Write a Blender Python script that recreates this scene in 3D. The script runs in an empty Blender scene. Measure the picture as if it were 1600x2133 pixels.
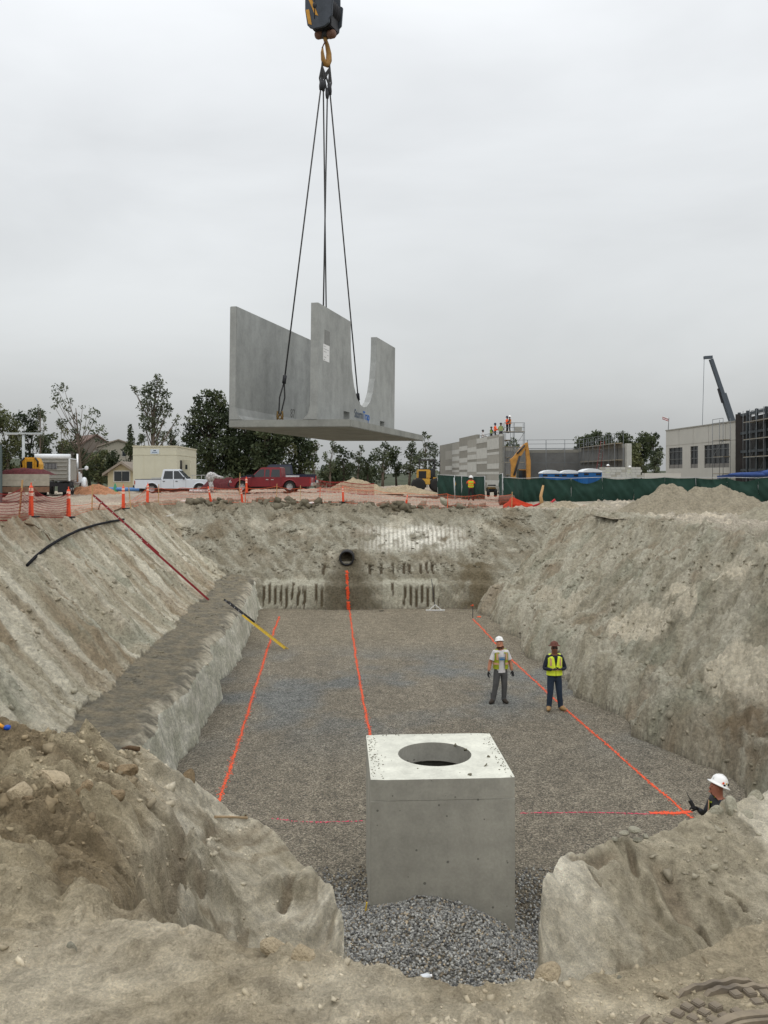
import bpy, bmesh, math, random
import numpy as np
from mathutils import Vector, Matrix, Euler
random.seed(7); RNG = np.random.default_rng(11)
SC = bpy.context.scene; COL = SC.collection
R = math.radians
# ---------------------------------------------------------------- camera, sky, sun, exposure
EYE = 6.6                      # eye height over the pit floor (z = 0)
F, CX, HY = 1780.0, 800.0, 989.0
cam_d = bpy.data.cameras.new('camera'); cam = bpy.data.objects.new('camera', cam_d); COL.objects.link(cam)
cam.location = (0, 0, EYE); cam.rotation_euler = (R(90), 0, 0)
cam_d.sensor_fit = 'VERTICAL'; cam_d.sensor_height = 36.0; cam_d.sensor_width = 27.0
cam_d.lens = F / 2133 * 36; cam_d.shift_y = -(2133 / 2 - HY) / 2133
cam_d.clip_start = 0.05; cam_d.clip_end = 3000
SC.camera = cam
W = bpy.data.worlds.new("World"); SC.world = W; W.use_nodes = True
def setup_world():
    nt = W.node_tree; N = nt.nodes; L = nt.links; N.clear()
    out = N.new('ShaderNodeOutputWorld'); bg = N.new('ShaderNodeBackground'); bg2 = N.new('ShaderNodeBackground'); add = N.new('ShaderNodeAddShader')
    sky = N.new('ShaderNodeTexSky'); sky.sky_type = 'NISHITA'; sky.sun_disc = False
    sky.sun_elevation = R(58); sky.sun_rotation = R(150); sky.air_density = 1.5; sky.dust_density = 5
    hs = N.new('ShaderNodeHueSaturation'); hs.inputs['Saturation'].default_value = 0.25
    L.new(sky.outputs[0], hs.inputs['Color']); L.new(hs.outputs[0], bg.inputs[0]); bg.inputs[1].default_value = 0.05
    # cloud deck: the standard overcast luminance, 1 + 2 sin(elevation), with faint cloud relief
    tc = N.new('ShaderNodeTexCoord'); sp = N.new('ShaderNodeSeparateXYZ'); L.new(tc.outputs['Generated'], sp.inputs[0])
    mx = N.new('ShaderNodeMath'); mx.operation = 'MAXIMUM'; L.new(sp.outputs[2], mx.inputs[0]); mx.inputs[1].default_value = -0.02
    ma = N.new('ShaderNodeMath'); ma.operation = 'MULTIPLY_ADD'; L.new(mx.outputs[0], ma.inputs[0]); ma.inputs[1].default_value = 0.80; ma.inputs[2].default_value = 0.44
    mp = N.new('ShaderNodeMapping'); mp.inputs['Scale'].default_value = (1.1, 1.1, 3.4); L.new(tc.outputs['Generated'], mp.inputs[0])
    n1 = N.new('ShaderNodeTexNoise'); n1.inputs['Scale'].default_value = 1.7; n1.inputs['Detail'].default_value = 5; n1.inputs['Roughness'].default_value = .5
    n1.inputs['Distortion'].default_value = .3
    L.new(mp.outputs[0], n1.inputs['Vector'])
    mr = N.new('ShaderNodeMapRange'); L.new(n1.outputs[0], mr.inputs[0]); mr.inputs[1].default_value = .3; mr.inputs[2].default_value = .7; mr.inputs[3].default_value = .80; mr.inputs[4].default_value = 1.07
    mu = N.new('ShaderNodeMath'); mu.operation = 'MULTIPLY'; L.new(ma.outputs[0], mu.inputs[0]); L.new(mr.outputs[0], mu.inputs[1])
    cr = N.new('ShaderNodeMix'); cr.data_type = 'RGBA'; L.new(mx.outputs[0], cr.inputs[0])
    cr.inputs['A'].default_value = (.955, .99, 1.0, 1); cr.inputs['B'].default_value = (.975, .99, 1.03, 1)
    L.new(cr.outputs['Result'], bg2.inputs[0]); L.new(mu.outputs[0], bg2.inputs[1])
    L.new(bg.outputs[0], add.inputs[0]); L.new(bg2.outputs[0], add.inputs[1]); L.new(add.outputs[0], out.inputs[0])
setup_world()
sl = bpy.data.lights.new('sun', 'SUN'); sl.energy = 0.5; sl.angle = R(35); sl.color = (1, .97, .92)
sun = bpy.data.objects.new('sun', sl); COL.objects.link(sun); sun.rotation_euler = (R(32), 0, R(150 + 180 - 60))
vs = SC.view_settings; vs.view_transform = 'Standard'; vs.look = 'None'; vs.exposure = 0.0; vs.gamma = 1.0; vs.use_curve_mapping = False
SC.cycles.max_bounces = 4; SC.cycles.diffuse_bounces = 3; SC.cycles.transparent_max_bounces = 8

# ---------------------------------------------------------------- helpers
def P(px, py, d): return Vector(((px - CX) / F * d, d, EYE - (py - HY) / F * d))
def s2l(c): return tuple(((v / 255) / 12.92 if v / 255 <= .04045 else ((v / 255 + .055) / 1.055) ** 2.4) for v in c)
MATS = {}
def mat(name, col, rough=.8, var=.12, scale=6.0, bump=0.0, bscale=30.0, metal=0.0, col2=None, spec=.3, detail=6, emit=None, alpha=None):
    """procedural material: base colour wandering between col*(1-var) and col*(1+var) (or towards col2), optional bump"""
    if name in MATS: return MATS[name]
    m = bpy.data.materials.new(name); m.use_nodes = True; MATS[name] = m
    nt = m.node_tree; N = nt.nodes; L = nt.links; b = N['Principled BSDF']
    b.inputs['Roughness'].default_value = rough; b.inputs['Metallic'].default_value = metal
    b.inputs['Specular IOR Level'].default_value = spec
    tc = N.new('ShaderNodeTexCoord')
    n = N.new('ShaderNodeTexNoise'); n.inputs['Scale'].default_value = scale; n.inputs['Detail'].default_value = detail; n.inputs['Roughness'].default_value = .6
    L.new(tc.outputs['Object'], n.inputs['Vector'])
    mx = N.new('ShaderNodeMix'); mx.data_type = 'RGBA'
    mr = N.new('ShaderNodeMapRange'); mr.inputs[1].default_value = .3; mr.inputs[2].default_value = .7; L.new(n.outputs[0], mr.inputs[0]); L.new(mr.outputs[0], mx.inputs[0])
    c1 = tuple(min(1, v * (1 - var)) for v in col); c2 = tuple(min(1, v * (1 + var)) for v in (col2 or col))
    mx.inputs['A'].default_value = (*c1, 1); mx.inputs['B'].default_value = (*c2, 1)
    L.new(mx.outputs['Result'], b.inputs['Base Color'])
    if bump:
        n2 = N.new('ShaderNodeTexNoise'); n2.inputs['Scale'].default_value = bscale; n2.inputs['Detail'].default_value = 5
        L.new(tc.outputs['Object'], n2.inputs['Vector'])
        bp = N.new('ShaderNodeBump'); bp.inputs['Strength'].default_value = 1; bp.inputs['Distance'].default_value = bump
        L.new(n2.outputs[0], bp.inputs['Height']); L.new(bp.outputs[0], b.inputs['Normal'])
    return m
def setp(o, label=None, cat=None, group=None, kind=None):
    if label: o['label'] = label
    if cat: o['category'] = cat
    if group: o['group'] = group
    if kind: o['kind'] = kind
    return o
def np_mesh(name, verts, faces, mats, fmat=None, smooth=False):
    verts = np.asarray(verts, dtype=np.float32).reshape(-1, 3); faces = np.asarray(faces, dtype=np.int32)
    me = bpy.data.meshes.new(name); k = faces.shape[1]
    me.vertices.add(len(verts)); me.vertices.foreach_set('co', verts.ravel())
    me.loops.add(faces.size); me.loops.foreach_set('vertex_index', faces.ravel())
    me.polygons.add(len(faces)); me.polygons.foreach_set('loop_start', np.arange(len(faces), dtype=np.int32) * k)
    if fmat is not None: me.polygons.foreach_set('material_index', np.asarray(fmat, dtype=np.int32))
    if smooth: me.polygons.foreach_set('use_smooth', np.ones(len(faces), dtype=bool))
    me.update(calc_edges=True)
    for m in (mats if isinstance(mats, (list, tuple)) else [mats]): me.materials.append(m)
    return me
def link(name, me, parent=None, loc=None):
    o = bpy.data.objects.new(name, me); COL.objects.link(o)
    if parent is not None: o.parent = parent
    if loc is not None: o.location = loc
    return o
def empty(name, loc, rz, label, cat, group=None):
    o = bpy.data.objects.new(name, None); COL.objects.link(o); o.location = loc; o.rotation_euler = (0, 0, rz)
    o.empty_display_size = .2
    return setp(o, label, cat, group)
def copy_tree(o, parent=None):
    c = o.copy(); COL.objects.link(c); c.parent = parent
    for ch in o.children: copy_tree(ch, c)
    return c
def copy_thing(o, loc, rz=None, label=None, scale=None):
    c = copy_tree(o); c.location = loc
    if rz is not None: c.rotation_euler = (0, 0, rz)
    if scale is not None: c.scale = (scale,) * 3 if not isinstance(scale, tuple) else scale
    if label: c['label'] = label
    return c
class MB:
    """collects simple solids; build() links them as one mesh object"""
    def __init__(s): s.v = []; s.f = []; s.mi = []; s.sm = []; s.cur = 0
    def m(s, i): s.cur = i; return s
    def add(s, vs, fs, sm=False):
        n = len(s.v); s.v += [tuple(v) for v in vs]; s.f += [tuple(i + n for i in f) for f in fs]
        s.mi += [s.cur] * len(fs); s.sm += [sm] * len(fs); return s
    def box(s, x0, x1, y0, y1, z0, z1, T=None):
        vs = [Vector((x, y, z)) for z in (z0, z1) for y in (y0, y1) for x in (x0, x1)]
        if T is not None: vs = [T @ v for v in vs]
        return s.add(vs, [(0, 2, 3, 1), (4, 5, 7, 6), (0, 1, 5, 4), (2, 6, 7, 3), (0, 4, 6, 2), (1, 3, 7, 5)])
    def cbox(s, c, d, T=None): return s.box(c[0]-d[0]/2, c[0]+d[0]/2, c[1]-d[1]/2, c[1]+d[1]/2, c[2]-d[2]/2, c[2]+d[2]/2, T)
    def tube(s, pts, r, n=8, caps=True):
        pts = [Vector(p) for p in pts]; rs = r if isinstance(r, (list, tuple)) else [r] * len(pts)
        vs = []; up = None
        for i, p in enumerate(pts):
            t = (pts[min(i + 1, len(pts) - 1)] - pts[max(i - 1, 0)]).normalized()
            if up is None: up = Vector((0, 0, 1)) if abs(t.z) < .9 else Vector((1, 0, 0))
            a = t.cross(up)
            if a.length < 1e-5: a = t.orthogonal()
            a.normalize(); b = a.cross(t).normalized(); up = b
            for k in range(n):
                w = 2 * math.pi * k / n; vs.append(p + (a * math.cos(w) + b * math.sin(w)) * rs[i])
        fs = [(i*n+k, i*n+(k+1) % n, (i+1)*n+(k+1) % n, (i+1)*n+k) for i in range(len(pts)-1) for k in range(n)]
        s.add(vs, fs, True)
        if caps: s.add([], [])
        if caps:
            m = len(s.v) - len(vs)
            s.f += [tuple(m + k for k in range(n))[::-1], tuple(m + (len(pts)-1)*n + k for k in range(n))]; s.mi += [s.cur]*2; s.sm += [False]*2
        return s
    def bar(s, p0, p1, w, h=None, up=Vector((0, 0, 1))):
        p0 = Vector(p0); p1 = Vector(p1); h = h or w; t = (p1 - p0).normalized()
        if abs(t.dot(up)) > .99: up = Vector((1, 0, 0))
        a = t.cross(up).normalized() * w / 2; b = a.cross(t).normalized() * h / 2
        vs = [p + q for p in (p0, p1) for q in (-a-b, a-b, a+b, -a+b)]
        return s.add(vs, [(0, 3, 2, 1), (4, 5, 6, 7), (0, 1, 5, 4), (1, 2, 6, 5), (2, 3, 7, 6), (3, 0, 4, 7)])
    def prism(s, poly, a0, a1, T=None):
        """poly in (x, z), extruded along y from a0 to a1"""
        n = len(poly); vs = [Vector((p[0], a0, p[1])) for p in poly] + [Vector((p[0], a1, p[1])) for p in poly]
        if T is not None: vs = [T @ v for v in vs]
        return s.add(vs, [tuple(range(n)), tuple(range(2*n-1, n-1, -1))] + [(i, i+n, (i+1) % n+n, (i+1) % n) for i in range(n)])
    def lathe(s, prof, n=16, c=(0, 0, 0), T=None, ax='z'):
        vs = []
        for r, z in prof:
            for k in range(n):
                w = 2*math.pi*k/n; q = (r*math.cos(w), r*math.sin(w), z)
                if ax == 'y': q = (q[0], q[2], q[1])
                if ax == 'x': q = (q[2], q[0], q[1])
                q = Vector(q) + Vector(c); vs.append(T @ q if T is not None else q)
        return s.add(vs, [(i*n+k, i*n+(k+1) % n, (i+1)*n+(k+1) % n, (i+1)*n+k) for i in range(len(prof)-1) for k in range(n)], True)
    def ell(s, c, r, n=12, m=8, T=None):
        prof = [(math.sin(math.pi*j/m), -math.cos(math.pi*j/m)) for j in range(m+1)]
        vs = []
        for pr, pz in prof:
            for k in range(n):
                w = 2*math.pi*k/n; q = Vector((c[0]+r[0]*pr*math.cos(w), c[1]+r[1]*pr*math.sin(w), c[2]+r[2]*pz)); vs.append(T @ q if T is not None else q)
        return s.add(vs, [(i*n+k, i*n+(k+1) % n, (i+1)*n+(k+1) % n, (i+1)*n+k) for i in range(m) for k in range(n)], True)
    def mesh(s, name, mats, bevel=0.0):
        me = bpy.data.meshes.new(name); me.from_pydata(s.v, [], s.f)
        me.polygons.foreach_set('material_index', s.mi); me.polygons.foreach_set('use_smooth', s.sm)
        for m_ in (mats if isinstance(mats, (list, tuple)) else [mats]): me.materials.append(m_)
        bm = bmesh.new(); bm.from_mesh(me)
        bmesh.ops.remove_doubles(bm, verts=bm.verts, dist=1e-5)
        bmesh.ops.recalc_face_normals(bm, faces=bm.faces)
        if bevel: bmesh.ops.bevel(bm, geom=[e for e in bm.edges if len(e.link_faces) == 2 and e.calc_face_angle() > .6], offset=bevel, segments=2, affect='EDGES', clamp_overlap=True)
        bm.to_mesh(me); bm.free(); me.update(); return me
    def build(s, name, mats, parent=None, loc=None, bevel=0.0): return link(name, s.mesh(name, mats, bevel), parent, loc)

# ---- vectorised gradient noise
_perm = np.random.default_rng(5).permutation(256); _perm = np.concatenate([_perm, _perm]); _ga = np.random.default_rng(6).uniform(0, 2*np.pi, 256)
_gx, _gy = np.cos(_ga), np.sin(_ga)
def pn(x, y):
    xi = np.floor(x).astype(int); yi = np.floor(y).astype(int); xf = x - xi; yf = y - yi; xi &= 255; yi &= 255
    u = xf*xf*xf*(xf*(xf*6-15)+10); v = yf*yf*yf*(yf*(yf*6-15)+10)
    def g(ix, iy, dx, dy):
        h = _perm[(_perm[ix & 255] + iy) & 255]; return _gx[h]*dx + _gy[h]*dy
    a = g(xi, yi, xf, yf); b = g(xi+1, yi, xf-1, yf); c = g(xi, yi+1, xf, yf-1); d = g(xi+1, yi+1, xf-1, yf-1)
    return (a + u*(b-a)) * (1-v) + (c + u*(d-c)) * v
def fbm(x, y, o=5, g=.5, lac=2.03):
    r = 0; a = 1.0; s = 0
    for i in range(o): r = r + a*pn(x + i*17.3, y - i*9.1); s += a; a *= g; x = x*lac; y = y*lac
    return r / s * 1.5
def ridged(x, y, o=4, g=.55):
    r = 0; a = 1.0; s = 0
    for i in range(o): r = r + a*(1-2*np.abs(pn(x + i*7.7, y + i*3.3))); s += a; a *= g; x = x*2.1; y = y*2.1
    return r / s
def sst(x, a, b): t = np.clip((x-a)/(b-a), 0, 1); return t*t*(3-2*t)
# ---------------------------------------------------------------- terrain
ip = np.interp
GY = [0, 10, 25, 36, 48, 57, 68, 85, 120, 200, 2000]
GT = {-60: [5.1, 5.1, 5.3, 5.2, 5.1, 5.1, 5.0, 4.8, 4.0, 1.0, 1.0], -15: [5.05, 5.1, 5.33, 5.12, 5.02, 5.2, 5.12, 5.0, 4.2, 1.0, 1.0], -5: [5.0, 5.0, 5.1, 5.1, 4.97, 5.42, 5.2, 5.2, 4.8, 3.5, 3.0],
      3: [5.0, 4.9, 4.8, 4.75, 4.72, 4.8, 4.66, 5.2, 5.0, 4.2, 3.5], 10: [5.0, 4.8, 4.62, 4.6, 4.6, 4.62, 4.6, 4.7, 4.6, 4.5, 4.0], 60: [4.9, 4.8, 4.65, 4.6, 4.6, 4.6, 4.6, 4.6, 4.6, 4.5, 4.0]}
_gx0 = sorted(GT)
def ground0(X, Y):
    X = np.asarray(X, float); Y = np.asarray(Y, float)
    cols = [ip(Y, GY, GT[k]) for k in _gx0]; r = np.zeros(np.broadcast(X, Y).shape) + cols[0]
    for i in range(len(_gx0)-1):
        t = np.clip((X-_gx0[i])/(_gx0[i+1]-_gx0[i]), 0, 1); r = np.where(X >= _gx0[i], cols[i]*(1-t)+cols[i+1]*t, r)
    return r
def XLF(Y): return ip(Y, [8, 15, 19.2, 24, 34.4, 41.8, 60], [-3.9, -4.35, -4.55, -4.85, -5.45, -6.0, -7.4])
def XRF(Y): return ip(Y, [8, 14, 18, 20, 23, 28.6, 36.6, 42, 60], [8.2, 7.8, 7.35, 6.95, 6.2, 5.55, 5.05, 4.75, 3.5])
# near spurs: photograph column -> (lip depth, crest depth, crest height)
_SX = [-900, -400, -200, 0, 120, 200, 340, 470, 570, 625, 690, 716, 730, 850, 1000, 1100, 1113, 1122, 1130, 1180, 1300, 1440, 1510, 1600, 1800, 2400]
_LY = [1700, 1720, 1760, 1780, 1830, 1860, 1920, 1950, 1962, 1975, 1990, 2005, 2012, 2042, 2058, 2060, 2058, 2052, 2050, 2045, 2022, 1985, 1960, 1930, 1880, 1800]
_SY = [1400, 1420, 1450, 1482, 1490, 1520, 1602, 1690, 1735, 1800, 1865, 1925, 2012, 2042, 2058, 2060, 2058, 1930, 1850, 1783, 1762, 1710, 1668, 1650, 1630, 1600]
_SD = [9, 7, 6.4, 6.2, 6.4, 6.8, 7.1, 7.3, 7.2, 7.0, 6.6, 6.2, 2.86, 2.74, 2.70, 2.69, 2.70, 6.0, 6.5, 7.0, 7.5, 8.0, 8.3, 8.5, 9, 10]
_SA = [(x-CX)/F for x in _SX]
def near_h(X, Y):
    a = X/np.maximum(Y, .3)
    ly = ip(a, _SA, _LY); sy = ip(a, _SA, _SY); ds = ip(a, _SA, _SD); dl = 1.6*F/(ly-HY)
    zs = EYE-(sy-HY)/F*ds; t = np.clip((Y-dl)/np.maximum(ds-dl, .02), 0, 1)
    wf = sst(a, -.37, -.13)*((ds-dl) > 1.0)
    face = zs-(ds-Y)*ip(a, [-.3, -.1, .17, .3, .45], [.12, .40, .42, .34, .30])-np.clip(ds-Y-1.2, 0, 9)*ip(a, [-.3, -.12], [.0, .5])
    fall = 5.0-(Y-dl)*1.35
    z = (5.0*(1-t)+zs*t)*(1-wf) + np.maximum(face, fall)*wf
    z = np.where(Y > ds, zs-(Y-ds)*ip(a, [-.45, -.3, -.05, .17, .2, .4], [1.0, 1.3, 1.15, 1.15, 1.6, 1.2]), z)
    return np.where(Y < dl, 5.0, z), t
def pit_parts(X, Y):
    w1 = fbm(X*.35+3, Y*.35, 3)*.25
    w2 = fbm(X*.9, Y*.9+9, 4)*.16
    # left: floor wall, gravelled bench, raked slope
    e = XLF(Y)-X + w1*.6 + fbm(Y*.5+3, X*.5, 3)*.30
    wallL = ip(e, [-9, 0, .28, .5, 2.0, 3.0, 7.0, 12], [-9, -.05, 1.18, 1.33, 1.47, 2.0, 5.6, 10.0])
    nb = fbm(Y*.55+4, 7, 2)*.4
    wallL = np.where(e > 2.0, ip(e+nb*sst(e, 1.9, 3), [2.0, 2.35, 7.0, 14], [1.47, 1.62, 5.68, 11.8]), wallL)
    # right: lumpy wall, narrow bench, long slope
    g = X-XRF(Y) + w1*1.1 + w2*1.3 + fbm(Y*.45+8, X*.15, 6)*.75
    hR = ip(Y, [14, 18, 24, 42], [1.3, 1.22, 1.15, 1.15])
    k = ip(Y, [15, 25, 40, 48], [.74, .72, .62, .74])
    wallR = ip(g, [-9, 0, .25, .6, 1.0, 1.6, 30], [-6, -.05, .42, .85, 1.0, 1.07, 1.07])*hR
    wallR = np.where(g > 1.45, wallR + (g-1.45)*k*1.07, wallR) + sst(g, .1, .8)*fbm(X*.7+11, Y*.5, 4)*.34 + sst(g, .1, .5)*sst(g, 1.6, .9)*np.clip(fbm(X*1.1, Y*.8+30, 4), 0, 1)*.5
    # far: bucket-cut face, ledge, slope
    yf = 41.8 + w1*.5 + .25*np.sin(X*.8)
    q = Y-yf
    wallF = ip(q, [-9, 0, .28, .95, 1.15, 1.6, 5.9, 12], [-9, -.05, 1.15, 1.3, 1.7, 1.85, 5.0, 9.5])
    wallF += sst(q, 1, 2)*fbm(X*.5, Y*.9+5, 4)*.22
    # dirt cone under the pipe
    cone = 1.95 - .95*np.hypot((X+1.82)/1.0, (Y-44.1)*.95)
    cone = np.where(Y > 44.2, 2.0-abs(X+1.82)*1.1, cone)
    wallF = np.maximum(wallF, np.minimum(cone, wallF+.9))
    return wallL, wallR, wallF, e, g, q
def height(X, Y, full=False):
    L_, R_, F_, e, g, q = pit_parts(X, Y)
    N_, tn = near_h(X, Y)
    G = ground0(X, Y)
    # smooth maximum of the walls keeps the corners rounded
    k = 5.0; st = np.stack([L_, R_, F_, N_*1.0]); st = np.clip(st, -1, 9)
    pit = np.log(np.exp(k*st[:3]).sum(0))/k - .0
    pit = np.maximum(pit, N_)
    z = np.minimum(G, pit); up = np.clip((G-pit)/.5, -1, 1)
    if not full: return z
    return z, dict(L=L_, R=R_, F=F_, N=N_, G=G, e=e, g=g, q=q, pit=pit, tn=tn)

def hitH(px, py, y0=2.3, y1=60):
    y = np.arange(y0, y1, .02); p = np.stack([(px-CX)/F*y, EYE-(py-HY)/F*y]); h = height(p[0], y); i = int(np.argmax(p[1] <= h)); return float(p[0][i]), float(y[i])
# gouges and joints in the two spurs, and scraped pale strips on the right slope, as ground positions
GOUGE = [((238, 1892), (388, 1718), .055, .10), ((345, 1882), (378, 1800), .04, .06), ((408, 1872), (447, 1818), .035, .09), ((380, 1972), (418, 1922), .018, .06), ((448, 1968), (508, 1893), .03, .09), ((583, 1925), (612, 1838), .03, .07), ((655, 1952), (684, 1850), .016, .07), ((350, 1750), (470, 1715), .02, .04),
         ((1224, 1823), (1256, 1868), .016, .07), ((1452, 1900), (1482, 1958), .018, .07), ((1292, 1980), (1320, 2032), .014, .06), ((1312, 1775), (1326, 1832), .03, .07), ((1370, 1795), (1450, 1950), .10, .07), ((1510, 1850), (1560, 1905), .02, .08), ((1180, 1800), (1290, 1795), .03, .04)]
STRIP = [((1275, 1305), (1372, 1318), .55, .9), ((1330, 1285), (1440, 1262), .45, .8), ((1405, 1240), (1548, 1200), .35, .9), ((1520, 1390), (1640, 1440), .9, .9), ((1500, 1180), (1600, 1165), .3, .6), ((1130, 1235), (1190, 1270), .5, .5), ((1400, 1520), (1500, 1560), .2, .3)]
def seg_d(X, Y, a, b):
    ax, ay = a; bx, by = b; dx, dy = bx-ax, by-ay; t = np.clip(((X-ax)*dx+(Y-ay)*dy)/(dx*dx+dy*dy), 0, 1); return np.hypot(X-ax-t*dx, Y-ay-t*dy), t
def build_terrain():
    rows = np.concatenate([np.arange(1.0, 2.3, .05), np.arange(2.3, 4.2, .0085), np.arange(4.2, 9.2, .0145), np.arange(9.2, 20, .06), np.arange(20, 41.5, .085),
                           np.arange(41.5, 49.5, .045), np.arange(49.5, 95, .4), 95*1.08**np.arange(1, 38)])
    ca = np.concatenate([-np.linspace(1.5, .475, 26), np.linspace(-.47, .47, 570), np.linspace(.475, 1.5, 26)])
    A, Y = np.meshgrid(ca, rows); X = A*Y
    z, d = height(X, Y, True)
    G = d['G']; onfloor = (z < .02)
    topness = sst(z-G, -.35, -.02)            # 1 on the upper ground
    isN = (d['N'] >= np.maximum(np.maximum(d['L'], d['R']), d['F'])-.02) & (Y < 12)
    isL = (d['L'] >= np.maximum(d['R'], d['F'])) & ~isN & (z > .02)
    isR = (d['R'] >= np.maximum(d['L'], d['F'])) & ~isN & (z > .02)
    isF = ~isL & ~isR & ~isN & (z > .02)
    e, g, q = d['e'], d['g'], d['q']
    n_a = fbm(X*.6, Y*.6, 5); n_b = fbm(X*2.3+31+z*1.9, Y*2.3-z*1.5, 5); n_c = fbm(X*9+5+z*7, Y*9-z*6, 4); n_d = ridged(X*1.3, Y*1.3+40, 4)
    disp = np.zeros_like(z)
    def bil(f, o): return np.abs(pn((X+.8*z)*f+o+n_b*.3, (Y-.65*z)*f*1.1-o))
    # left slope: teeth rakes running down the slope, slightly skewed
    sk = Y + (X+9)*.30
    rake = fbm(sk*3.1, X*.12, 3)*.09 + np.abs(pn(sk*5.5, X*.10))*.09*sst(pn(X*.4, Y*.25+3), -.25, .2) + fbm(X*1.3, sk*4.5, 5)*.13
    lump = np.clip(fbm(X*2.0+9, Y*2.0, 5)-.12, 0, 1)*.55
    sl = isL & (e > 2.0)
    disp += np.where(sl, rake + lump*.7*sst(topness*-1, -1, -.2), 0)
    be = isL & (e <= 2.0) & (e > .3)
    disp += np.where(isL & (e <= 2.0), (n_b*.05+n_c*.02)*sst(e, .15, .5), 0)
    disp += np.where(isL & (e <= .6), fbm(Y*1.1, z*1.3, 5)*.03*sst(e, .0, .12)*sst(e, .6, .3), 0)
    crust = np.clip(ridged(X*2.7+3, Y*2.7, 5)-.35, 0, 1)
    disp += np.where(isR, n_b*.18 + np.clip(n_d-.2, 0, 1)*.10 + crust*.10 + n_c*.05 - .45*np.exp(-((Y-18.6)/1.6)**2-((g-.6)/.5)**2)*(.6+n_b), 0)
    disp += np.where(isR, (bil(2.1, 3)*.20+bil(5.3, 7)*.10+bil(12, 1)*.04-.05)*(.5+sst(fbm(X*.4, Y*.4+20, 3), -.2, .2)), 0)
    disp += np.where(isF, (bil(2.6, 3)*.14+bil(6.3, 7)*.08-.03), 0)
    disp += np.where(sl, (bil(4.5, 3)*.06+bil(11, 7)*.03), 0)
    sr = Y-.35*X; disp += np.where(isR & (g > 1.3), fbm(sr*3.6, X*.35, 4)*.15 + fbm(sr*9, X*1.2, 3)*.05, 0)
    # clods rolling down the right slope in diagonal streaks
    disp += np.where(isR & (g > 1), fbm((X*1.0-Y*.5)*2.2, (X+Y)*.55, 4)*.20, 0)
    disp += np.where(isF, (n_b*.10 + crust*.07)*sst(fbm(X*.35+3, Y*.5, 3), -.25, .2)*1.4 + n_c*.06, 0)
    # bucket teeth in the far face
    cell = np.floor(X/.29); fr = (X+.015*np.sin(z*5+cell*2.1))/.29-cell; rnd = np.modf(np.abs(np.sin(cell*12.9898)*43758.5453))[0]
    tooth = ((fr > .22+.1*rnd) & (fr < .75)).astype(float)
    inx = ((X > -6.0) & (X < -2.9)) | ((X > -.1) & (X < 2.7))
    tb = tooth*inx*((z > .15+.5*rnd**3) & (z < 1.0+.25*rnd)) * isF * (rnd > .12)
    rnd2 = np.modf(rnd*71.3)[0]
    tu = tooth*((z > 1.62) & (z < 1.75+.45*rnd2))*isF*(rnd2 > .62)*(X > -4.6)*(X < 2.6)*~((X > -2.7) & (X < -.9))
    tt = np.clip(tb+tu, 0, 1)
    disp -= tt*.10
    # near ground and spurs
    mound = sst(-(X/np.maximum(Y, 1)), .22, .34)*isN          # broken ground of the left mound
    blocks = fbm((X+.8*z)*1.6+fbm(X*3, Y*3, 2)*.3, (Y-.6*z)*1.3+60, 5)
    terr = np.floor(blocks*6)/6*.42 + np.clip(ridged(X*1.1+5, Y*1.0+2, 3)-.15, 0, 1)*-.18
    amp = sst(Y, 2.2, 4.5)
    clod = bil(1.7, 3.3)*.46+bil(3.6, 8.1)*.26+bil(8, 1.7)*.10+bil(19, 5.1)*.035-.22
    disp += np.where(isN, mound*(clod*amp + terr*amp*.35) , 0)
    spur = isN*(1-mound)*sst(d['tn'], .02, .12)*(ip(A, _SA, _SD) > 4.5)
    # long curved gouges left by the bucket on the spurs
    gl = (X-.77*Y)*2.3 + fbm(X*.9, Y*.9, 3)*.9
    fg = gl-np.floor(gl); gouge = (np.clip(fg, 0, .75)-.75*sst(fg, .75, .86))*.20*sst(fbm(X*1.2+20, Y*1.2, 3), -.2, .15)
    gr = (X*.9+Y*.5)*1.25 + fbm(X*.8+9, Y*.8, 3)*.8
    fr2 = gr-np.floor(gr); gouge2 = -(np.clip(fr2, 0, .8)-.8*sst(fr2, .8, .87))*.16*sst(fbm(X*1.1+50, Y*.9, 3), -.1, .2)
    disp += spur*1.0*np.where(X < .2, gouge, gouge2)*(.25+.75*sst(1-d['tn'], .0, .10)) + spur*(fbm(X*1.3+2, Y*1.3, 3)*.13+bil(2.1, 4.4)*.12+bil(5.5, 2.2)*.045+bil(14, 6.1)*.016+n_c*.02)
    wx = X+.02*fbm(X*5, Y*5, 3); wy = Y+.02*fbm(X*5+9, Y*5, 3)
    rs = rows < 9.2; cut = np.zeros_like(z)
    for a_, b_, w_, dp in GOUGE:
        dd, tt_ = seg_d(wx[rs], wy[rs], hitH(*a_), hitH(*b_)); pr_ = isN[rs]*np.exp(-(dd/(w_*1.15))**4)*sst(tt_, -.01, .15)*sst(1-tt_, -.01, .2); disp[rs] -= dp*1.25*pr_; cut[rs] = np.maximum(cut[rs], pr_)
    disp += np.where(isN, (1-spur)*(1-mound)*(fbm(X*2.2, Y*2.2, 6)*.085 + bil(5, 1.1)*.05+bil(12, 3.7)*.03+bil(31, 9.7)*.014), 0)
    rubble = np.clip(fbm(X*11, Y*11, 4)-.15, 0, 1)
    disp += np.where(isN & (Y < 3.4), rubble*.05, 0)
    # clods heaped along the rim
    rim = np.exp(-((d['pit']-G)/.55)**2)*(Y > 14)
    disp += rim*(np.clip(fbm(X*1.6+77, Y*1.6, 5), -.1, 1)*.42*np.where((Y > 44) & (X < 4), 1.1, .35))
    top = topness*(Y > 14)*(1-rim)
    disp += top*(n_a*.05 + n_b*.03)*(Y < 100)
    disp *= np.where(onfloor, 0, 1)
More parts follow.
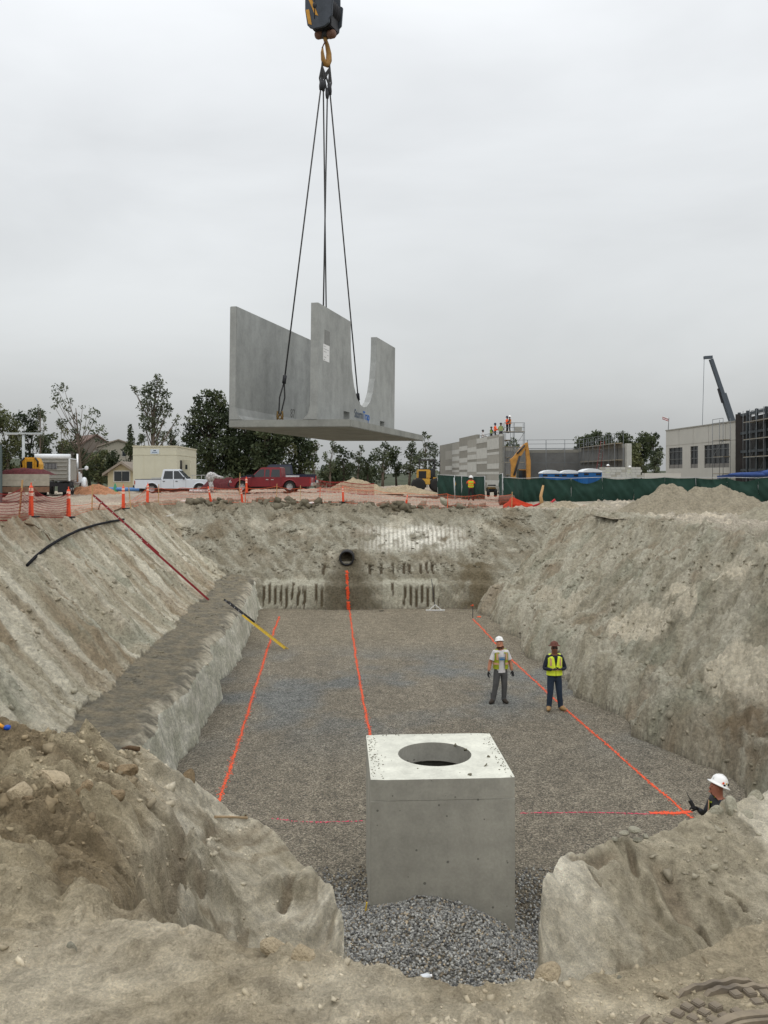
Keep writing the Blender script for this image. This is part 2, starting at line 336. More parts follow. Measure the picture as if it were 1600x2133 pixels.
    disp *= 1-.92*sst(.80-np.hypot(X-1.18, Y-2.18), 0, .15)
    z2 = z + disp
    # far right ground: pale scraped patches
    # ---- colour
    def C(c): return np.array(s2l(c))
    col = np.zeros(z.shape+(3,)); tan = C((158, 143, 118)); pale = C((188, 178, 156)); grey = C((140, 136, 120)); green = C((132, 134, 115)); brn = C((118, 98, 72)); pink = C((166, 148, 130)); dark = C((98, 88, 70))
    def mix(a, b, t): t = t[..., None]; return a*(1-t)+b*t
    base = mix(np.broadcast_to(tan, col.shape), np.broadcast_to(grey, col.shape), sst(n_a, -.3, .3))
    # left slope
    hollow = np.exp(-((Y-18.6)/2.0)**2-((g-.75)/.9)**2)
    st1 = sst(fbm(sk*1.9+4, X*.16, 4), -.25, .3); st2 = sst(fbm(sk*.8, X*.2+50, 4), .0, .4)
    cl = mix(np.broadcast_to(C((163, 153, 130)), col.shape), np.broadcast_to(C((194, 185, 163)), col.shape), st1)
    cl = mix(cl, np.broadcast_to(brn*1.25, col.shape), st2*.55*sst(Y, 5, 20)); cl = mix(cl, np.broadcast_to(green, col.shape), sst(n_a, .05, .45)*.5)
    cl = mix(cl, np.broadcast_to(brn*1.1, col.shape), sst(z, 3.9, 4.9)*sst(n_b, -.5, .3)*.65)
    grav = C((112, 106, 92))
    cb = mix(np.broadcast_to(grav, col.shape), np.broadcast_to(C((128, 118, 98)), col.shape), sst(n_b, -.3, .3))
    cb = mix(cb, np.broadcast_to(pale, col.shape), sst(e, .75, .3)*sst(n_b, -.3, .25)*.8)
    cw = mix(np.broadcast_to(C((176, 172, 152)), col.shape), np.broadcast_to(C((206, 200, 182)), col.shape), sst(fbm(Y*1.5, z*3, 4), -.2, .3))
    cr = mix(np.broadcast_to(C((148, 139, 118)), col.shape), np.broadcast_to(C((166, 158, 138)), col.shape), sst(fbm((X*1.0-Y*.5)*1.2, (X+Y)*.35, 4), -.3, .3))
    cr = mix(cr, np.broadcast_to(green, col.shape), sst(n_a, .0, .5)*.45); cr = mix(cr, np.broadcast_to(C((124, 104, 80)), col.shape), sst(fbm(X*.5+80, Y*.5, 4), .12, .4)*.5)
    cr = mix(cr, np.broadcast_to(C((120, 112, 92)), col.shape), sst(fbm(sr*2.2, X*.3, 5), .0, .35)*.5*(g > 1.3)); cr = mix(cr, np.broadcast_to(C((176, 170, 150)), col.shape), sst(fbm(sr*2.6+40, X*.3, 5), .05, .35)*.45)
    pt = 0
    for a_, b_, w_, op in STRIP:
        dd, tt_ = seg_d(X+.35*fbm(X*.6, Y*.6, 6)*1.2, Y+.5*fbm(X*.6+7, Y*.6, 6)*1.2, hitH(*a_, 14), hitH(*b_, 14)); pt = np.maximum(pt, op*sst(w_*.75-dd, 0, .07))
    pt = pt*(isR); cr = mix(cr, np.broadcast_to(C((196, 184, 160)), col.shape), pt*.8); cr = mix(cr, np.broadcast_to(C((104, 88, 66)), col.shape), hollow*sst(n_b, -.5, .1)*.8)
    cf = mix(np.broadcast_to(C((128, 120, 101)), col.shape), np.broadcast_to(C((150, 144, 126)), col.shape), sst(n_b, -.3, .3))
    cf = mix(cf, np.broadcast_to(C((112, 98, 76)), col.shape), sst(fbm(X*.5+8, z*1.1, 4), .0, .35)*.6*sst(z, 1.5, 3)); cf = mix(cf, np.broadcast_to(pale, col.shape), sst(fbm(X*.6, z*.9+30, 4), .18, .45)*.55)
    # chalky scraped patch with stripes, right of the pipe
    wp = sst(fbm(X*1.2+2, z*2.0, 3), -.4, .05)*np.exp(-np.abs((X-1.7)/2.6)**4)*np.exp(-np.abs((z-3.25)/.62)**4)
    stripe = (np.modf(np.abs(X+20)/.23)[0] > .38)*1.0
    cf = mix(cf, np.broadcast_to(C((220, 213, 196)), col.shape), np.clip(wp*(.35+.65*stripe), 0, 1)*.95)
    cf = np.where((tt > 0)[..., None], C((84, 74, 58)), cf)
    low = ((z < 1.35)*isF*(1-tt)*inx)
    cf = mix(cf, np.broadcast_to(C((170, 164, 144)), col.shape), low*.7)
    dk = np.exp(-((X+1.75)/(.55+.5*np.clip(2.4-z, 0, 3)))**4)*(z < 2.7)
    cf = mix(cf, np.broadcast_to(C((88, 79, 62)), col.shape), dk*.85)
    dk2 = sst(fbm(X*.9, z*1.5, 3), -.35, 0)*np.exp(-((X-4.6)/.95)**4)*(z < 2.1); cf = mix(cf, np.broadcast_to(C((100, 88, 66)), col.shape), dk2*.85)
    col = np.where(isR[..., None], cr, cf)
    col = np.where(isL[..., None], cl, col); col = np.where(be[..., None], cb, col); col = np.where((isL & (e <= .3))[..., None], cw, col)
    # spurs and near ground
    cn = mix(np.broadcast_to(C((160, 146, 120)), col.shape), np.broadcast_to(C((186, 173, 148)), col.shape), sst(fbm(X*1.4, Y*1.4, 5), -.3, .35))
    cn = mix(cn, np.broadcast_to(C((140, 124, 98)), col.shape), sst(fbm(X*2.5+9, Y*2.5, 4), .1, .4)*.45)
    cs = mix(np.broadcast_to(C((156, 145, 122)), col.shape), np.broadcast_to(C((200, 190, 168)), col.shape), sst(n_a+n_b*.4, -.3, .35))
    cs = mix(cs, np.broadcast_to(C((122, 106, 82)), col.shape), sst(fbm(gl*1.4, (X-Y)*.4, 3), .1, .4)*.5)
    cs = mix(cs, np.broadcast_to(C((138, 124, 102)), col.shape), cut*.8)  # fresh soil tone, painted darker to deepen the weak shade in the gouges
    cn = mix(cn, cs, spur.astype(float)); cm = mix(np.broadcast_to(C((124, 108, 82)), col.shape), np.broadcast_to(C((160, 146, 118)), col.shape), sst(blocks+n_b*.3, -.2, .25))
    cn = mix(cn, cm, mound*sst(Y, 2.6, 4.0)*.9)
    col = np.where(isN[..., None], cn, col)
    ct = mix(np.broadcast_to(pink, col.shape), np.broadcast_to(C((178, 164, 143)), col.shape), sst(fbm(X*.3, Y*.08, 4), -.25, .3))
    ct = mix(ct, np.broadcast_to(C((168, 157, 138)), col.shape), sst(X, 6, 11))
    ct = mix(ct, np.broadcast_to(C((206, 192, 168)), col.shape), sst(fbm(X*.5+4, Y*.25, 3), .1, .25)*sst(X, 9, 13)*.7)
    col = mix(col, ct, top.astype(float)); col = mix(col, np.broadcast_to(C((122, 112, 92)), col.shape), rim*.6*(X < 5)*(Y > 40)*sst(n_b, -.4, .2))
    fl = onfloor[..., None]; col = np.where(fl, C((110, 102, 88)), col)
    col = col*(1+.16*n_c+.10*n_b)[..., None]
    col = col*np.array([.925, .96, 1.01])
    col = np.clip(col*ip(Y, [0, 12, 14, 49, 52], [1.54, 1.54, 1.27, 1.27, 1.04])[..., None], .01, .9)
    nr, nc = z.shape
    idx = np.arange(nr*nc).reshape(nr, nc); f = np.stack([idx[:-1, :-1], idx[:-1, 1:], idx[1:, 1:], idx[1:, :-1]], -1).reshape(-1, 4)
    m = bpy.data.materials.new('soil'); m.use_nodes = True; nt = m.node_tree; N = nt.nodes; L = nt.links; b = N['Principled BSDF']
    b.inputs['Roughness'].default_value = .95; b.inputs['Specular IOR Level'].default_value = .1
    at = N.new('ShaderNodeAttribute'); at.attribute_name = 'tint'; tc = N.new('ShaderNodeTexCoord')
    def noise(sc, det=6, ro=.65):
        n = N.new('ShaderNodeTexNoise'); n.inputs['Scale'].default_value = sc; n.inputs['Detail'].default_value = det; n.inputs['Roughness'].default_value = ro; L.new(tc.outputs['Object'], n.inputs['Vector']); return n
    n1 = noise(9, 10, .75); mr = N.new('ShaderNodeMapRange'); mr.inputs[1].default_value = .36; mr.inputs[2].default_value = .64; mr.inputs[3].default_value = .68; mr.inputs[4].default_value = 1.26; L.new(n1.outputs[0], mr.inputs[0])  # soil tone speckle; its darks also paint in shade of small hollows
    n4 = noise(95, 5, .75); mr4 = N.new('ShaderNodeMapRange'); mr4.inputs[1].default_value = .3; mr4.inputs[2].default_value = .7; mr4.inputs[3].default_value = .74; mr4.inputs[4].default_value = 1.24; L.new(n4.outputs[0], mr4.inputs[0]); mm4 = N.new('ShaderNodeMath'); mm4.operation = 'MULTIPLY'; L.new(mr.outputs[0], mm4.inputs[0]); L.new(mr4.outputs[0], mm4.inputs[1])
    vm = N.new('ShaderNodeVectorMath'); vm.operation = 'SCALE'; L.new(at.outputs['Color'], vm.inputs[0]); L.new(mm4.outputs[0], vm.inputs['Scale']); L.new(vm.outputs[0], b.inputs['Base Color'])
    n2 = noise(9, 10, .72); vo = N.new('ShaderNodeTexVoronoi'); vo.inputs['Scale'].default_value = 14; L.new(tc.outputs['Object'], vo.inputs['Vector'])
    ad = N.new('ShaderNodeMath'); ad.operation = 'MULTIPLY_ADD'; L.new(vo.outputs['Distance'], ad.inputs[0]); ad.inputs[1].default_value = -.25; L.new(n2.outputs[0], ad.inputs[2])
    bp = N.new('ShaderNodeBump'); bp.inputs['Distance'].default_value = .10; bp.inputs['Strength'].default_value = .9; L.new(ad.outputs[0], bp.inputs['Height'])
    n3 = noise(60, 6, .7); bp2 = N.new('ShaderNodeBump'); bp2.inputs['Distance'].default_value = .035; bp2.inputs['Strength'].default_value = .8; L.new(n3.outputs[0], bp2.inputs['Height']); L.new(bp.outputs[0], bp2.inputs['Normal']); L.new(bp2.outputs[0], b.inputs['Normal'])
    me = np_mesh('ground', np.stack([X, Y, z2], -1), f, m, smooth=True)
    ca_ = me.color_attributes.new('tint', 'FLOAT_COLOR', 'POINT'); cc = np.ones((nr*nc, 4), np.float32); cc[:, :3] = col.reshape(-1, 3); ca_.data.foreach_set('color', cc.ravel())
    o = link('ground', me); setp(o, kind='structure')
    T = dict(rows=rows, ca=ca, z=z2, col=col); MATS['soil'] = m
    return T
TER = build_terrain()
def gz(x, y):
    """height of the finished ground at one point"""
    r = np.searchsorted(TER['rows'], y)-1; r = int(np.clip(r, 0, len(TER['rows'])-2)); a = x/y
    c = int(np.clip(np.searchsorted(TER['ca'], a)-1, 0, len(TER['ca'])-2))
    ty = np.clip((y-TER['rows'][r])/(TER['rows'][r+1]-TER['rows'][r]), 0, 1); tx = np.clip((a-TER['ca'][c])/(TER['ca'][c+1]-TER['ca'][c]), 0, 1); Z = TER['z']
    return float((Z[r, c]*(1-tx)+Z[r, c+1]*tx)*(1-ty)+(Z[r+1, c]*(1-tx)+Z[r+1, c+1]*tx)*ty)
def hit(px, py, y0=2.0, y1=300.0):
    """first point of the ground seen along a direction from the eye: used only to find where things stand"""
    y = y0
    while y < y1:
        p = P(px, py, y)
        if p.z <= gz(p.x, y): return p
        y *= 1.004
    return P(px, py, y1)
def ground_behind():
    xs = np.linspace(-40, 40, 60); ys = np.linspace(-30, 1.02, 24); Xg, Yg = np.meshgrid(xs, ys); Zg = 4.98+fbm(Xg*.7, Yg*.7, 4)*.1 - .03
    i = np.arange(Xg.size).reshape(Xg.shape); f = np.stack([i[:-1, :-1], i[:-1, 1:], i[1:, 1:], i[1:, :-1]], -1).reshape(-1, 4)
    me = np_mesh('near_ground', np.stack([Xg, Yg, Zg], -1), f, MATS['soil'], smooth=True)
    ca_ = me.color_attributes.new('tint', 'FLOAT_COLOR', 'POINT'); ca_.data.foreach_set('color', np.tile([.36, .30, .21, 1.0], Xg.size).astype(np.float32))
    setp(link('near_ground', me), kind='structure')
ground_behind()

# ---------------------------------------------------------------- gravel bed on the pit floor
def gravel_z(X, Y):
    z = .012*fbm(X*1.5, Y*1.5, 4) + .03*fbm(X*.3, Y*.3, 3)+.02
    z = z - .30*sst(13.75-Y + fbm(X*1.2, Y*1.2, 3)*.3, 0, .9)*sst(X, 1.6, 2.2)
    pile = .30*np.exp(-(((X-.60)/.85)**2+((Y-12.1)/.9)**2)) + .24*sst(13.2-Y, 0, 1.2)*np.exp(-np.abs((X-.3)/1.7)**4)
    pile += (fbm(X*2.2, Y*2.2, 4)*.10)*sst(13.4-Y, 0, 1)
    heap = .35*np.exp(-(((X+3.1)/.9)**2+((Y-14.6)/1.8)**2))
    return z + pile + heap
def gravel_mat():
    m = bpy.data.materials.new('gravel'); m.use_nodes = True; MATS['gravel'] = m; nt = m.node_tree; N = nt.nodes; L = nt.links; b = N['Principled BSDF']; b.inputs['Roughness'].default_value = .9; b.inputs['Specular IOR Level'].default_value = .2
    tc = N.new('ShaderNodeTexCoord')
    v = N.new('ShaderNodeTexVoronoi'); v.inputs['Scale'].default_value = 42; L.new(tc.outputs['Object'], v.inputs['Vector'])
    sx = N.new('ShaderNodeSeparateColor'); L.new(v.outputs['Color'], sx.inputs[0])
    r = N.new('ShaderNodeValToRGB'); r.color_ramp.elements[0].position = 0; r.color_ramp.elements[1].position = 1
    L.new(sx.outputs[0], r.inputs[0])
    el = r.color_ramp.elements; el[0].color = (*s2l((84, 81, 76)), 1); el[1].color = (*s2l((172, 166, 152)), 1)
    for p_, c_ in ((.3, (104, 100, 92)), (.6, (128, 122, 110)), (.85, (150, 143, 130))): q_ = el.new(p_); q_.color = (*s2l(c_), 1)
    at = N.new('ShaderNodeAttribute'); at.attribute_name = 'tint'
    mx = N.new('ShaderNodeMix'); mx.data_type = 'RGBA'; mx.blend_type = 'MULTIPLY'; mx.inputs[0].default_value = 1; L.new(r.outputs[0], mx.inputs['A']); L.new(at.outputs['Color'], mx.inputs['B'])
    n = N.new('ShaderNodeTexNoise'); n.inputs['Scale'].default_value = 3; n.inputs['Detail'].default_value = 8; L.new(tc.outputs['Object'], n.inputs['Vector']); mr = N.new('ShaderNodeMapRange'); mr.inputs[1].default_value = .3; mr.inputs[2].default_value = .7; mr.inputs[3].default_value = .82; mr.inputs[4].default_value = 1.18; L.new(n.outputs[0], mr.inputs[0])
    vm = N.new('ShaderNodeVectorMath'); vm.operation = 'SCALE'; L.new(mx.outputs['Result'], vm.inputs[0]); L.new(mr.outputs[0], vm.inputs['Scale']); L.new(vm.outputs[0], b.inputs['Base Color'])
    bp = N.new('ShaderNodeBump'); bp.invert = True; bp.inputs['Distance'].default_value = .02; bp.inputs['Strength'].default_value = 1; L.new(v.outputs['Distance'], bp.inputs['Height']); L.new(bp.outputs[0], b.inputs['Normal'])
    return m
def gravel_tint(X, Y):
    t1 = np.array([.96, .90, .80]); t2 = np.array([.76, .84, .95]); t3 = np.array([.92, .88, .82])
    w = sst(fbm(X*.3+4, Y*.26, 4), -.15, .25)*np.exp(-((Y-27)/6)**4); far = sst(Y, 28, 36)
    c = t3*(1-w[..., None])+t2*w[..., None]; c = c*(1-far[..., None])+t1*far[..., None]*1.06
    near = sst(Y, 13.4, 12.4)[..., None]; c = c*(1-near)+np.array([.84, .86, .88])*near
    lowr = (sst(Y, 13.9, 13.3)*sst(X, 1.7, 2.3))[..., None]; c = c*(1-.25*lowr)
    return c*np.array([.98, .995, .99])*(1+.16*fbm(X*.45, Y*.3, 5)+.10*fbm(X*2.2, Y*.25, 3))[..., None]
def build_gravel():
    ys = np.concatenate([np.arange(9.6, 14.5, .05), np.arange(14.5, 43.2, .16)]); xs = np.arange(-6.6, 9.3, .08)
    X, Y = np.meshgrid(xs, ys); Z = gravel_z(X, Y)
    # gravel also spills in a thin sheet up to the walls; where the wall rises it disappears under the soil
    i = np.arange(X.size).reshape(X.shape); f = np.stack([i[:-1, :-1], i[:-1, 1:], i[1:, 1:], i[1:, :-1]], -1).reshape(-1, 4)
    me = np_mesh('gravel_bed', np.stack([X, Y, Z], -1), f, gravel_mat(), smooth=True)
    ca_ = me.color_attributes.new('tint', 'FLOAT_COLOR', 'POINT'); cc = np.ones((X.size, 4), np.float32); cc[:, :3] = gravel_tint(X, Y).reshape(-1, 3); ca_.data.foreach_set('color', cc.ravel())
    setp(link('gravel_bed', me), kind='structure')
build_gravel()
def scatter_stones(name, pts, sizes, cols, mt, seed=1, flat=.7, jag=.25):
    """angular stones (12 triangles each) in one mesh, one colour each in the 'tint' attribute"""
    r = np.random.default_rng(seed); n = len(pts)
    cube = np.array([[x, y, z] for z in (-.5, .5) for y in (-.5, .5) for x in (-.5, .5)]); tri = np.array([(0, 2, 3), (0, 3, 1), (4, 5, 7), (4, 7, 6), (0, 1, 5), (0, 5, 4), (2, 6, 7), (2, 7, 3), (0, 4, 6), (0, 6, 2), (1, 3, 7), (1, 7, 5)])
    v = cube[None]*(1+r.uniform(-jag, jag, (n, 8, 3))); v = v*np.stack([r.uniform(.7, 1.3, n), r.uniform(.6, 1.1, n), r.uniform(flat*.6, flat*1.2, n)], -1)[:, None]
    a = r.uniform(0, 6.28, (n, 3)); a[:, 1:] = r.normal(0, .5, (n, 2))
    ca, sa = np.cos(a[:, 0]), np.sin(a[:, 0]); cb, sb = np.cos(a[:, 1]), np.sin(a[:, 1]); cg, sg = np.cos(a[:, 2]), np.sin(a[:, 2]); o = np.zeros(n); u = np.ones(n)
    Rz = np.stack([ca, -sa, o, sa, ca, o, o, o, u], -1).reshape(n, 3, 3); Rx = np.stack([u, o, o, o, cb, -sb, o, sb, cb], -1).reshape(n, 3, 3); Ry = np.stack([cg, o, sg, o, u, o, -sg, o, cg], -1).reshape(n, 3, 3)
    M = Rz@Rx@Ry; v = np.einsum('nij,nkj->nki', M, v)*np.asarray(sizes)[:, None, None] + np.asarray(pts)[:, None]
    f = (tri[None]+(np.arange(n)*8)[:, None, None]).reshape(-1, 3)
    me = np_mesh(name, v.reshape(-1, 3), f, mt); c = me.color_attributes.new('tint', 'FLOAT_COLOR', 'POINT'); cc = np.ones((n, 8, 4), np.float32); cc[..., :3] = np.asarray(cols)[:, None]; c.data.foreach_set('color', cc.ravel())
    return me
def tint_mat(name, rough=.9, bump=.004, bs=40):
    m = bpy.data.materials.new(name); m.use_nodes = True; MATS[name] = m; nt = m.node_tree; N = nt.nodes; L = nt.links; b = N['Principled BSDF']; b.inputs['Roughness'].default_value = rough; b.inputs['Specular IOR Level'].default_value = .15
    at = N.new('ShaderNodeAttribute'); at.attribute_name = 'tint'; tc = N.new('ShaderNodeTexCoord'); n = N.new('ShaderNodeTexNoise'); n.inputs['Scale'].default_value = bs; n.inputs['Detail'].default_value = 5; L.new(tc.outputs['Object'], n.inputs['Vector'])
    mr = N.new('ShaderNodeMapRange'); mr.inputs[1].default_value = .3; mr.inputs[2].default_value = .7; mr.inputs[3].default_value = .85; mr.inputs[4].default_value = 1.15; L.new(n.outputs[0], mr.inputs[0])
    vm = N.new('ShaderNodeVectorMath'); vm.operation = 'SCALE'; L.new(at.outputs['Color'], vm.inputs[0]); L.new(mr.outputs[0], vm.inputs['Scale']); L.new(vm.outputs[0], b.inputs['Base Color'])
    bp = N.new('ShaderNodeBump'); bp.inputs['Distance'].default_value = bump; L.new(n.outputs[0], bp.inputs['Height']); L.new(bp.outputs[0], b.inputs['Normal']); return m
tint_mat('stone'); 
def ter_at(X, Y):
    """vectorised lookup of finished ground height and colour"""
    r = np.clip(np.searchsorted(TER['rows'], Y)-1, 0, len(TER['rows'])-2); a = X/Y; c = np.clip(np.searchsorted(TER['ca'], a)-1, 0, len(TER['ca'])-2)
    ty = np.clip((Y-TER['rows'][r])/(TER['rows'][r+1]-TER['rows'][r]), 0, 1); tx = np.clip((a-TER['ca'][c])/(TER['ca'][c+1]-TER['ca'][c]), 0, 1); Z = TER['z']
    return (Z[r, c]*(1-tx)+Z[r, c+1]*tx)*(1-ty)+(Z[r+1, c]*(1-tx)+Z[r+1, c+1]*tx)*ty, TER['col'][r, c]
def build_stones():
    r = np.random.default_rng(3)
    # loose gravel of the pile and the strip of bed around the box
    n = 26000; X = r.uniform(-1.6, 3.2, n); Y = r.triangular(9.9, 11.5, 14.4, n); Z = gravel_z(X, Y)+.008
    keep = ~((np.abs(X-.86) < 1.06) & (Y > 12.28) & (Y < 14.4)); X, Y, Z = X[keep], Y[keep], Z[keep]; n = len(X)
    sh = r.beta(1.6, 2.6, n); c = (np.array(s2l((66, 66, 66)))[None]*(1-sh[:, None])+np.array(s2l((188, 186, 178)))[None]*sh[:, None]); br = r.random(n) < .15; c[br] = c[br]*np.array([1.1, .92, .7])
    c *= np.array([1.10, 1.12, 1.14])
    setp(link('loose_gravel', scatter_stones('loose_gravel', np.stack([X, Y, Z], -1), r.uniform(.018, .036, n), c, MATS['stone'], 4)), kind='stuff')
    # soil clods on slopes, rims and near ground
    pts = []; sz = []; cs = []
    def field(n, fx, fy, s0, s1, pw=2.5, shade=(.85, 1.2), cond=None, tint=None):
        X = r.uniform(*fx, n); Y = r.uniform(*fy, n)
        m = fbm(X*.7, Y*.7, 4)*1.6 + r.uniform(-.4, .4, n) > 0.22
        if cond is not None: m &= cond(X, Y)
        X, Y = X[m], Y[m]; Z, c = ter_at(X, Y); m = Z > .1; X, Y, Z, c = X[m], Y[m], Z[m], c[m]
        s = s0+(s1-s0)*r.random(len(X))**pw; pts.append(np.stack([X, Y, Z+s*.02], -1)); sz.append(s); c = c*.82*r.uniform(*shade, len(X))[:, None]
        if tint is not None: c = c*.45+np.array(s2l(tint))*.40*r.uniform(.85, 1.15, len(X))[:, None]
        cs.append(c)
    field(12000, (-13, -6.2), (15, 48), .015, .13, 7, tint=(158, 152, 132))
    field(14000, (5.2, 13), (15, 50), .015, .15, 7, tint=(152, 146, 126))
    field(12000, (-11, 8), (43, 49.5), .02, .17, 5, (.75, 1.15), tint=(136, 130, 112))
    field(1800, (-11, 6), (47.4, 49.2), .06, .5, 4, (.6, 1.0), tint=(118, 110, 90))
    field(9000, (-1.9, 1.9), (2.35, 3.5), .004, .024, 5, (.72, 1.0))
    field(7000, (-2.6, -.6), (2.4, 7.4), .004, .035, 7, (.75, 1.2))
    field(900, (-3.2, -1.6), (4.6, 7.4), .015, .09, 6, (.7, 1.1))
    field(3000, (1.6, 4.6), (2.4, 8.6), .004, .03, 7, (.85, 1.2))
    field(1100, (1.6, 5.0), (7.2, 8.6), .015, .08, 5, tint=(160, 156, 138), cond=lambda X, Y: Y > 6.9+.28*(X-1.4))
    field(2500, (-9, -4.6), (15, 42), .02, .10, 5)
    field(1500, (4.6, 9), (15, 42), .02, .16, 4)
    setp(link('soil_clods', scatter_stones('soil_clods', np.concatenate(pts), np.concatenate(sz), np.clip(np.concatenate(cs), .02, .9), MATS['stone'], 5, .6, .45)), kind='stuff')
build_stones()
# ---------------------------------------------------------------- precast unit hanging from the crane
def concrete(name, c, dark=.75, holes=0.0, sc=1.3):
    m = bpy.data.materials.new(name); m.use_nodes = True; MATS[name] = m; nt = m.node_tree; N = nt.nodes; L = nt.links; b = N['Principled BSDF']; b.inputs['Roughness'].default_value = .85; b.inputs['Specular IOR Level'].default_value = .2
    tc = N.new('ShaderNodeTexCoord')
    def noise(s_, d=6, r=.6, vec=None):
        n = N.new('ShaderNodeTexNoise'); n.inputs['Scale'].default_value = s_; n.inputs['Detail'].default_value = d; n.inputs['Roughness'].default_value = r; L.new(vec or tc.outputs['Object'], n.inputs['Vector']); return n
    mp = N.new('ShaderNodeMapping'); mp.inputs['Scale'].default_value = (1, 1, .25); L.new(tc.outputs['Object'], mp.inputs[0])
    n1 = noise(sc, 6, .6, mp.outputs[0]); n2 = noise(22, 6, .7); n3 = noise(3.5, 4, .5)
    r = N.new('ShaderNodeValToRGB'); e = r.color_ramp.elements; e[0].position = .3; e[1].position = .72; e[0].color = (*[v*dark for v in c], 1); e[1].color = (*[min(1, v*1.12) for v in c], 1); L.new(n1.outputs[0], r.inputs[0])
    mr = N.new('ShaderNodeMapRange'); mr.inputs[1].default_value = .3; mr.inputs[2].default_value = .7; mr.inputs[3].default_value = .9; mr.inputs[4].default_value = 1.08; L.new(n2.outputs[0], mr.inputs[0])
    mr3 = N.new('ShaderNodeMapRange'); mr3.inputs[1].default_value = .35; mr3.inputs[2].default_value = .6; mr3.inputs[3].default_value = .9; mr3.inputs[4].default_value = 1.05; L.new(n3.outputs[0], mr3.inputs[0])
    mm = N.new('ShaderNodeMath'); mm.operation = 'MULTIPLY'; L.new(mr.outputs[0], mm.inputs[0]); L.new(mr3.outputs[0], mm.inputs[1])
    last = mm.outputs[0]
    h = n2.outputs[0]
    if holes:
        v = N.new('ShaderNodeTexVoronoi'); v.inputs['Scale'].default_value = 9; L.new(tc.outputs['Object'], v.inputs['Vector']); sx = N.new('ShaderNodeSeparateColor'); L.new(v.outputs['Color'], sx.inputs[0])
        th = N.new('ShaderNodeMath'); th.operation = 'MULTIPLY_ADD'; L.new(sx.outputs[0], th.inputs[0]); th.inputs[1].default_value = .42; th.inputs[2].default_value = -.22
        lt = N.new('ShaderNodeMath'); lt.operation = 'LESS_THAN'; L.new(v.outputs['Distance'], lt.inputs[0]); L.new(th.outputs[0], lt.inputs[1])
        m4 = N.new('ShaderNodeMath'); m4.operation = 'MULTIPLY_ADD'; L.new(lt.outputs[0], m4.inputs[0]); m4.inputs[1].default_value = -holes; m4.inputs[2].default_value = 1
        m5 = N.new('ShaderNodeMath'); m5.operation = 'MULTIPLY'; L.new(last, m5.inputs[0]); L.new(m4.outputs[0], m5.inputs[1]); last = m5.outputs[0]
    vm = N.new('ShaderNodeVectorMath'); vm.operation = 'SCALE'; L.new(r.outputs[0], vm.inputs[0]); L.new(last, vm.inputs['Scale']); L.new(vm.outputs[0], b.inputs['Base Color'])
    bp = N.new('ShaderNodeBump'); bp.inputs['Distance'].default_value = .006; L.new(last, bp.inputs['Height']); L.new(bp.outputs[0], b.inputs['Normal']); return m
CON = concrete('cast_concrete', s2l((160, 162, 159)), .78)
CON2 = concrete('cast_concrete_dark', s2l((146, 147, 141)), .8)  # slightly darker concrete for the slab
STEEL = mat('dark_steel', (.035, .036, .04), .6, .3, 20)
ROPE = mat('wire_rope', (.05, .05, .05), .7, .3, 60, .003, 150)
PW, PL, PH, PA, S1, S2, PT = 2.626, 6.625, 2.492, 1.922, 2.18, 4.341, .154
M_unit = Matrix.Translation((-3.198, 17.592, EYE+.975)) @ Matrix.Rotation(-.265, 4, 'Z') @ Matrix.Rotation(-.004, 4, 'X') @ Matrix.Rotation(.010, 4, 'Y')
def text_mesh(body, size, mt, depth=.002, name='text', bold=0):
    c = bpy.data.curves.new('t', 'FONT'); c.body = body; c.size = size; c.extrude = depth; c.offset = bold; c.align_x = 'LEFT'
    o = bpy.data.objects.new('t', c); COL.objects.link(o); dg = bpy.context.evaluated_depsgraph_get(); me = bpy.data.meshes.new_from_object(o.evaluated_get(dg)); bpy.data.objects.remove(o); bpy.data.curves.remove(c)
    me.materials.clear(); me.materials.append(mt); me.name = name; return me
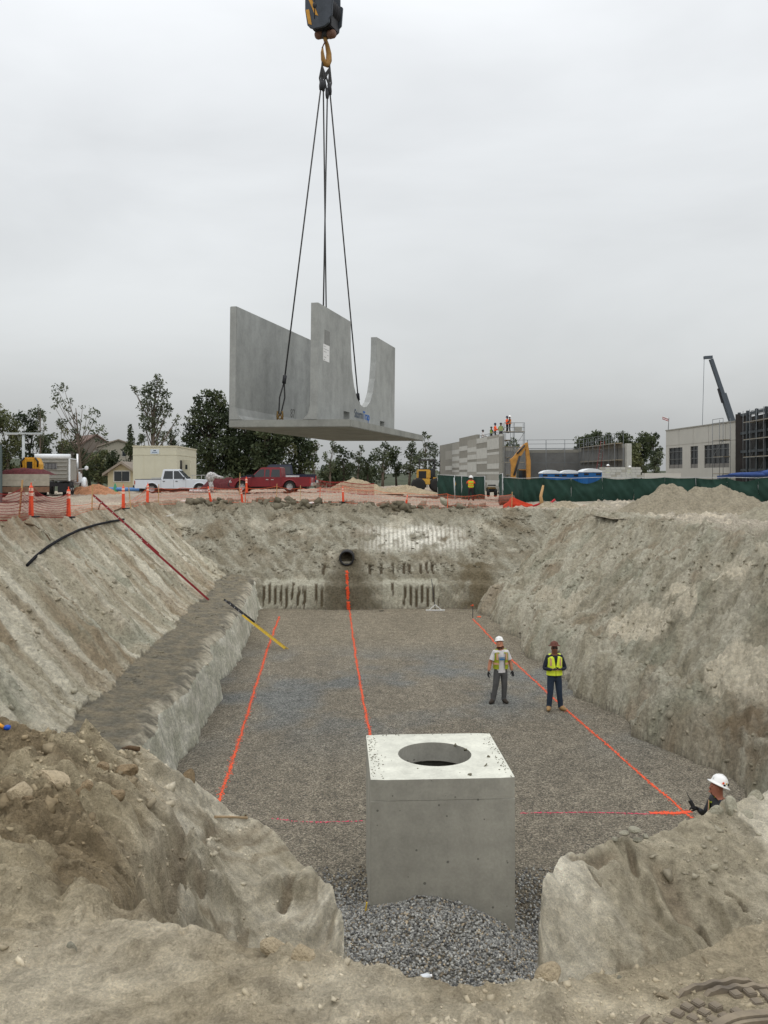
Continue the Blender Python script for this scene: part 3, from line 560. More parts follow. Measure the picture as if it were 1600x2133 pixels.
def build_unit():
    u = empty('precast_unit', (0, 0, 0), 0, 'grey precast concrete trough with a scooped wall hanging from the crane slings', 'precast concrete unit'); u.matrix_world = M_unit
    # local axes: x across, y along, z up
    s = MB(); s.box(0, PW, 0, PL, 0, PT); s.build('slab', CON2, u, bevel=.012)
    w = MB(); w.prism([(0.0, PT+.001), (.30, PT+.001), (.20, PT+.10), (.155, PT+.25), (.15, PH), (0, PH)], 0, PL-.1); w.build('wall', CON, u, bevel=.01)
    # scooped wall: outline in the y-z plane with the U-shaped opening, extruded across
    zt = PH; ym = (S1+S2)/2; hw = (S2-S1)/2
    out = [(0, PT+.001), (PL-.45, PT+.001), (PL-.45, zt), (S2, zt)]
    prof = [(.999, .9), (.97, .70), (.88, .50), (.72, .33), (.50, .21), (.25, .15), (0, .13)]
    zb = PT+.50
    for fx, fz in prof: out.append((ym+hw*fx, zb+(zt-zb)*(fz-.13)/.87))
    for fx, fz in prof[::-1][1:]: out.append((ym-hw*fx, zb+(zt-zb)*(fz-.13)/.87))
    out += [(S1, zt), (0, zt)]
    me = bpy.data.meshes.new('scooped_wall'); bm = bmesh.new()
    x0, x1 = PA-.15, PA
    ho = [(2.0, 2.0+.42), (4.62, 5.0)]        # two small drain openings at the foot of the wall
    hh = PT+.30
    # rebuild outline with the notch openings cut into its foot
    foot = [(0, PT+.001), (1.72, PT+.001), (1.72, hh), (2.16, hh), (2.16, PT+.001), (4.72, PT+.001), (4.72, hh-.02), (5.16, hh-.02), (5.16, PT+.001)]
    poly = foot+out[1:]
    n = len(poly); va = [bm.verts.new((x0, y, z)) for y, z in poly]; vb = [bm.verts.new((x1, y, z)) for y, z in poly]
    for i in range(n): bm.faces.new((va[i], vb[i], vb[(i+1) % n], va[(i+1) % n]))
    U = sorted([(y, z) for y, z in out[4:-2]])
    def ztop(y): return zt if (y < S1 or y > S2) else float(np.interp(y, [q[0] for q in U], [q[1] for q in U]))
    ybr = sorted(set([0, 1.72, 2.16, 4.72, 5.16, PL-.45, S1, S2]+[q[0] for q in U]))
    for i in range(len(ybr)-1):
        ya, yb = ybr[i], ybr[i+1]; mid = (ya+yb)/2; bt = hh if 1.72 < mid < 2.16 else hh-.02 if 4.72 < mid < 5.16 else PT+.001
        ins = S1 < mid < S2; z1 = ztop(ya+1e-6) if ins else zt; z2 = ztop(yb-1e-6) if ins else zt
        for x in (x0, x1): bm.faces.new([bm.verts.new(v) for v in ((x, ya, bt), (x, yb, bt), (x, yb, z2), (x, ya, z1))])
    bmesh.ops.recalc_face_normals(bm, faces=bm.faces); bm.to_mesh(me); bm.free(); me.materials.append(CON); link('wall', me, u)
    f = MB(); f.prism([(PA-.30, PT+.002), (PA-.151, PT+.002), (PA-.151, PT+.30), (PA-.19, PT+.12)], 0.0, 1.7); f.prism([(PA-.30, PT+.002), (PA-.151, PT+.002), (PA-.151, PT+.30), (PA-.19, PT+.12)], 2.2, 4.7)
    f.build('haunch', CON, u)
    # paper label and painted marks
    l = MB(); l.box(PA+.001, PA+.004, .33, .72, 1.38, 1.72); lb = l.build('paper_label', mat('paper', (.75, .75, .74), .7, .04), u)
    k = MB()
    ink = mat('ink', (.25, .25, .25), .7, .1)
    for i, (a, b_) in enumerate([(.36, .46), (.36, .66), (.36, .52), (.58, .66), (.36, .50), (.36, .44)]): z = 1.68-.055*i; k = MB(); k.box(PA+.0045, PA+.006, a, b_, z-.008, z); k.build('print_line', ink, lb)
    d = MB(); d.box(PA+.001, PA+.003, .40, .74, 1.73, 2.02); d.build('damp_patch', mat('damp', s2l((132, 133, 130)), .8, .15, 12), u)
    logo = [('Storm', mat('logo_grey', s2l((74, 84, 98)), .7, .15, 30), 2.52), ('Trap', mat('logo_blue', s2l((28, 92, 168)), .7, .15, 30), 3.20)]
    for body, mt, y in logo:
        me = text_mesh(body, .27, mt, .0015, 'lettering', .003); o = link('lettering', me, u); o.rotation_euler = (R(90), 0, R(90)); o.location = (PA+.004, y, PT+.22)
        xs = [v.co.x for v in me.vertices]; o.scale = (.66/(max(xs)-min(xs)) if body == 'Storm' else .56/(max(xs)-min(xs)), 1, 1)
    me = text_mesh('87', .30, mat('chalk_mark', s2l((100, 100, 98)), .8, .2), .001, 'pencil_mark'); o = link('pencil_mark', me, u); o.rotation_euler = (R(90), 0, R(90)); o.location = (.156, 3.05, .42)
    # lifting anchors cast in the slab
    anch = []
    for x, y in ((.62, 1.25), (1.45, 1.6), (.5, 4.8), (1.3, 5.1)):
        a = MB(); a.cbox((x, y, PT+.012), (.26, .22, .02)); a.tube([(x-.06, y, PT+.02), (x-.06, y, PT+.13), (x, y, PT+.19), (x+.06, y, PT+.13), (x+.06, y, PT+.02)], .022, 8)
        a.build('lifting_anchor', mat('rusty_steel', s2l((120, 92, 50)), .7, .3, 25), u); anch.append(M_unit @ Vector((x, y, PT+.17)))
    return anch
ANCH = build_unit()
def build_hoist():
    d = 18.9
    C = lambda px, py, dy=0: P(px, py, d+dy)
    hb = empty('crane_hook_block', C(678, 60), 0, 'black and yellow striped hook block with its yellow hook at the top of the photo', 'hook block')
    o0 = C(678, 60); k = d/F
    T = Matrix.Rotation(R(-24), 4, 'Z')
    blk = mat('block_paint', s2l((62, 68, 76)), .55, .2, 8); yel = mat('block_yellow', s2l((196, 142, 50)), .55, .2, 8); drk = mat('greasy_black', (.02, .02, .022), .5, .3, 10); rust = mat('cast_weight', s2l((104, 76, 62)), .7, .25, 10)
    def q(px, py, y=0): return Vector(((px-678)*k, y, -(py-60)*k))
    # side cheeks (outline traced as metres), one each side of the sheaves
    def cheek(y0, y1, sx=0):
        pts = [(645, -40), (700, -40), (700, 8), (706, 12), (703, 50), (698, 54), (697, 62), (688, 68), (664, 68), (655, 64), (650, 58), (645, 26), (645, 0)]
        poly = [(q(x, y).x*1.06+sx, q(x, y).z) for x, y in pts]
        m = MB(); m.prism(poly, y0, y1, T); return m
    for y0 in (-.26, .20): cheek(y0, y0+.06).build('cheek_plate', blk, hb, bevel=.008)
    # hazard stripes on the front plate
    for a, b_ in (((645, -10), (672, 44)), ((668, -38), (684, -2)), ((645, 26), (657, 60)), ((680, -40), (700, 2))):
        w = 8.0; m = MB(); pl = [(q(a[0], a[1]).x, q(*a).z), (q(a[0]+w, a[1]).x, q(*a).z), (q(b_[0]+w*.3, b_[1]).x, q(*b_).z), (q(b_[0]-w*.7, b_[1]).x, q(b_[0], b_[1]-4).z)]
        m.prism(pl, -.268, -.262, T); m.build('hazard_stripe', yel, hb)
    sh = MB()
    for yy in (-.14, -.04, .06, .14): sh.lathe([(.05, -.03), (.30, -.03), (.27, 0), (.30, .03), (.05, .03)], 24, (0, yy, .36), T, 'y')
    sh.build('sheave', drk, hb)
    b = MB(); b.cbox((0, 0, .08), (.46, .36, .30), T); b.build('cheek_spacer', drk, hb, bevel=.02)
    for sx, hh in ((-1, -.10), (1, -.15)):
        w = MB(); w.lathe([(0, -.09), (.07, -.09), (.095, -.05), (.095, .05), (.07, .09), (0, .09)], 14, (sx*.15, 0, hh+.0), T, 'x'); w.build('swivel_weight', rust, hb)
    ax = MB(); ax.lathe([(0, 0), (.09, 0), (.09, .2), (0, .2)], 12, (0, 0, -.2), T); ax.build('trunnion', drk, hb)
    for px in (658,):
        r_ = MB(); r_.tube([q(px, -40, -.33), q(px, 56, -.33)], .012, 6); r_.ell(q(px, 28, -.33), (.045, .03, .07)); r_.ell(q(px, 0, -.33), (.05, .03, .05)); r_.build('latch_cord', drk, hb)
    hk = MB(); pts = [Vector((q_.x*.55, q_.x*.6, q_.z)) for q_ in (q(678, 74), q(678, 84), q(684, 92), q(690, 108), q(690, 122), q(684, 133), q(676, 134), q(670, 126), q(667, 112), q(668, 100))]
    hk.tube(pts, [.05, .045, .05, .062, .07, .07, .062, .05, .035, .012], 10); hk.build('hook', mat('hook_brown', s2l((150, 112, 58)), .6, .3, 8), hb)
    lt = MB(); lt.bar(q(678, 88, -.05), q(672, 103, -.08), .06, .02); lt.build('safety_latch', mat('brown_paint', s2l((92, 62, 50)), .6, .2), hb)
    top = o0+q(679, 128)
    names = ['sling to the near left anchor, at the left', 'inner left sling that drops behind the scooped wall', 'inner right sling that drops behind the scooped wall', 'right sling that drops through the scoop of the wall']
    ends = [(669, 178, ANCH[0]), (673.5, 180, ANCH[2]), (682, 196, ANCH[1]), (687, 188, ANCH[3])]
    for (px, py, an), nm in zip(ends, names):
        j = C(px, py, 0); s = empty('sling', j, 0, 'black wire rope ' + nm, 'crane sling', 'slings between the hook and the precast unit')
        e = MB()
        for dx in (-.045, .045):
            a = top-j+Vector((dx*1.3, dx, .12)); e.tube([a, a+Vector((dx*.5, 0, -.25)), Vector((dx*.7, 0, .16)), Vector((0, 0, 0))], .024, 6)
        e.build('eye_loop', ROPE, s)
        fr = MB(); dr = (an-j).normalized(); fr.tube([-dr*.12, dr*.02, dr*.1], [.045, .045, .03], 8); fr.build('ferrule', STEEL, s)
        low = an-dr*.75; rr = MB(); rr.tube([Vector((0, 0, 0)), low-j], .017, 7); rr.build('rope', ROPE, s)
        f2 = MB(); f2.tube([low-j-dr*.14, low-j+dr*.04], .042, 8); f2.build('ferrule', STEEL, s)
        e2 = MB()
        for dx in (-.05, .05): e2.tube([low-j, low-j+dr*.35+Vector((dx, dx, 0)), an-j+Vector((dx*.5, 0, .06)), an-j], .017, 6)
        e2.build('eye_loop', ROPE, s)
        sk = MB(); sk.tube([an-j+Vector((-.05, 0, .1)), an-j+Vector((-.06, 0, -.02)), an-j+Vector((0, 0, -.08)), an-j+Vector((.06, 0, -.02)), an-j+Vector((.05, 0, .1))], .02, 8); sk.build('shackle', mat('brass_shackle', s2l((128, 104, 58)), .5, .3, 20), s)
build_hoist()

# ---------------------------------------------------------------- concrete box with round opening
def build_box():
    top = 2.22; b0 = -.4
    yaw = math.atan2(-.11, 2.15)
    T0 = (-.19, 12.25, 0); o = empty('manhole_box', T0, R(3.0), 'big square concrete box with a round opening in its pale top, standing in the gravel', 'concrete box')
    w, l = 2.09, 2.14
    n = 48; t = top; m = MB(); cx, cy, rx = w*.5, l*.52, .575
    sq = [];
    for k in range(n):
        a = 2*math.pi*k/n; c, s_ = math.cos(a), math.sin(a); f = min(w/2/abs(c) if abs(c) > 1e-6 else 9, l/2/abs(s_) if abs(s_) > 1e-6 else 9); sq.append((w/2+c*f, l/2+s_*f))
    ci = [(cx+rx*math.cos(2*math.pi*k/n), cy+rx*math.sin(2*math.pi*k/n)) for k in range(n)]
    # lid slab with the round hole
    zb = t-.30
    vs = [(x, y, t) for x, y in sq]+[(x, y, t) for x, y in ci]+[(x, y, zb) for x, y in ci]+[(x, y, zb) for x, y in sq]
    fs = []
    for k in range(n):
        k2 = (k+1) % n; fs += [(k, k2, n+k2, n+k), (n+k, n+k2, 2*n+k2, 2*n+k), (2*n+k, 2*n+k2, 3*n+k2, 3*n+k), (3*n+k, 3*n+k2, k2, k)]
    # the corners of the square
    m.add(vs, fs)
    lid = bpy.data.materials.new('box_top')
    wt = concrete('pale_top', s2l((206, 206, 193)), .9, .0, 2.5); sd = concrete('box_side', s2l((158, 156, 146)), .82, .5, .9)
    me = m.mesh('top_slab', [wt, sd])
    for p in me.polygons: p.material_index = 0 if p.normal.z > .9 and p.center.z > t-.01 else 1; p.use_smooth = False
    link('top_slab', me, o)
    # exact corners: walls as four slabs under it, 4 mm inside
    g = .14
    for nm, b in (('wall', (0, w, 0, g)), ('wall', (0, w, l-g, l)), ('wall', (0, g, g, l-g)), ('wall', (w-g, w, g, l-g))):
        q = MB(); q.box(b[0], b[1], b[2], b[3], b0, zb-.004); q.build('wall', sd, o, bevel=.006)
    q = MB(); q.box(w+.002, w+.03, .25, .9, 1.0, 1.75); q.build('joint_plate', sd, o)
    fl = MB(); fl.box(g+.01, w-g-.01, g+.01, l-g-.01, .25, .5); fl.build('floor', mat('box_floor_grey', (.05, .05, .05), .5, .3), o)  # very dark grey floor inside the box
    dr = MB(); r = random.Random(4)
    for i in range(6): a = r.uniform(0, 6); dr.tube([(cx+.5*math.cos(a), cy+.45*math.sin(a), 1.3), (cx+.1, cy, 1.2+r.random()*.2), (cx-.5*math.cos(a+.6), cy-.4*math.sin(a+.6), 1.35)], .035, 6)
    dr.build('hanging_straps', mat('black_rubber', (.02, .02, .02), .5, .3), o)
    # crumbs and chipped edge on the top
    r = np.random.default_rng(8); pt = []; sz = []
    for i in range(190):
        u = r.random()
        if u < .45: x, y = abs(r.normal(0, .10))+.015, r.uniform(.02, l-.02)
        elif u < .75: x, y = w-.02-abs(r.normal(0, .07)), r.uniform(.02, l-.02)
        elif u < .9: x, y = r.uniform(0, w), l-.02-abs(r.normal(0, .05))
        else: x, y = r.uniform(.05, w-.05), r.uniform(.05, l-.05)
        if math.hypot(x-cx, y-cy) < rx+.03: continue
        pt.append((x, y, t+.004)); sz.append(r.uniform(.006, .02))
    pt += [(1.75, .52, t+.01), (1.45, .13, t+.01), (1.55, 1.25, t+.01), (1.42, 1.5, t+.008), (1.86, .9, t+.012)]; sz += [.05, .045, .04, .035, .04]
    link('grit', scatter_stones('grit', pt, sz, np.tile([s2l((118, 114, 98))], (len(pt), 1)), MATS['stone'], 9, .4), o)['kind'] = 'stuff'
    # diagonal square panes at the corners that the ring outline misses
    c = MB()
    return o
BOX = build_box()
# ---------------------------------------------------------------- marking paint sprayed on the gravel
ORG = mat('orange_paint', s2l((236, 92, 52)), .7, .15, 40); PNK = mat('pink_paint', s2l((214, 60, 96)), .6, .2, 40); 
def paint(pts, w, mt, label, dens, seed=0, s=.035, fill=1.0, zadd=.006, name='paint_line'):
    r = np.random.default_rng(seed); V = []; Fc = []; base = Vector(pts[0])
    for i in range(len(pts)-1):
        a, b = np.array(pts[i], float), np.array(pts[i+1], float); L = np.hypot(*(b-a)[:2]); n = int(L*dens)
        t = r.random(n); c = a+(b-a)*t[:, None]; per = np.array([-(b-a)[1], (b-a)[0]])/L
        s_ = i*L+t*L; wl = w*(.7+.5*pn(s_*1.3+seed, s_*0+3)+.3*pn(s_*7, s_*0+8)); keep = r.random(n) < fill*(.85+.5*pn(s_*3+50, s_*0))
        off = np.where(r.random(n) < .80, r.normal(0, .38, n), r.normal(0, 1.0, n))*wl; c = (c+per*off[:, None])[keep]; n = len(c); wob = .05*pn(c[:, 1]*.7+seed, c[:, 1]*0)
        x, y = c[:, 0]+wob, c[:, 1]; z = (gravel_z(x, y) if mt is not None else 0)+zadd+r.random(n)*.002
        k = 5; an = np.arange(k)*2*np.pi/k+r.uniform(0, 6, n)[:, None]; rad = s*r.uniform(.4, 1.15, n)[:, None]*r.uniform(.6, 1.2, (n, k))
        v = np.stack([x[:, None]+np.cos(an)*rad, y[:, None]+np.sin(an)*rad, np.repeat(z[:, None], k, 1)+r.normal(0, .0015, (n, k))], -1); b0 = len(V)*0+sum(len(q) for q in V)
        V.append(v.reshape(-1, 3)); Fc.append(np.arange(n*k).reshape(n, k)+b0)
    me = np_mesh(name, np.concatenate(V), np.concatenate(Fc), mt); setp(link(name, me), label, 'painted line', 'lines sprayed on the gravel'); 
def G0(px, py, z=0): d = (EYE-z)*F/(py-HY); return ((px-CX)/F*d, d)
paint([G0(582, 1285), G0(560, 1345), G0(532, 1435), G0(490, 1570), G0(455, 1680)], .065, ORG, 'bright orange sprayed line nearest the gravel bench, leftmost line in the pit', 300, 1, .019, .75)
paint([G0(728, 1270), G0(741, 1370), G0(755, 1450), G0(770, 1530), G0(776, 1580)], .05, ORG, 'bright orange sprayed line running from the pipe mound to behind the concrete box', 300, 2, .019, .75)
paint([G0(985, 1290), G0(1065, 1375), G0(1160, 1462), G0(1300, 1585), G0(1440, 1706)], .05, ORG, 'bright orange sprayed line passing behind the two standing men', 300, 3, .019, .75)
paint([G0(1355, 1695), G0(1405, 1696), G0(1440, 1692)], .06, ORG, 'short thick orange cross stroke by the crouched worker in the white hat', 700, 4, .022)
paint([G0(1085, 1697), G0(1240, 1695), G0(1360, 1697), G0(1437, 1694)], .03, PNK, 'thin pink sprayed line right of the concrete box', 230, 5, .014, .8)
paint([G0(565, 1713), G0(660, 1714), G0(758, 1713)], .045, PNK, 'faint pink speckled line left of the concrete box', 60, 6, .02, .8)
def wall_paint():
    r = np.random.default_rng(2); pt = []
    for i in range(700):
        v = r.random(); py = 1190+v*80; px = 722.5+v*4+r.normal(0, 1.1)
        h = hit(px, py, 41, 47); pt.append(tuple(h+Vector((0, -.10, .02))))
    me = scatter_stones('paint_line', pt, r.uniform(.03, .08, len(pt)), np.ones((len(pt), 3)), ORG, 3, .4); setp(link('paint_line', me), 'orange sprayed streak running down the dirt mound below the pipe', 'painted line', 'lines sprayed on the gravel')
wall_paint()
# ---------------------------------------------------------------- ladders, pipes and tools in the pit
RED = mat('red_fibreglass', s2l((128, 34, 38)), .5, .2, 12); ALU = mat('aluminium', (.55, .55, .55), .4, .1, 30, metal=.6); YEL = mat('yellow_fibreglass', s2l((200, 168, 56)), .5, .12, 12); BLK = mat('black_plastic', (.018, .018, .02), .45, .3, 20)
def ladder(p0, p1, w, mt, label, rungs, mt2=None, split=.5, up=Vector((0, 0, 1))):
    L = (p1-p0).length; o = empty('ladder', p0, 0, label, 'ladder')
    q = (p1-p0).normalized(); side = q.cross(up).normalized(); nrm = side.cross(q).normalized()
    M = Matrix((side, q, nrm)).transposed().to_4x4(); M.translation = p0; o.matrix_world = M
    for s in (-1, 1):
        for a, b, m_, off in ((0, L*(split+.06), mt, 0), (L*(split-.06), L, mt2 or mt, .045)):
            m = MB(); x = s*w/2*(1 if off == 0 else .86)
            m.box(x-.012, x+.012, a, b, off-.035, off+.035); m.box(x-.03*(s > 0), x+.03*(s < 0), a, b, off-.037, off-.030); m.box(x-.03*(s > 0), x+.03*(s < 0), a, b, off+.030, off+.037); m.build('rail', m_, o)
    r0 = MB(); r0.tube([(-w/2+.01, 0, 0), (w/2-.01, 0, 0)], .016, 8); me = r0.mesh('rung', ALU)
    for i in range(rungs): y = L*(i+.5)/rungs; link('rung', me, o, (0, y, .045 if y > L*split else 0))
    return o
def P2(px, py, z): d = (EYE-z)*F/(py-HY); return P(px, py, d)
a = hit(437, 1256); b = hit(205, 1046)
a = hit(434, 1254, 28, 40)+Vector((0, 0, .10)); b = P(194, 1034, 35.2)
ladder(a, b, .42, RED, 'long red extension ladder leaning up the left slope of the pit', 20, up=(a*1.0-Vector((0, 0, EYE))).normalized().cross((b-a).normalized())+Vector((.68, 0, .73))*.16)
c = P2(598, 1353, .05); d_ = P(470, 1253, 33.6)
ladder(c, d_, .42, YEL, 'yellow ladder with a black upper end leaning from the gravel onto the left bench', 14, BLK, .62, up=(c-Vector((0, 0, EYE))).normalized().cross((d_-c).normalized())+Vector((.45, 0, .85))*.42)
def curve_pts(pix, y0, y1, lift):
    return [hit(x, y, y0, y1)+Vector((0, 0, lift)) for x, y in pix]
hp = curve_pts([(57, 1184), (75, 1165), (100, 1145), (130, 1126), (165, 1109), (200, 1098), (230, 1091), (258, 1086)], 12, 60, .09)
m = MB(); m.tube([v-hp[0] for v in hp], .046, 10)
setp(m.build('black_pipe', mat('black_pe', (.012, .013, .015), .75, .2, 8, spec=.1), None, hp[0]), 'bent black plastic pipe lying across the left slope', 'pipe')
# corrugated pipe stub in the far face
def stub():
    c = P(723, 1161, 43.75); o = empty('drain_pipe', c, 0, 'open mouth of a black corrugated drain pipe in the far face of the pit', 'drain pipe')
    m = MB(); pr = []
    for i in range(14): y = .06*i; pr += [(.37+.02*(i % 2), y-.45)]
    m.lathe(pr, 28, (0, 0, 0), None, 'y'); m.lathe([(.37, -.45), (.30, -.45), (.30, 2.4)], 28, (0, 0, 0), None, 'y'); m.build('shell', BLK, o)
    e = MB(); e.lathe([(0, 2.3), (.30, 2.3)], 28, (0, 0, 0), None, 'y'); e.build('end_cap', BLK, o)
    s = MB(); s.lathe([(.0, 0), (.30, 0)], 2, (0, 0, 0))
    sl_ = MB(); sl_.add([(-.24, -.4, -.18), (.24, -.4, -.18), (.24, 1.5, -.16), (-.24, 1.5, -.16), (-.12, -.42, -.27), (.12, -.42, -.27), (.12, 1.5, -.27), (-.12, 1.5, -.27)], [(0, 1, 2, 3), (4, 5, 1, 0), (7, 6, 5, 4)]); sl_.build('silt', mat('silt', s2l((120, 116, 104)), .9, .2, 20), o)
stub()
# landscape rake leaning on the far face, survey stakes, offcuts
def rake():
    b = P2(907, 1273, .02); o = empty('landscape_rake', b, 0, 'wide aluminium rake with a dark handle propped against the far face', 'rake')
    h = MB(); h.tube([(0, 0, .05), (-.16, .5, 1.5)], .018, 6); h.build('handle', STEEL, o)
    w = MB(); w.bar((-.46, 0, .05), (.46, 0, .05), .05, .05); w.build('head', mat('white_alu', (.7, .7, .68), .5, .1), o)
    for s in (-1, 1): k = MB(); k.bar((s*.30, 0, .06), (0, .08, .30), .03, .03); k.build('brace', MATS['white_alu'], o)
    t = MB()
    for i in range(22): t.box(-.44+i*.042, -.43+i*.042, -.03, -.02, 0, .05)
    t.build('teeth', MATS['white_alu'], o)['kind'] = 'stuff'
rake()
WOOD = mat('pale_wood', s2l((186, 150, 104)), .8, .2, 8); RIB = mat('orange_ribbon', s2l((232, 74, 44)), .7, .15, 12)
def stake(px, py, top, d, label, cat='stake', group=None, w=.045, mt=None, lean=0, ribbon=None, yellow=None):
    b = P(px, py, d); h = (py-top)/F*d; o = empty('wooden_stake', b, 0, label, cat, group)
    m = MB(); m.bar((0, 0, -.15), (lean*h, 0, h), w, w*.6); m.build('post', mt or WOOD, o)
    if ribbon:
        r = MB(); r.bar((lean*h*.8, -.02, h*ribbon), (lean*h, -.03, h*1.01), w*1.6, w*1.5); r.build('ribbon', RIB, o)
    return o
b = P2(985, 1287, .02); o = empty('survey_stake', b, 0, 'thin survey stake with an orange top at the head of the right paint line', 'stake')
m = MB(); m.bar((0, 0, 0), (0, 0, .62), .03); m.build('post', STEEL, o); m = MB(); m.bar((0, -.002, .55), (0, -.002, .62), .05); m.bar((-.1, 0, .57), (.02, 0, .55), .02); m.build('flag', ORG, o)
b = P2(998, 1285, .03); m = MB(); m.ell((0, 0, 0), (.1, .08, .03)); setp(m.build('painted_stone', ORG, None, b), 'small orange painted stone beside the survey stake', 'stone')
b = hit(349, 1078, 20, 60); m = MB(); m.bar((-.28, 0, .02), (.32, .1, .16), .07, .07); setp(m.build('plank_offcut', mat('white_wood', (.68, .66, .6), .8, .1), None, b), 'short white plank offcut lying high on the left slope', 'plank')
for px, py, l in ((795, 1273, 'black strap scrap at the foot of the far face'),): b = P2(px, py, .03); m = MB(); m.bar((-.12, 0, 0), (.1, .05, 0), .06, .05); setp(m.build('strap_scrap', BLK, None, b), l, 'strap')
# twigs, roots, planks by the left spur
def twig(pix, r, label, mt, y0=3, y1=60, lift=.03, cat='branch'):
    v = curve_pts(pix, y0, y1, lift); m = MB(); m.tube([q-v[0] for q in v], r, 6); setp(m.build('branch', mt, None, v[0]), label, cat)
BRK = mat('bark', s2l((92, 74, 54)), .9, .3, 30)
twig([(205, 1062), (208, 1052), (214, 1046)], .03, 'bent dead root at the rim left of the red ladder', BRK, 10)
twig([(238, 1066), (252, 1060), (262, 1050)], .03, 'bent dead root at the rim right of the red ladder', BRK, 10)
twig([(50, 1092), (70, 1096), (84, 1106), (98, 1118), (104, 1128)], .03, 'crooked dead root hanging down the upper left slope', BRK, 10)
twig([(255, 1562), (270, 1565), (290, 1568)], .02, 'short dark stick on the left bench above the broken mound', BRK, 5)
twig([(448, 1709), (480, 1709), (516, 1711)], .011, 'pale broken stick lying across the crest of the left spur', mat('pale_stick', s2l((160, 140, 110)), .8, .2, 30), 4)
twig([(478, 1688), (500, 1702), (512, 1706)], .008, 'thin dark twig beside the pale stick on the left spur', BRK, 4)
# rocks that stand out, one by one
def rock_mesh(seed, mt, rough=.25, flat=.75):
    r = random.Random(seed); bm = bmesh.new(); bmesh.ops.create_icosphere(bm, subdivisions=3, radius=.5)
    pl = []
    for i in range(9):
        n = Vector((r.gauss(0, 1), r.gauss(0, 1), r.gauss(0, 1))).normalized(); pl.append((n, r.uniform(.28, .44)))
    for v in bm.verts:
        for n, dd in pl:
            k = v.co.dot(n)-dd
            if k > 0: v.co -= n*k
        q = v.co*3+Vector((seed*3.1, 0, 0)); v.co *= 1+rough*.35*float(fbm(np.array([q.x+q.z*1.3]), np.array([q.y-q.z*.7]), 4)[0])
        v.co.z *= flat
    me = bpy.data.meshes.new('rock'); bm.to_mesh(me); bm.free(); me.materials.append(mt); return me
RK1 = mat('rock_tan', s2l((172, 157, 130)), .95, .2, 5, .02, 12); RK2 = mat('rock_brown', s2l((142, 124, 97)), .95, .25, 5, .02, 12); RK3 = mat('rock_grey', s2l((160, 156, 138)), .95, .2, 6, .02, 12)
def rock(px, py, wpx, seed, mt, label, d=None, asp=(1, .8, .8), rz=0):
    h = hit(px, py, 2.0, 80) if d is None else P(px, py, d); s = wpx/F*h.y
    o = link('rock', rock_mesh(seed, mt), None, h+Vector((0, s*.25, -s*.05))); o.scale = (s*asp[0], s*asp[1], s*asp[2]); o.rotation_euler = (seed*.7, seed*.4, rz)
    setp(o, label, 'rock')
rock(575, 1985, 78, 1, RK1, 'big tan rock perched on the lip of the left spur', asp=(1, .7, .7))
rock(640, 2010, 92, 2, RK1, 'large whitish flecked rock on the near rim, just left of the gravel gap', asp=(1, .8, .6))
rock(148, 1985, 42, 3, RK3, 'small dark edged rock alone on the near ground at the left', asp=(1, .7, .6))
rock(448, 2066, 24, 4, RK3, 'pebble sized grey rock standing in the middle of the near ground', asp=(.8, .8, 1))
rock(208, 1605, 42, 5, RK2, 'rounded brown boulder set in the broken mound, upper right of its cave', asp=(1, .8, 1))
rock(255, 1615, 62, 6, RK2, 'widest brown boulder at the right end of the broken mound', asp=(1, .8, .8))
rock(228, 1665, 62, 7, RK2, 'angular brown boulder below the two upper boulders of the mound', asp=(1, .7, .6))
rock(170, 1650, 60, 8, RK2, 'tall brown block at the middle of the broken mound', asp=(.8, .8, 1))
rock(100, 1630, 90, 9, RK1, 'broad tan block at the left side of the broken mound', asp=(1, .8, .7))
rock(35, 1660, 80, 10, RK1, 'pale tan block at the left edge of the photo in the mound', asp=(1, .8, .8))
rock(55, 1670, 34, 11, RK2, 'small brown block wedged between the tan blocks at the far left', asp=(1, .8, .8))
rock(390, 1625, 46, 12, RK2, 'flat dark brown slab at the crest between the mound and the bench', asp=(1, .8, .45))
rock(505, 1705, 30, 13, RK3, 'grey slab tipping over the crest of the left spur', asp=(1, .6, .5))
rock(1140, 2045, 80, 14, RK1, 'pointed pale rock at the foot of the right spur by the gravel gap', asp=(1, .7, .6))
rock(1250, 2045, 34, 15, RK3, 'rounded brown rock in the row of small rocks on the right near rim', asp=(1, .8, .8))
rock(1290, 2042, 22, 16, RK3, 'smallest round rock of the row on the right near rim', asp=(1, .8, .8))
rock(1382, 2080, 30, 17, RK1, 'round tan rock between the two black arcs of the buried ring', asp=(1, .9, .8))
rock(1475, 2010, 34, 18, RK1, 'dusty brown rock above the buried ring', asp=(1, .8, .6))
rock(1530, 1690, 60, 19, RK3, 'pale green grey boulder directly in front of the crouched worker', asp=(1, .8, .6))
rock(1496, 1700, 44, 20, RK3, 'lower green grey boulder left of the worker boulder', asp=(1, .8, .6))
rock(1580, 1668, 44, 21, RK3, 'green grey boulder at the right edge of the crest behind the worker boulder', asp=(1, .8, .6))
rock(1555, 1705, 40, 22, RK3, 'broken grey boulder right of the worker boulder', asp=(1, .8, .6))
for i, (x, y, w, l) in enumerate([(1300, 1735, 22, 'leftmost upper'), (1322, 1728, 26, 'largest, topmost'), (1345, 1742, 18, 'rightmost'), (1282, 1748, 16, 'smallest, lower left'), (1328, 1750, 20, 'lowest middle')]):
    h = P(x, y, 7.4); o = link('rock', rock_mesh(30+i, RK3), None, h); s = w/F*7.4; o.scale = (s, s, s*.7)
    setp(o, l+' grey rubble stone in the small heap on the right spur', 'rock', 'rubble stones heaped on the right spur')
rock(925, 1045, 26, 41, RK3, 'dark rock on the far rim behind the pit', 47.5); rock(1445, 1065, 36, 42, RK3, 'grey boulder at the foot of the tall dirt pile', 41)
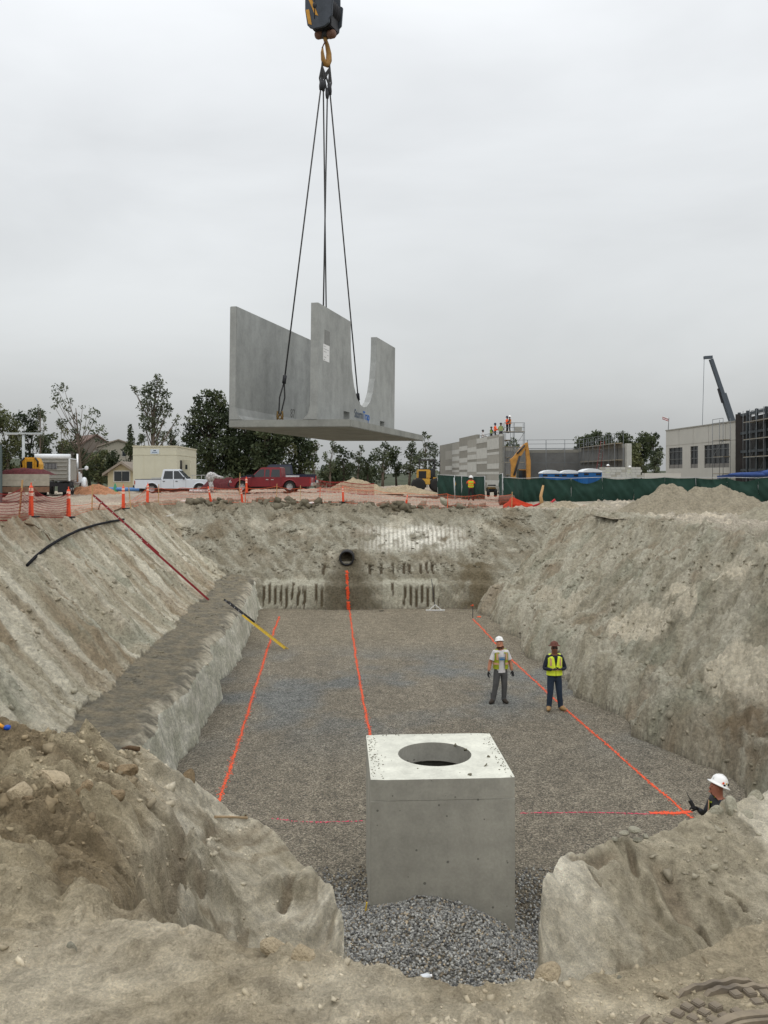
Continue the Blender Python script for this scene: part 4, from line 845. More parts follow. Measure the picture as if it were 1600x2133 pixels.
# ring of a buried manhole with square studs, at the lower right
def ring():
    z0 = float(np.mean([gz(1.178+.45*math.cos(t), 2.176+.45*math.sin(t)) for t in np.linspace(.9, 2.6, 12)]))+.002; c = Vector((1.178, 2.176, z0)); IRON = mat('cast_iron', s2l((100, 92, 82)), .9, .12, 9, .003, 60, col2=s2l((140, 128, 108)))
    o = empty('manhole_ring', c, 0, 'half buried round iron manhole ring with square raised studs in the near right corner', 'manhole ring')
    def arc(r0, r1, h1, a0, a1, nm):
        n = 40; vs = []
        for k in range(n+1):
            a = a0+(a1-a0)*k/n; e = min(k, n-k)/n; hz = h1-.03*max(0, 1-e*8)+.003*math.sin(k*.7)
            for r_, z in ((r0, -.2), (r0, hz), (r1, hz), (r1, -.2)): vs.append((r_*math.cos(a), r_*math.sin(a), z))
        m = MB(); m.add(vs, [(4*k+j, 4*k+(j+1) % 4, 4*k+4+(j+1) % 4, 4*k+4+j) for k in range(n) for j in range(4)]+[(0, 1, 2, 3), (4*n+3, 4*n+2, 4*n+1, 4*n)]); m.build(nm, IRON, o)
    arc(.538, .552, .014, R(88), R(121), 'outer_rim'); arc(.538, .550, .014, R(132), R(200), 'outer_rim'); arc(.505, .522, .012, R(84), R(112), 'inner_flange'); arc(.545, .56, .012, R(55), R(80), 'outer_rim')
    arc(.362, .388, .018, R(30), R(200), 'seat_rim'); arc(.345, .358, .012, R(30), R(200), 'seat_rim')
    st = MB(); st.box(-.0165, .0165, -.0165, .0165, -.05, .011); me = st.mesh('stud', IRON, .003)
    for j, rr in enumerate((.408, .448, .488)):
        n = int(rr*2*math.pi/.047)
        for k in range(n):
            a = 2*math.pi*k/n+j*.05
            if R(35) < a < R(150) and (math.sin(k*5.3+j*2.1) > -.75): s = link('stud', me, o, (rr*math.cos(a), rr*math.sin(a), random.uniform(-.008, .003) - .006*(a > R(128)))); s.rotation_euler = (0, 0, a+R(8))
ring()
# plastic bottle on the near rim
b = hit(890, 2052, 2.2, 4); m = MB(); T = Matrix.Translation(b+Vector((0, .02, .02))) @ Matrix.Rotation(R(80), 4, 'Y') @ Matrix.Rotation(R(12), 4, 'X')
o = empty('plastic_bottle', b+Vector((-.02, .02, .012)), R(10), 'crushed clear plastic bottle on the near rim below the concrete box', 'bottle')
m.lathe([(0, 0), (.02, 0), (.023, .01), (.023, .05), (.018, .065), (.009, .075)], 12, (0, 0, 0), Matrix.Rotation(R(85), 4, 'Y')); m.build('body', mat('clear_plastic', (.55, .58, .6), .15, .1, spec=.8), o)
q = MB(); q.lathe([(0, 0), (.010, 0), (.010, .014), (0, .014)], 10, (0, 0, .075), Matrix.Rotation(R(85), 4, 'Y')); q.build('cap', mat('white_cap', (.8, .8, .8), .4, .05), o); o.scale = (.42, .42, .42)
# blue tool with an orange handle on the mound
b = hit(12, 1521, 3, 12); o = empty('spray_gun', b, 0, 'blue hand tool with an orange handle lying on the mound at the left edge', 'tool')
m = MB(); m.ell((.02, 0, .03), (.045, .03, .03)); m.ell((.05, 0, .02), (.03, .02, .02)); m.build('head', mat('tool_blue', s2l((24, 76, 176)), .5, .15, 20), o)
m = MB(); m.tube([(-.02, 0, .03), (-.12, .02, .08)], .02, 8); m.build('handle', mat('tool_orange', s2l((214, 150, 60)), .5, .15, 20), o); m = MB(); m.tube([(.06, 0, .02), (.09, -.01, .005)], .009, 8); m.build('nozzle', MATS['white_cap'], o); o.scale = (.6,)*3
# yellow lath at the box foot
b = P(757, 1912, 12.2); m = MB(); m.bar((0, 0, -.1), (.05, 0, .22), .03, .02); setp(m.build('yellow_lath', YEL, None, b), 'short yellow lath stuck in the gravel at the left foot of the concrete box', 'lath')
# ---------------------------------------------------------------- vehicles on the upper ground
GLASS = mat('tinted_glass', (.02, .025, .028), .12, .1, 3, spec=.6); CHR = mat('chrome', (.6, .6, .6), .25, .08, 20, metal=.9); TYRE = mat('tyre', (.022, .021, .02), .85, .3, 20); BRT = mat('bright_wheel', (.5, .5, .5), .35, .1, 10, metal=.7)
LAMP = mat('lamp_lens', (.65, .66, .66), .2, .05, spec=.6); TAIL = mat('tail_lens', (.35, .02, .02), .3, .1, spec=.5)
def loft(m, secs):
    """skin through cross sections, each a list of points with the same count"""
    n = len(secs[0]); vs = [p for s_ in secs for p in s_]
    m.add(vs, [(i*n+k, i*n+(k+1) % n, (i+1)*n+(k+1) % n, (i+1)*n+k) for i in range(len(secs)-1) for k in range(n)]+[tuple(range(n))[::-1], tuple((len(secs)-1)*n+k for k in range(n))])
def wheel(o, x, y, r, w, side, rim=None, name='wheel'):
    t = MB(); t.lathe([(r*.55, -w/2), (r*.93, -w/2), (r, -w*.32), (r, w*.32), (r*.93, w/2), (r*.55, w/2)], 26, (0, 0, 0), None, 'y'); wh = t.build(name, TYRE, o, (x, y, r))
    q = MB(); f = -w*.42*side*-1
    q.lathe([(r*.58, f*.9), (r*.55, f*.5), (r*.14, f*.45), (0, f*.5)], 22, (0, 0, 0), None, 'y')
    for k in range(6):
        a = k*math.pi/3; q.bar((0, f*.75, 0), (r*.54*math.cos(a), f*.9, r*.54*math.sin(a)), r*.13, r*.1)
    q.lathe([(r*.56, f*.8), (r*.60, f*1.05), (r*.52, f*1.05), (r*.5, f*.8)], 22, (0, 0, 0), None, 'y')
    q.build('rim', rim or BRT, wh); return wh
def pickup(name, loc, rz, label, paint, L, W_, H, wb, fo, cab, bed, wr, glass_split, group, cap=False):
    """x forward, y left; cab = (rear x, front x at belt, rear roof x, front roof x), measured from the tail"""
    o = empty(name, loc, rz, label, 'pickup truck', group); belt = H*.58; sill = H*.24; hood = H*.585; w2 = W_/2
    fa = L-fo; ra = fa-wb; ar = wr*1.22
    def side(y):  # body side outline with wheel arches
        pts = [(0, sill+.12), (0.0, belt-.02)]
        pts += [(.05, belt), (cab[1]+.05, belt), (cab[1]+.35, hood+.03), (L-.45, hood-.03), (L-.12, hood-.13), (L-.02, hood-.35), (L, sill+.18), (L-.04, sill)]
        for c in (fa, ra):
            pts.append((c+ar, sill-.02))
            for k in range(9): a = math.pi*k/8; pts.append((c+ar*math.cos(a), wr*.95+ar*.98*math.sin(a)))
            pts.append((c-ar, sill-.02))
        pts.append((.02, sill)); return pts
    poly = side(0); n = len(poly)
    bm = bmesh.new(); ring = []
    for y, ins in ((-w2+.05, .0), (-w2, .0), (w2, .0), (w2-.05, 0)):
        ring.append([bm.verts.new((x, y if (y in (-w2, w2)) else y, z)) for x, z in poly])
    def cap_(vs, flip):
        f = bm.faces.new(vs if not flip else vs[::-1]); return f
    # tumblehome: the side swells between sill and belt
    fs = [cap_(ring[1], False), cap_(ring[2], True)]
    for i in range(n):
        bm.faces.new((ring[1][i], ring[2][i], ring[2][(i+1) % n], ring[1][(i+1) % n]))
    for rg in (ring[0], ring[3]):
        for v in rg: bm.verts.remove(v)
    bmesh.ops.recalc_face_normals(bm, faces=bm.faces)
    bmesh.ops.bevel(bm, geom=[e for e in bm.edges if len(e.link_faces) == 2 and any(len(f.verts) > 12 for f in e.link_faces)], offset=.06, segments=3, affect='EDGES', clamp_overlap=True)
    me = bpy.data.meshes.new('body'); bm.to_mesh(me); bm.free(); me.materials.append(paint)
    for p in me.polygons: p.use_smooth = len(p.vertices) < 12
    link('body', me, o)
    # bed opening, dark inside
    b = MB(); b.box(.08, cab[0]-.05, -w2+.12, w2-.12, belt+.002, belt+.012); b.build('bed_liner', BLK, o)
    r_ = MB()
    for y in (-w2+.06, w2-.06): r_.bar((.03, y, belt+.03), (cab[0], y, belt+.03), .09, .05)
    r_.build('bed_rail', STEEL if not cap else paint, o)
    # cab
    zb = belt-.01; zr = H; iy = .13
    def cs(x, z, w): return [(x, -w, z), (x, w, z)]
    c = MB(); A = [(cab[0], zb), (cab[2], zr-.03), (cab[2]+.12, zr), (cab[3]-.15, zr), (cab[3], zr-.03), (cab[1]+.08, zb)]
    def wid(z): return w2-.03-(z-zb)/(zr-zb)*iy
    vs = [(x, -wid(z), z) for x, z in A]+[(x, wid(z), z) for x, z in A]; k = len(A)
    c.add(vs, [tuple(range(k)), tuple(range(2*k-1, k-1, -1))]+[(i, i+k, (i+1) % k+k, (i+1) % k) for i in range(k)]); c.build('cab', paint, o, bevel=.03)
    def gl(x0, x1, xb0, xb1, s, z0=zb+.07, z1=zr-.14):
        g = MB(); y0 = s*(wid(z0)+.006); y1 = s*(wid(z1)+.006)
        g.add([(xb0, y0, z0), (xb1, y0, z0), (x1, y1, z1), (x0, y1, z1), (xb0, y0-s*.02, z0), (xb1, y0-s*.02, z0), (x1, y1-s*.02, z1), (x0, y1-s*.02, z1)], [(0, 1, 2, 3), (4, 7, 6, 5), (0, 4, 5, 1), (1, 5, 6, 2), (2, 6, 7, 3), (3, 7, 4, 0)]); g.build('side_window', GLASS, o)
    for s in (-1, 1):
        for a_, b_, c_, d_ in glass_split: gl(a_, b_, c_, d_, s)
    ws = MB(); z0, z1 = zb+.08, zr-.09; f = lambda z: cab[1]+.08+(cab[3]-cab[1]-.08)*(z-zb)/(zr-.03-zb)+.012
    ws.add([(f(z0), -wid(z0)+.1, z0), (f(z0), wid(z0)-.1, z0), (f(z1), wid(z1)-.08, z1), (f(z1), -wid(z1)+.08, z1)], [(0, 1, 2, 3)]); ws.build('windscreen', GLASS, o)
    if cap: pass
    for s in (-1, 1):
        d = MB()
        for x in (cab[0]+.02, glass_split[0][3]+.06 if len(glass_split) > 1 else cab[0]+1.0, cab[1]-.02): d.box(x-.006, x+.006, s*w2-.004, s*w2+.004, sill+.06, belt)
        d.build('door_seams', BLK, o)['kind'] = 'stuff'
        for x in ([cab[0]+.25, cab[0]+1.25] if not cap else [cab[0]+.6, cab[1]-1.1]): h = MB(); h.cbox((x, s*(w2+.015), belt-.12), (.17, .03, .05)); h.build('door_handle', BLK if not cap else CHR, o)
        mr = MB(); mr.cbox((cab[1]-.15, s*(w2+.11), belt+.13), (.12, .2, .2)); mr.build('wing_mirror', BLK, o, bevel=.03)
        h = MB(); h.cbox((L-.10, s*(w2-.20), hood-.28), (.2, .40, .20)); h.build('headlight', LAMP, o, bevel=.04)
        t = MB(); t.cbox((.03, s*(w2-.07), belt-.22), (.10, .16, .34)); t.build('tail_light', TAIL, o, bevel=.02)
        for c_ in (fa, ra): wheel(o, c_, s*(w2-.14), wr, .26, s)
        fl = MB()
        for c_ in (fa, ra):
            pts = [(c_+ar*1.02*math.cos(math.pi*k/10), s*(w2+.012), wr*.95+ar*1.02*math.sin(math.pi*k/10)) for k in range(11)]
            fl = MB(); fl.tube(pts, .04, 6); fl.build('arch_flare', paint, o)
    g = MB(); g.box(L-.06, L+.02, -w2+.42, w2-.42, hood-.42, hood-.14); g.build('grille', BLK if not cap else CHR, o)
    bu = MB(); bu.box(L-.10, L+.10, -w2+.05, w2-.05, sill-.02, sill+.24); bu.build('front_bumper', CHR if not cap else STEEL, o, bevel=.04)
    bu = MB(); bu.box(-.16, .05, -w2+.08, w2-.08, sill+.04, sill+.24); bu.build('rear_bumper', CHR if cap else STEEL, o, bevel=.03)
    un = MB(); un.box(.3, L-.3, -w2+.3, w2-.3, .22, sill+.02); un.build('underbody', BLK, o)
    return o
WP = mat('silver_white_paint', s2l((208, 214, 220)), .35, .05, 2, spec=.5); RP = mat('dark_red_paint', s2l((118, 26, 34)), .35, .12, 2, spec=.5); BP = mat('navy_paint', s2l((22, 28, 52)), .3, .1, 2, spec=.5)
GRP = 'pickup trucks parked beyond the pit'
# silver pickup faces right
t1 = pickup('pickup_truck', P(283, 1029, 68.5)+Vector((.15, 0, 0)), R(2), 'silver white crew cab pickup parked in front of the cream site office', WP, 6.1, 2.0, 1.98, 3.75, 1.0, (2.05, 4.05, 2.2, 3.35), None, .42, [(2.35, 2.98, 2.22, 3.0), (3.06, 3.42, 3.08, 3.95)], GRP)
b = MB(); b.box(1.25, 1.95, -.75, .75, 1.17, 1.32); b.build('toolbox', mat('toolbox_alu', (.5, .5, .46), .5, .1), t1)
# red pickup faces left
x1 = P(651, 1025, 57.5); t2 = pickup('pickup_truck', x1, R(180-3), 'dark red extended cab pickup parked in front of the dark pines', RP, 5.45, 1.85, 1.66, 3.2, .85, (1.95, 4.0, 2.0, 3.35), None, .38, [(2.08, 2.60, 2.05, 2.66), (2.76, 3.02, 2.74, 3.06), (3.12, 3.42, 3.12, 3.9)], GRP, cap=True)
b = MB(); b.box(1.0, 1.7, -.7, .7, .97, 1.12); b.build('toolbox', mat('white_box', (.6, .6, .6), .6, .1), t2)
t3 = pickup('pickup_truck', P(657, 1019, 61), R(180+8), 'navy blue pickup mostly hidden behind the tail of the red pickup', BP, 5.3, 1.9, 1.75, 3.3, .9, (1.6, 3.9, 1.7, 3.3), None, .38, [(1.85, 2.6, 1.75, 2.6), (2.7, 3.2, 2.7, 3.7)], GRP, cap=True)
# dump truck and flatbed at the left
def dump_truck():
    o = empty('dump_truck', P(112, 1037, 56), R(14), 'white and grey tandem dump truck with a ribbed tailgate seen from behind', 'dump truck'); k = 56/F
    grey = mat('bed_grey', s2l((150, 148, 140)), .6, .12, 4); white = mat('truck_white', s2l((220, 224, 226)), .5, .06, 3)
    # local: x right, y away. tailgate faces the viewer
    Wd = 2.1
    b = MB(); b.box(-1.2, .95, .6, 4.6, 1.15, 2.55); b.build('dump_bed', grey, o, bevel=.02)
    p = MB(); p.tube([(-1.25, .62, 2.72), (.98, .62, 2.72)], .17, 12); p.build('tarp_roll', white, o)
    p = MB(); p.box(-1.25, 1.0, .7, 4.6, 2.552, 2.62); p.build('bed_cover', white, o)
    for i in range(5): q = MB(); q.box(-1.1, .75, .52, .598, 1.3+i*.26, 1.36+i*.26); q.build('rib', grey, o)
    g = MB(); g.box(-.62, .12, .50, .53, 1.88, 2.26); g.build('grate_frame', BLK, o)
    for i in range(9): g = MB(); g.box(-.60+i*.085, -.57+i*.085, .47, .499, 1.9, 2.24); g.build('grate_bar', mat('grate', (.3, .3, .3), .6, .1), o)
    for x in (-1.22, .92): q = MB(); q.box(x-.05, x+.05, .45, .6, 1.1, 2.6); q.build('corner_post', white, o)
    q = MB(); q.tube([(.98, 4.9, 1.0), (.98, 4.9, 3.0)], .07, 8); q.build('exhaust_stack', CHR, o)
    c = MB(); c.box(-.7, .9, 4.9, 6.3, 1.05, 2.6); c.build('cab', white, o, bevel=.12)
    h = MB(); h.add([(-.55, 6.3, .8), (1.15, 6.3, .8), (1.15, 6.3, 1.75), (-.55, 6.3, 1.75), (-.4, 8.0, .7), (1.0, 8.0, .7), (1.0, 8.0, 1.4), (-.4, 8.0, 1.4)], [(0, 1, 2, 3), (7, 6, 5, 4), (0, 4, 5, 1), (1, 5, 6, 2), (2, 6, 7, 3), (3, 7, 4, 0)]); h.build('hood', white, o, bevel=.12)
    fdr = MB(); fdr.tube([(1.25+.0*k, 6.9+.62*math.cos(a), .55+.62*math.sin(a)) for a in [math.pi*i/10 for i in range(11)]], .18, 8); fdr.build('fender', white, o)
    m_ = MB(); m_.tube([(.9, 6.0, 1.9), (1.45, 5.9, 1.95)], .02, 6); m_.ell((1.5, 5.9, 2.0), (.14, .05, .16)); m_.build('wing_mirror', white, o)
    ch = MB(); ch.box(-.5, .3, .5, 8, .75, .98); ch.build('chassis', BLK, o)
    for y in (1.1, 2.35):
        for x in (-1.02, .72): w = MB(); w.lathe([(.28, -.25), (.5, -.25), (.53, -.15), (.53, .15), (.5, .25), (.28, .25)], 24, (0, 0, 0), None, 'x'); w = w.build('wheel', TYRE, o, (x, y, .53)); q = MB(); q.lathe([(.29, .2), (.2, .1), (.1, .1), (.09, .26), (0, .26)], 18, (0, 0, 0), None, 'x'); q.build('rim', BRT, w)
    for x in (-1.0, 1.1): w = MB(); w.lathe([(.28, -.15), (.5, -.15), (.53, -.1), (.53, .1), (.5, .15), (.28, .15)], 24, (0, 0, 0), None, 'x'); w = w.build('wheel', TYRE, o, (x, 6.9, .53)); q = MB(); q.lathe([(.29, .12), (.2, .05), (0, .08)], 18, (0, 0, 0), None, 'x'); q.build('rim', BRT, w)
    for x in (-.8, .5): f = MB(); f.box(x-.3, x+.3, .35, .37, .35, .95); f.build('mud_flap', BLK, o)
dump_truck()
def flatbed():
    d = 46; k = d/F; o = empty('flatbed_trailer', P(103, 1036, d)+Vector((0, 0, -.02)), R(24), 'low flatbed trailer with grey board sides carrying red netting and a yellow block', 'trailer')
    bd = mat('grey_boards', s2l((158, 152, 138)), .8, .15, 5)
    X0, X1 = -4.6, 0.0
    f = MB(); f.box(X0, X1, 0, 2.4, .62, .78); f.build('deck', STEEL, o)
    for i in range(2): b = MB(); b.box(X0, X1, -.05, 0, .64+i*.32, .64+i*.32+.31); b.build('side_board', bd, o)
    for i in range(2): b = MB(); b.box(X1-.05, X1, .01, 2.4, .64+i*.32, .64+i*.32+.31); b.build('side_board', bd, o)
    for s in (-3.4, -2.4):
        for y in (.3, 2.1): w = MB(); w.lathe([(0, -.12), (.38, -.12), (.4, 0), (.38, .12), (0, .12)], 18, (0, 0, 0), None, 'y'); w.build('wheel', TYRE, o, (s, y, .4))
    w = MB(); w.box(X0, X1, -.04, .0, .30, .60); w.build('skirt', mat('rusty_skirt', s2l((120, 92, 74)), .8, .25, 5), o)
flatbed()
def net_heap(c, d, seed, label, mt, n=26):
    r = np.random.default_rng(seed); nx, ny = 34, 14; u, v = np.meshgrid(np.linspace(-1, 1, nx), np.linspace(-1, 1, ny)); z = (1-u**4)*(1-v**4)*d[2]*(.75+.5*fbm(u*2.5+seed, v*2.5, 4))
    V = np.stack([u*d[0]/2, v*d[1]/2, z], -1); i = np.arange(nx*ny).reshape(ny, nx); f = np.stack([i[:-1, :-1], i[:-1, 1:], i[1:, 1:], i[1:, :-1]], -1).reshape(-1, 4)
    me = np_mesh('folded_net', V, f, mt, smooth=False); setp(link('folded_net', me, None, c), label, 'folded net')
MAROON = mat('maroon_net', s2l((84, 36, 38)), .9, .35, 8, .03, 20)
net_heap(P(54, 989, 47.5), (2.7, 2.2, .42), 3, 'dark red bundle of netting piled along the trailer top', MAROON)
def counterweight():
    d = 49; o = empty('yellow_block', P(67, 980, d), R(8), 'yellow ribbed machine block standing on the trailer', 'machine block')
    y = mat('machine_yellow', s2l((200, 148, 44)), .55, .25, 6)
    m = MB(); m.prism([(-.5, -.25), (.5, -.25), (.52, .35), (.36, .74), (-.36, .74), (-.52, .35)], -.5, .5); m.build('housing', y, o, bevel=.05)
    for x in (-.2, .2): q = MB(); q.box(x-.04, x+.04, -.56, -.503, -.2, .66); q.build('rib', y, o)
    q = MB(); q.box(-.15, .15, -.53, -.505, -.1, .5); q.build('vent_panel', BLK, o)
    for x in (-.42, .42): q = MB(); q.tube([(x, -.5, .2), (x*1.1, -.55, .5), (x*.7, -.5, .72)], .05, 6); q.build('handle_loop', BLK, o)
counterweight()
net_heap(P(466, 1019, 66), (3.4, 2.0, 1.0), 8, 'dark red heap of netting between the silver and the red pickup', MAROON)
def container_edge():
    d = 44; p = P(4, 1010, d); p.z = gz(p.x, p.y)-.05; m = MB(); o = empty('steel_container', p, R(25), 'grey green steel container cut off by the left edge of the photo', 'container')
    m.box(-2.4, 0, 0, 6, .0, 3.15); m.build('shell', mat('grey_green', s2l((84, 96, 96)), .6, .1, 3), o, bevel=.02)
    for i in range(6): q = MB(); q.box(.001, .03, .3+i*.95, .7+i*.95, .1, 2.9); q.build('rib', MATS['grey_green'], o)
container_edge()
def site_office():
    d = 75; o = empty('site_office', P(277, 1022, d), 0, 'cream box shaped site office trailer with an open door at its right side', 'site office')
    cr = mat('cream_panel', s2l((196, 193, 172)), .8, .04, 1.2); k = d/F; w = 91*k; T = Matrix.Rotation(R(0), 4, 'Z'); h = 3.85
    sh = -.06
    def bx(x0, x1, y0, y1, z0, z1, nm, mt, **kw):
        m = MB(); vs = [(x+y*-.055, y, z) for z in (z0, z1) for y in (y0, y1) for x in (x0, x1)]; m.add(vs, [(0, 2, 3, 1), (4, 5, 7, 6), (0, 1, 5, 4), (2, 6, 7, 3), (0, 4, 6, 2), (1, 3, 7, 5)]); return m.build(nm, mt, o, **kw)
    bx(0, w, 0, 10.5, .35, h, 'wall', cr)
    bx(-.03, w+.03, -.03, 10.53, h-.72, h-.67, 'trim_band', cr); bx(-.06, w+.06, -.06, 10.6, h, h+.1, 'roof', mat('cream_trim', s2l((196, 192, 168)), .7, .05))
    for i in range(1, 4): bx(w*i/4-.015, w*i/4+.015, -.012, -.001, .36, h-.73, 'panel_joint', MATS['cream_trim'])
    bx(.05, w-.05, .05, 10.4, 0, .35, 'skirt', BLK)
    s = bx(w*.40, w*.60, -.03, -.008, h-.62, h-.22, 'sign', mat('sign_pale', s2l((196, 206, 214)), .6, .05))
    bx(w*.47, w*.53, -.036, -.031, h-.36, h-.29, 'sign_print', mat('sign_ink', s2l((50, 60, 80)), .6, .1)); bx(w*.44, w*.56, -.036, -.031, h-.53, h-.44, 'sign_print', mat('sign_ink2', s2l((120, 136, 156)), .6, .1))
    bx(w+.002, w+.02, 1.6, 2.6, .5, 2.7, 'doorway', BLK); bx(w+.03, w+.75, 2.62, 2.68, .5, 2.75, 'door', cr); bx(w+.3, w+.5, 2.60, 2.615, 1.9, 2.3, 'door_window', GLASS); bx(w+.002, w+.03, 6.5, 7.5, .5, 2.7, 'door', cr)
    m = MB()
    for x in (w+.3, w+1.5):
        for y in (3.2, 4.8): m.bar((x, y, 0), (x, y, 1.35), .05)
    for z in (.75, 1.35):
        m.bar((w+.3, 3.2, z), (w+1.5, 3.2, z), .05); m.bar((w+1.5, 3.2, z), (w+1.5, 4.8, z), .05)
    m.box(w+.3, w+1.5, 3.2, 4.8, .40, .45); m.build('stair_landing', mat('galvanised', (.45, .46, .46), .5, .1), o)
site_office()
def wrapped_pump():
    d = 63; o = empty('wrapped_pipe_fitting', P(440, 1026, d), 0, 'white speckled pipe elbow wrapped in plastic standing between the two pickups', 'pipe fitting')
    m_ = mat('speckled_white', s2l((226, 224, 220)), .6, .0, 9, col2=s2l((70, 66, 66)))
    w = MB(); w.tube([(0, 0, 0), (.02, 0, .45), (-.05, 0, .8)], .16, 10); w.build('riser', m_, o); w = MB(); w.ell((-.05, 0, 1.15), (.33, .3, .38)); w.build('elbow', m_, o)
    w = MB(); w.tube([(.1, 0, 1.3), (.5, 0, 1.15), (.9, 0, 1.1)], [.22, .13, .08], 10); w.build('spout', m_, o); w = MB(); w.tube([(-.1, -.2, .1), (-.7, -.4, .1), (-1.5, -.4, .12)], .12, 8); w.build('hose', m_, o)
wrapped_pump()
def double_lamp(px, ytop, ybot, d, half, label, tilt=0):
    k = d/F; o = empty('street_lamp', P(px, ybot, d), 0, label, 'lamp post', 'double armed lamp posts'); h = (ybot-ytop)*k; g = mat('lamp_grey', s2l((176, 182, 182)), .5, .06, 3)
    m = MB(); m.tube([(0, 0, 0), (0, 0, h)], .11*half/1.5, 10); m.build('pole', g, o)
    for s in (-1, 1): m = MB(); m.bar((s*.12, 0, h), (s*half, 0, h+tilt), half*.13, half*.09); m.build('lamp_head', g, o, bevel=.02); m = MB(); m.bar((s*half*.3, 0, h-.08), (s*half*.9, 0, h-.08), half*.1, .02); m.build('lens', LAMP, o)
    m = MB(); m.cbox((0, 0, h), (.3, .3, .12)); m.build('bracket', g, o)
double_lamp(49, 903, 1020, 62, 1.37, 'white twin armed lamp post behind the flatbed trailer at the left')
double_lamp(891, 955, 1016, 110, .85, 'small grey twin armed lamp post between the trees and the block wall')
def loader():
    d = 80; o = empty('wheel_loader', Vector((P(885, 1018, d).x, d, gz(P(885, 1018, d).x, d))), R(0), 'yellow wheel loader parked in front of the trees left of the block wall', 'wheel loader'); y = mat('plant_yellow', s2l((190, 148, 62)), .55, .2, 5)
    m = MB(); m.box(-.95, .45, -1, 1, .7, 1.25); m.build('body', y, o, bevel=.05)
    m = MB(); m.box(-.75, .5, -.7, .7, 1.25, 2.1); m.build('engine_cover', y, o, bevel=.08); m = MB(); m.box(-.6, .1, -.72, -.7, 1.2, 1.95); m.build('radiator_grille', BLK, o)
    m = MB(); m.box(-.4, .95, 1.0, 2.2, 1.2, 2.2); m.build('cab', GLASS, o, bevel=.05); m = MB(); m.box(-.5, 1.05, .9, 2.3, 2.95, 3.07); m.build('canopy', STEEL, o)
    for x in (-.45, 1.0):
        for yy in (.95, 2.2): m = MB(); m.bar((x, yy, 1.2), (x, yy, 2.95), .07); m.build('cab_post', STEEL, o)
    m = MB(); m.prism([(.6, .5), (1.5, .3), (2.6, .1), (2.5, .9), (1.8, 1.2), (.8, 1.4)], -.4, .4); m.build('lift_arm', y, o)
    m = MB(); m.prism([(2.0, 0), (3.0, 0), (3.1, .9), (2.7, 1.4), (2.2, 1.2)], -1.2, 1.2); m.build('bucket', y, o, bevel=.03)
    for x, yy in ((-.6, -.9), (-.6, 1.2), (1.1, -.9), (1.1, 1.2)): w = MB(); w.lathe([(0, -.22), (.4, -.24), (.62, -.2), (.66, 0), (.62, .2), (0, .22)], 20, (0, 0, 0), None, 'y'); w.build('wheel', TYRE, o, (x, yy, .66))
    m = MB(); m.tube([(1.4, 0, 1.2), (1.4, 0, 3.9)], .03, 6); m.build('mast', STEEL, o)
loader()
def excavator():
    d = 78; k = d/F; o = empty('excavator', P(1085, 1040, d), 0, 'yellow excavator with its boom and stick raised behind the green fence', 'excavator'); y = mat('digger_yellow', s2l((176, 128, 62)), .6, .25, 3)
    def Q(px, py, yy=0): return Vector(((px-1085)*k, yy, -(py-1040)*k))
    def plate(pts, w, nm, yy=0):
        m = MB(); m.prism([(Q(*p).x, Q(*p).z) for p in pts], yy-w/2, yy+w/2); return m.build(nm, y, o, bevel=.03)
    plate([(1062, 957), (1068, 953), (1090, 926), (1096, 923), (1098, 929), (1077, 962), (1073, 1000), (1064, 1000), (1065, 970)], .5, 'boom'); plate([(1093, 923), (1099, 921), (1105, 960), (1105, 1002), (1097, 1002), (1096, 957)], .38, 'stick', .02)
    m = MB(); m.tube([Q(1070, 990, -.3), Q(1082, 950, -.3)], .1, 8); m.build('boom_cylinder', STEEL, o); m = MB(); m.tube([Q(1076, 945, -.32), Q(1092, 928, -.32)], .08, 8); m.build('stick_cylinder', STEEL, o)
    m = MB(); m.prism([(Q(1098, 1002).x, 1.6), (Q(1110, 1004).x, 1.5), (Q(1108, 1024).x, .5), (Q(1096, 1024).x, .5), (Q(1092, 1012).x, 1.0)], -.6, .6); m.build('bucket', STEEL, o)
    m = MB(); m.box(-1.3, .2, 1.0, 3.4, .9, 1.9); m.build('upper_body', y, o, bevel=.08); m = MB(); m.box(.0, 1.0, 1.1, 2.4, .95, 2.75); m.build('cab', GLASS, o, bevel=.05)
    for z in (.95, 2.7):
        m = MB(); m.bar((0, 1.08, z), (1.0, 1.08, z), .09); m.build('cab_frame', y, o)
    for yy in (1.0, 3.0):
        m = MB(); m.prism([(-1.6, .1), (-1.3, 0), (1.5, 0), (1.8, .1), (1.9, .45), (1.6, .85), (-1.3, .85), (-1.7, .5)], yy, yy+.5); m.build('track', TYRE, o, bevel=.04)
excavator()
def small_machines():
    d = 66; o = empty('track_skid', P(1025, 1035, d), 0, 'small brown yellow compactor seen end on at the open gap in the green fence', 'compactor'); y = mat('old_yellow', s2l((130, 104, 60)), .7, .3, 6)
    m = MB(); m.box(-.32, .32, 0, 1.2, .35, .75); m.build('body', y, o, bevel=.05); m = MB(); m.tube([(-.3, .1, .9), (.3, .1, .9)], .05, 8); m.build('roll_bar', STEEL, o); m = MB(); m.box(-.26, .26, -.05, .0, .40, .62); m.build('grille', BLK, o)
    for s in (-1, 1): m = MB(); m.lathe([(0, -.1), (.28, -.1), (.3, 0), (.28, .1), (0, .1)], 16, (s*.28, .1, .3), None, 'x'); m.build('wheel', TYRE, o)
    d = 53; o = empty('roller_drum', P(1050, 1052, d), R(6), 'rusty brown smooth roller drum lying at the left foot of the green fence', 'roller drum'); br = mat('drum_brown', s2l((92, 70, 60)), .7, .25, 5)
    m = MB(); m.lathe([(0, -.3), (.26, -.3), (.30, -.27), (.30, .27+.35), (.26, .65), (0, .65)], 24, (0, 0, .3), None, 'x'); m.build('drum', br, o); m = MB(); m.tube([(-.35, 0, .3), (.72, 0, .3)], .05, 8); m.build('axle', STEEL, o)
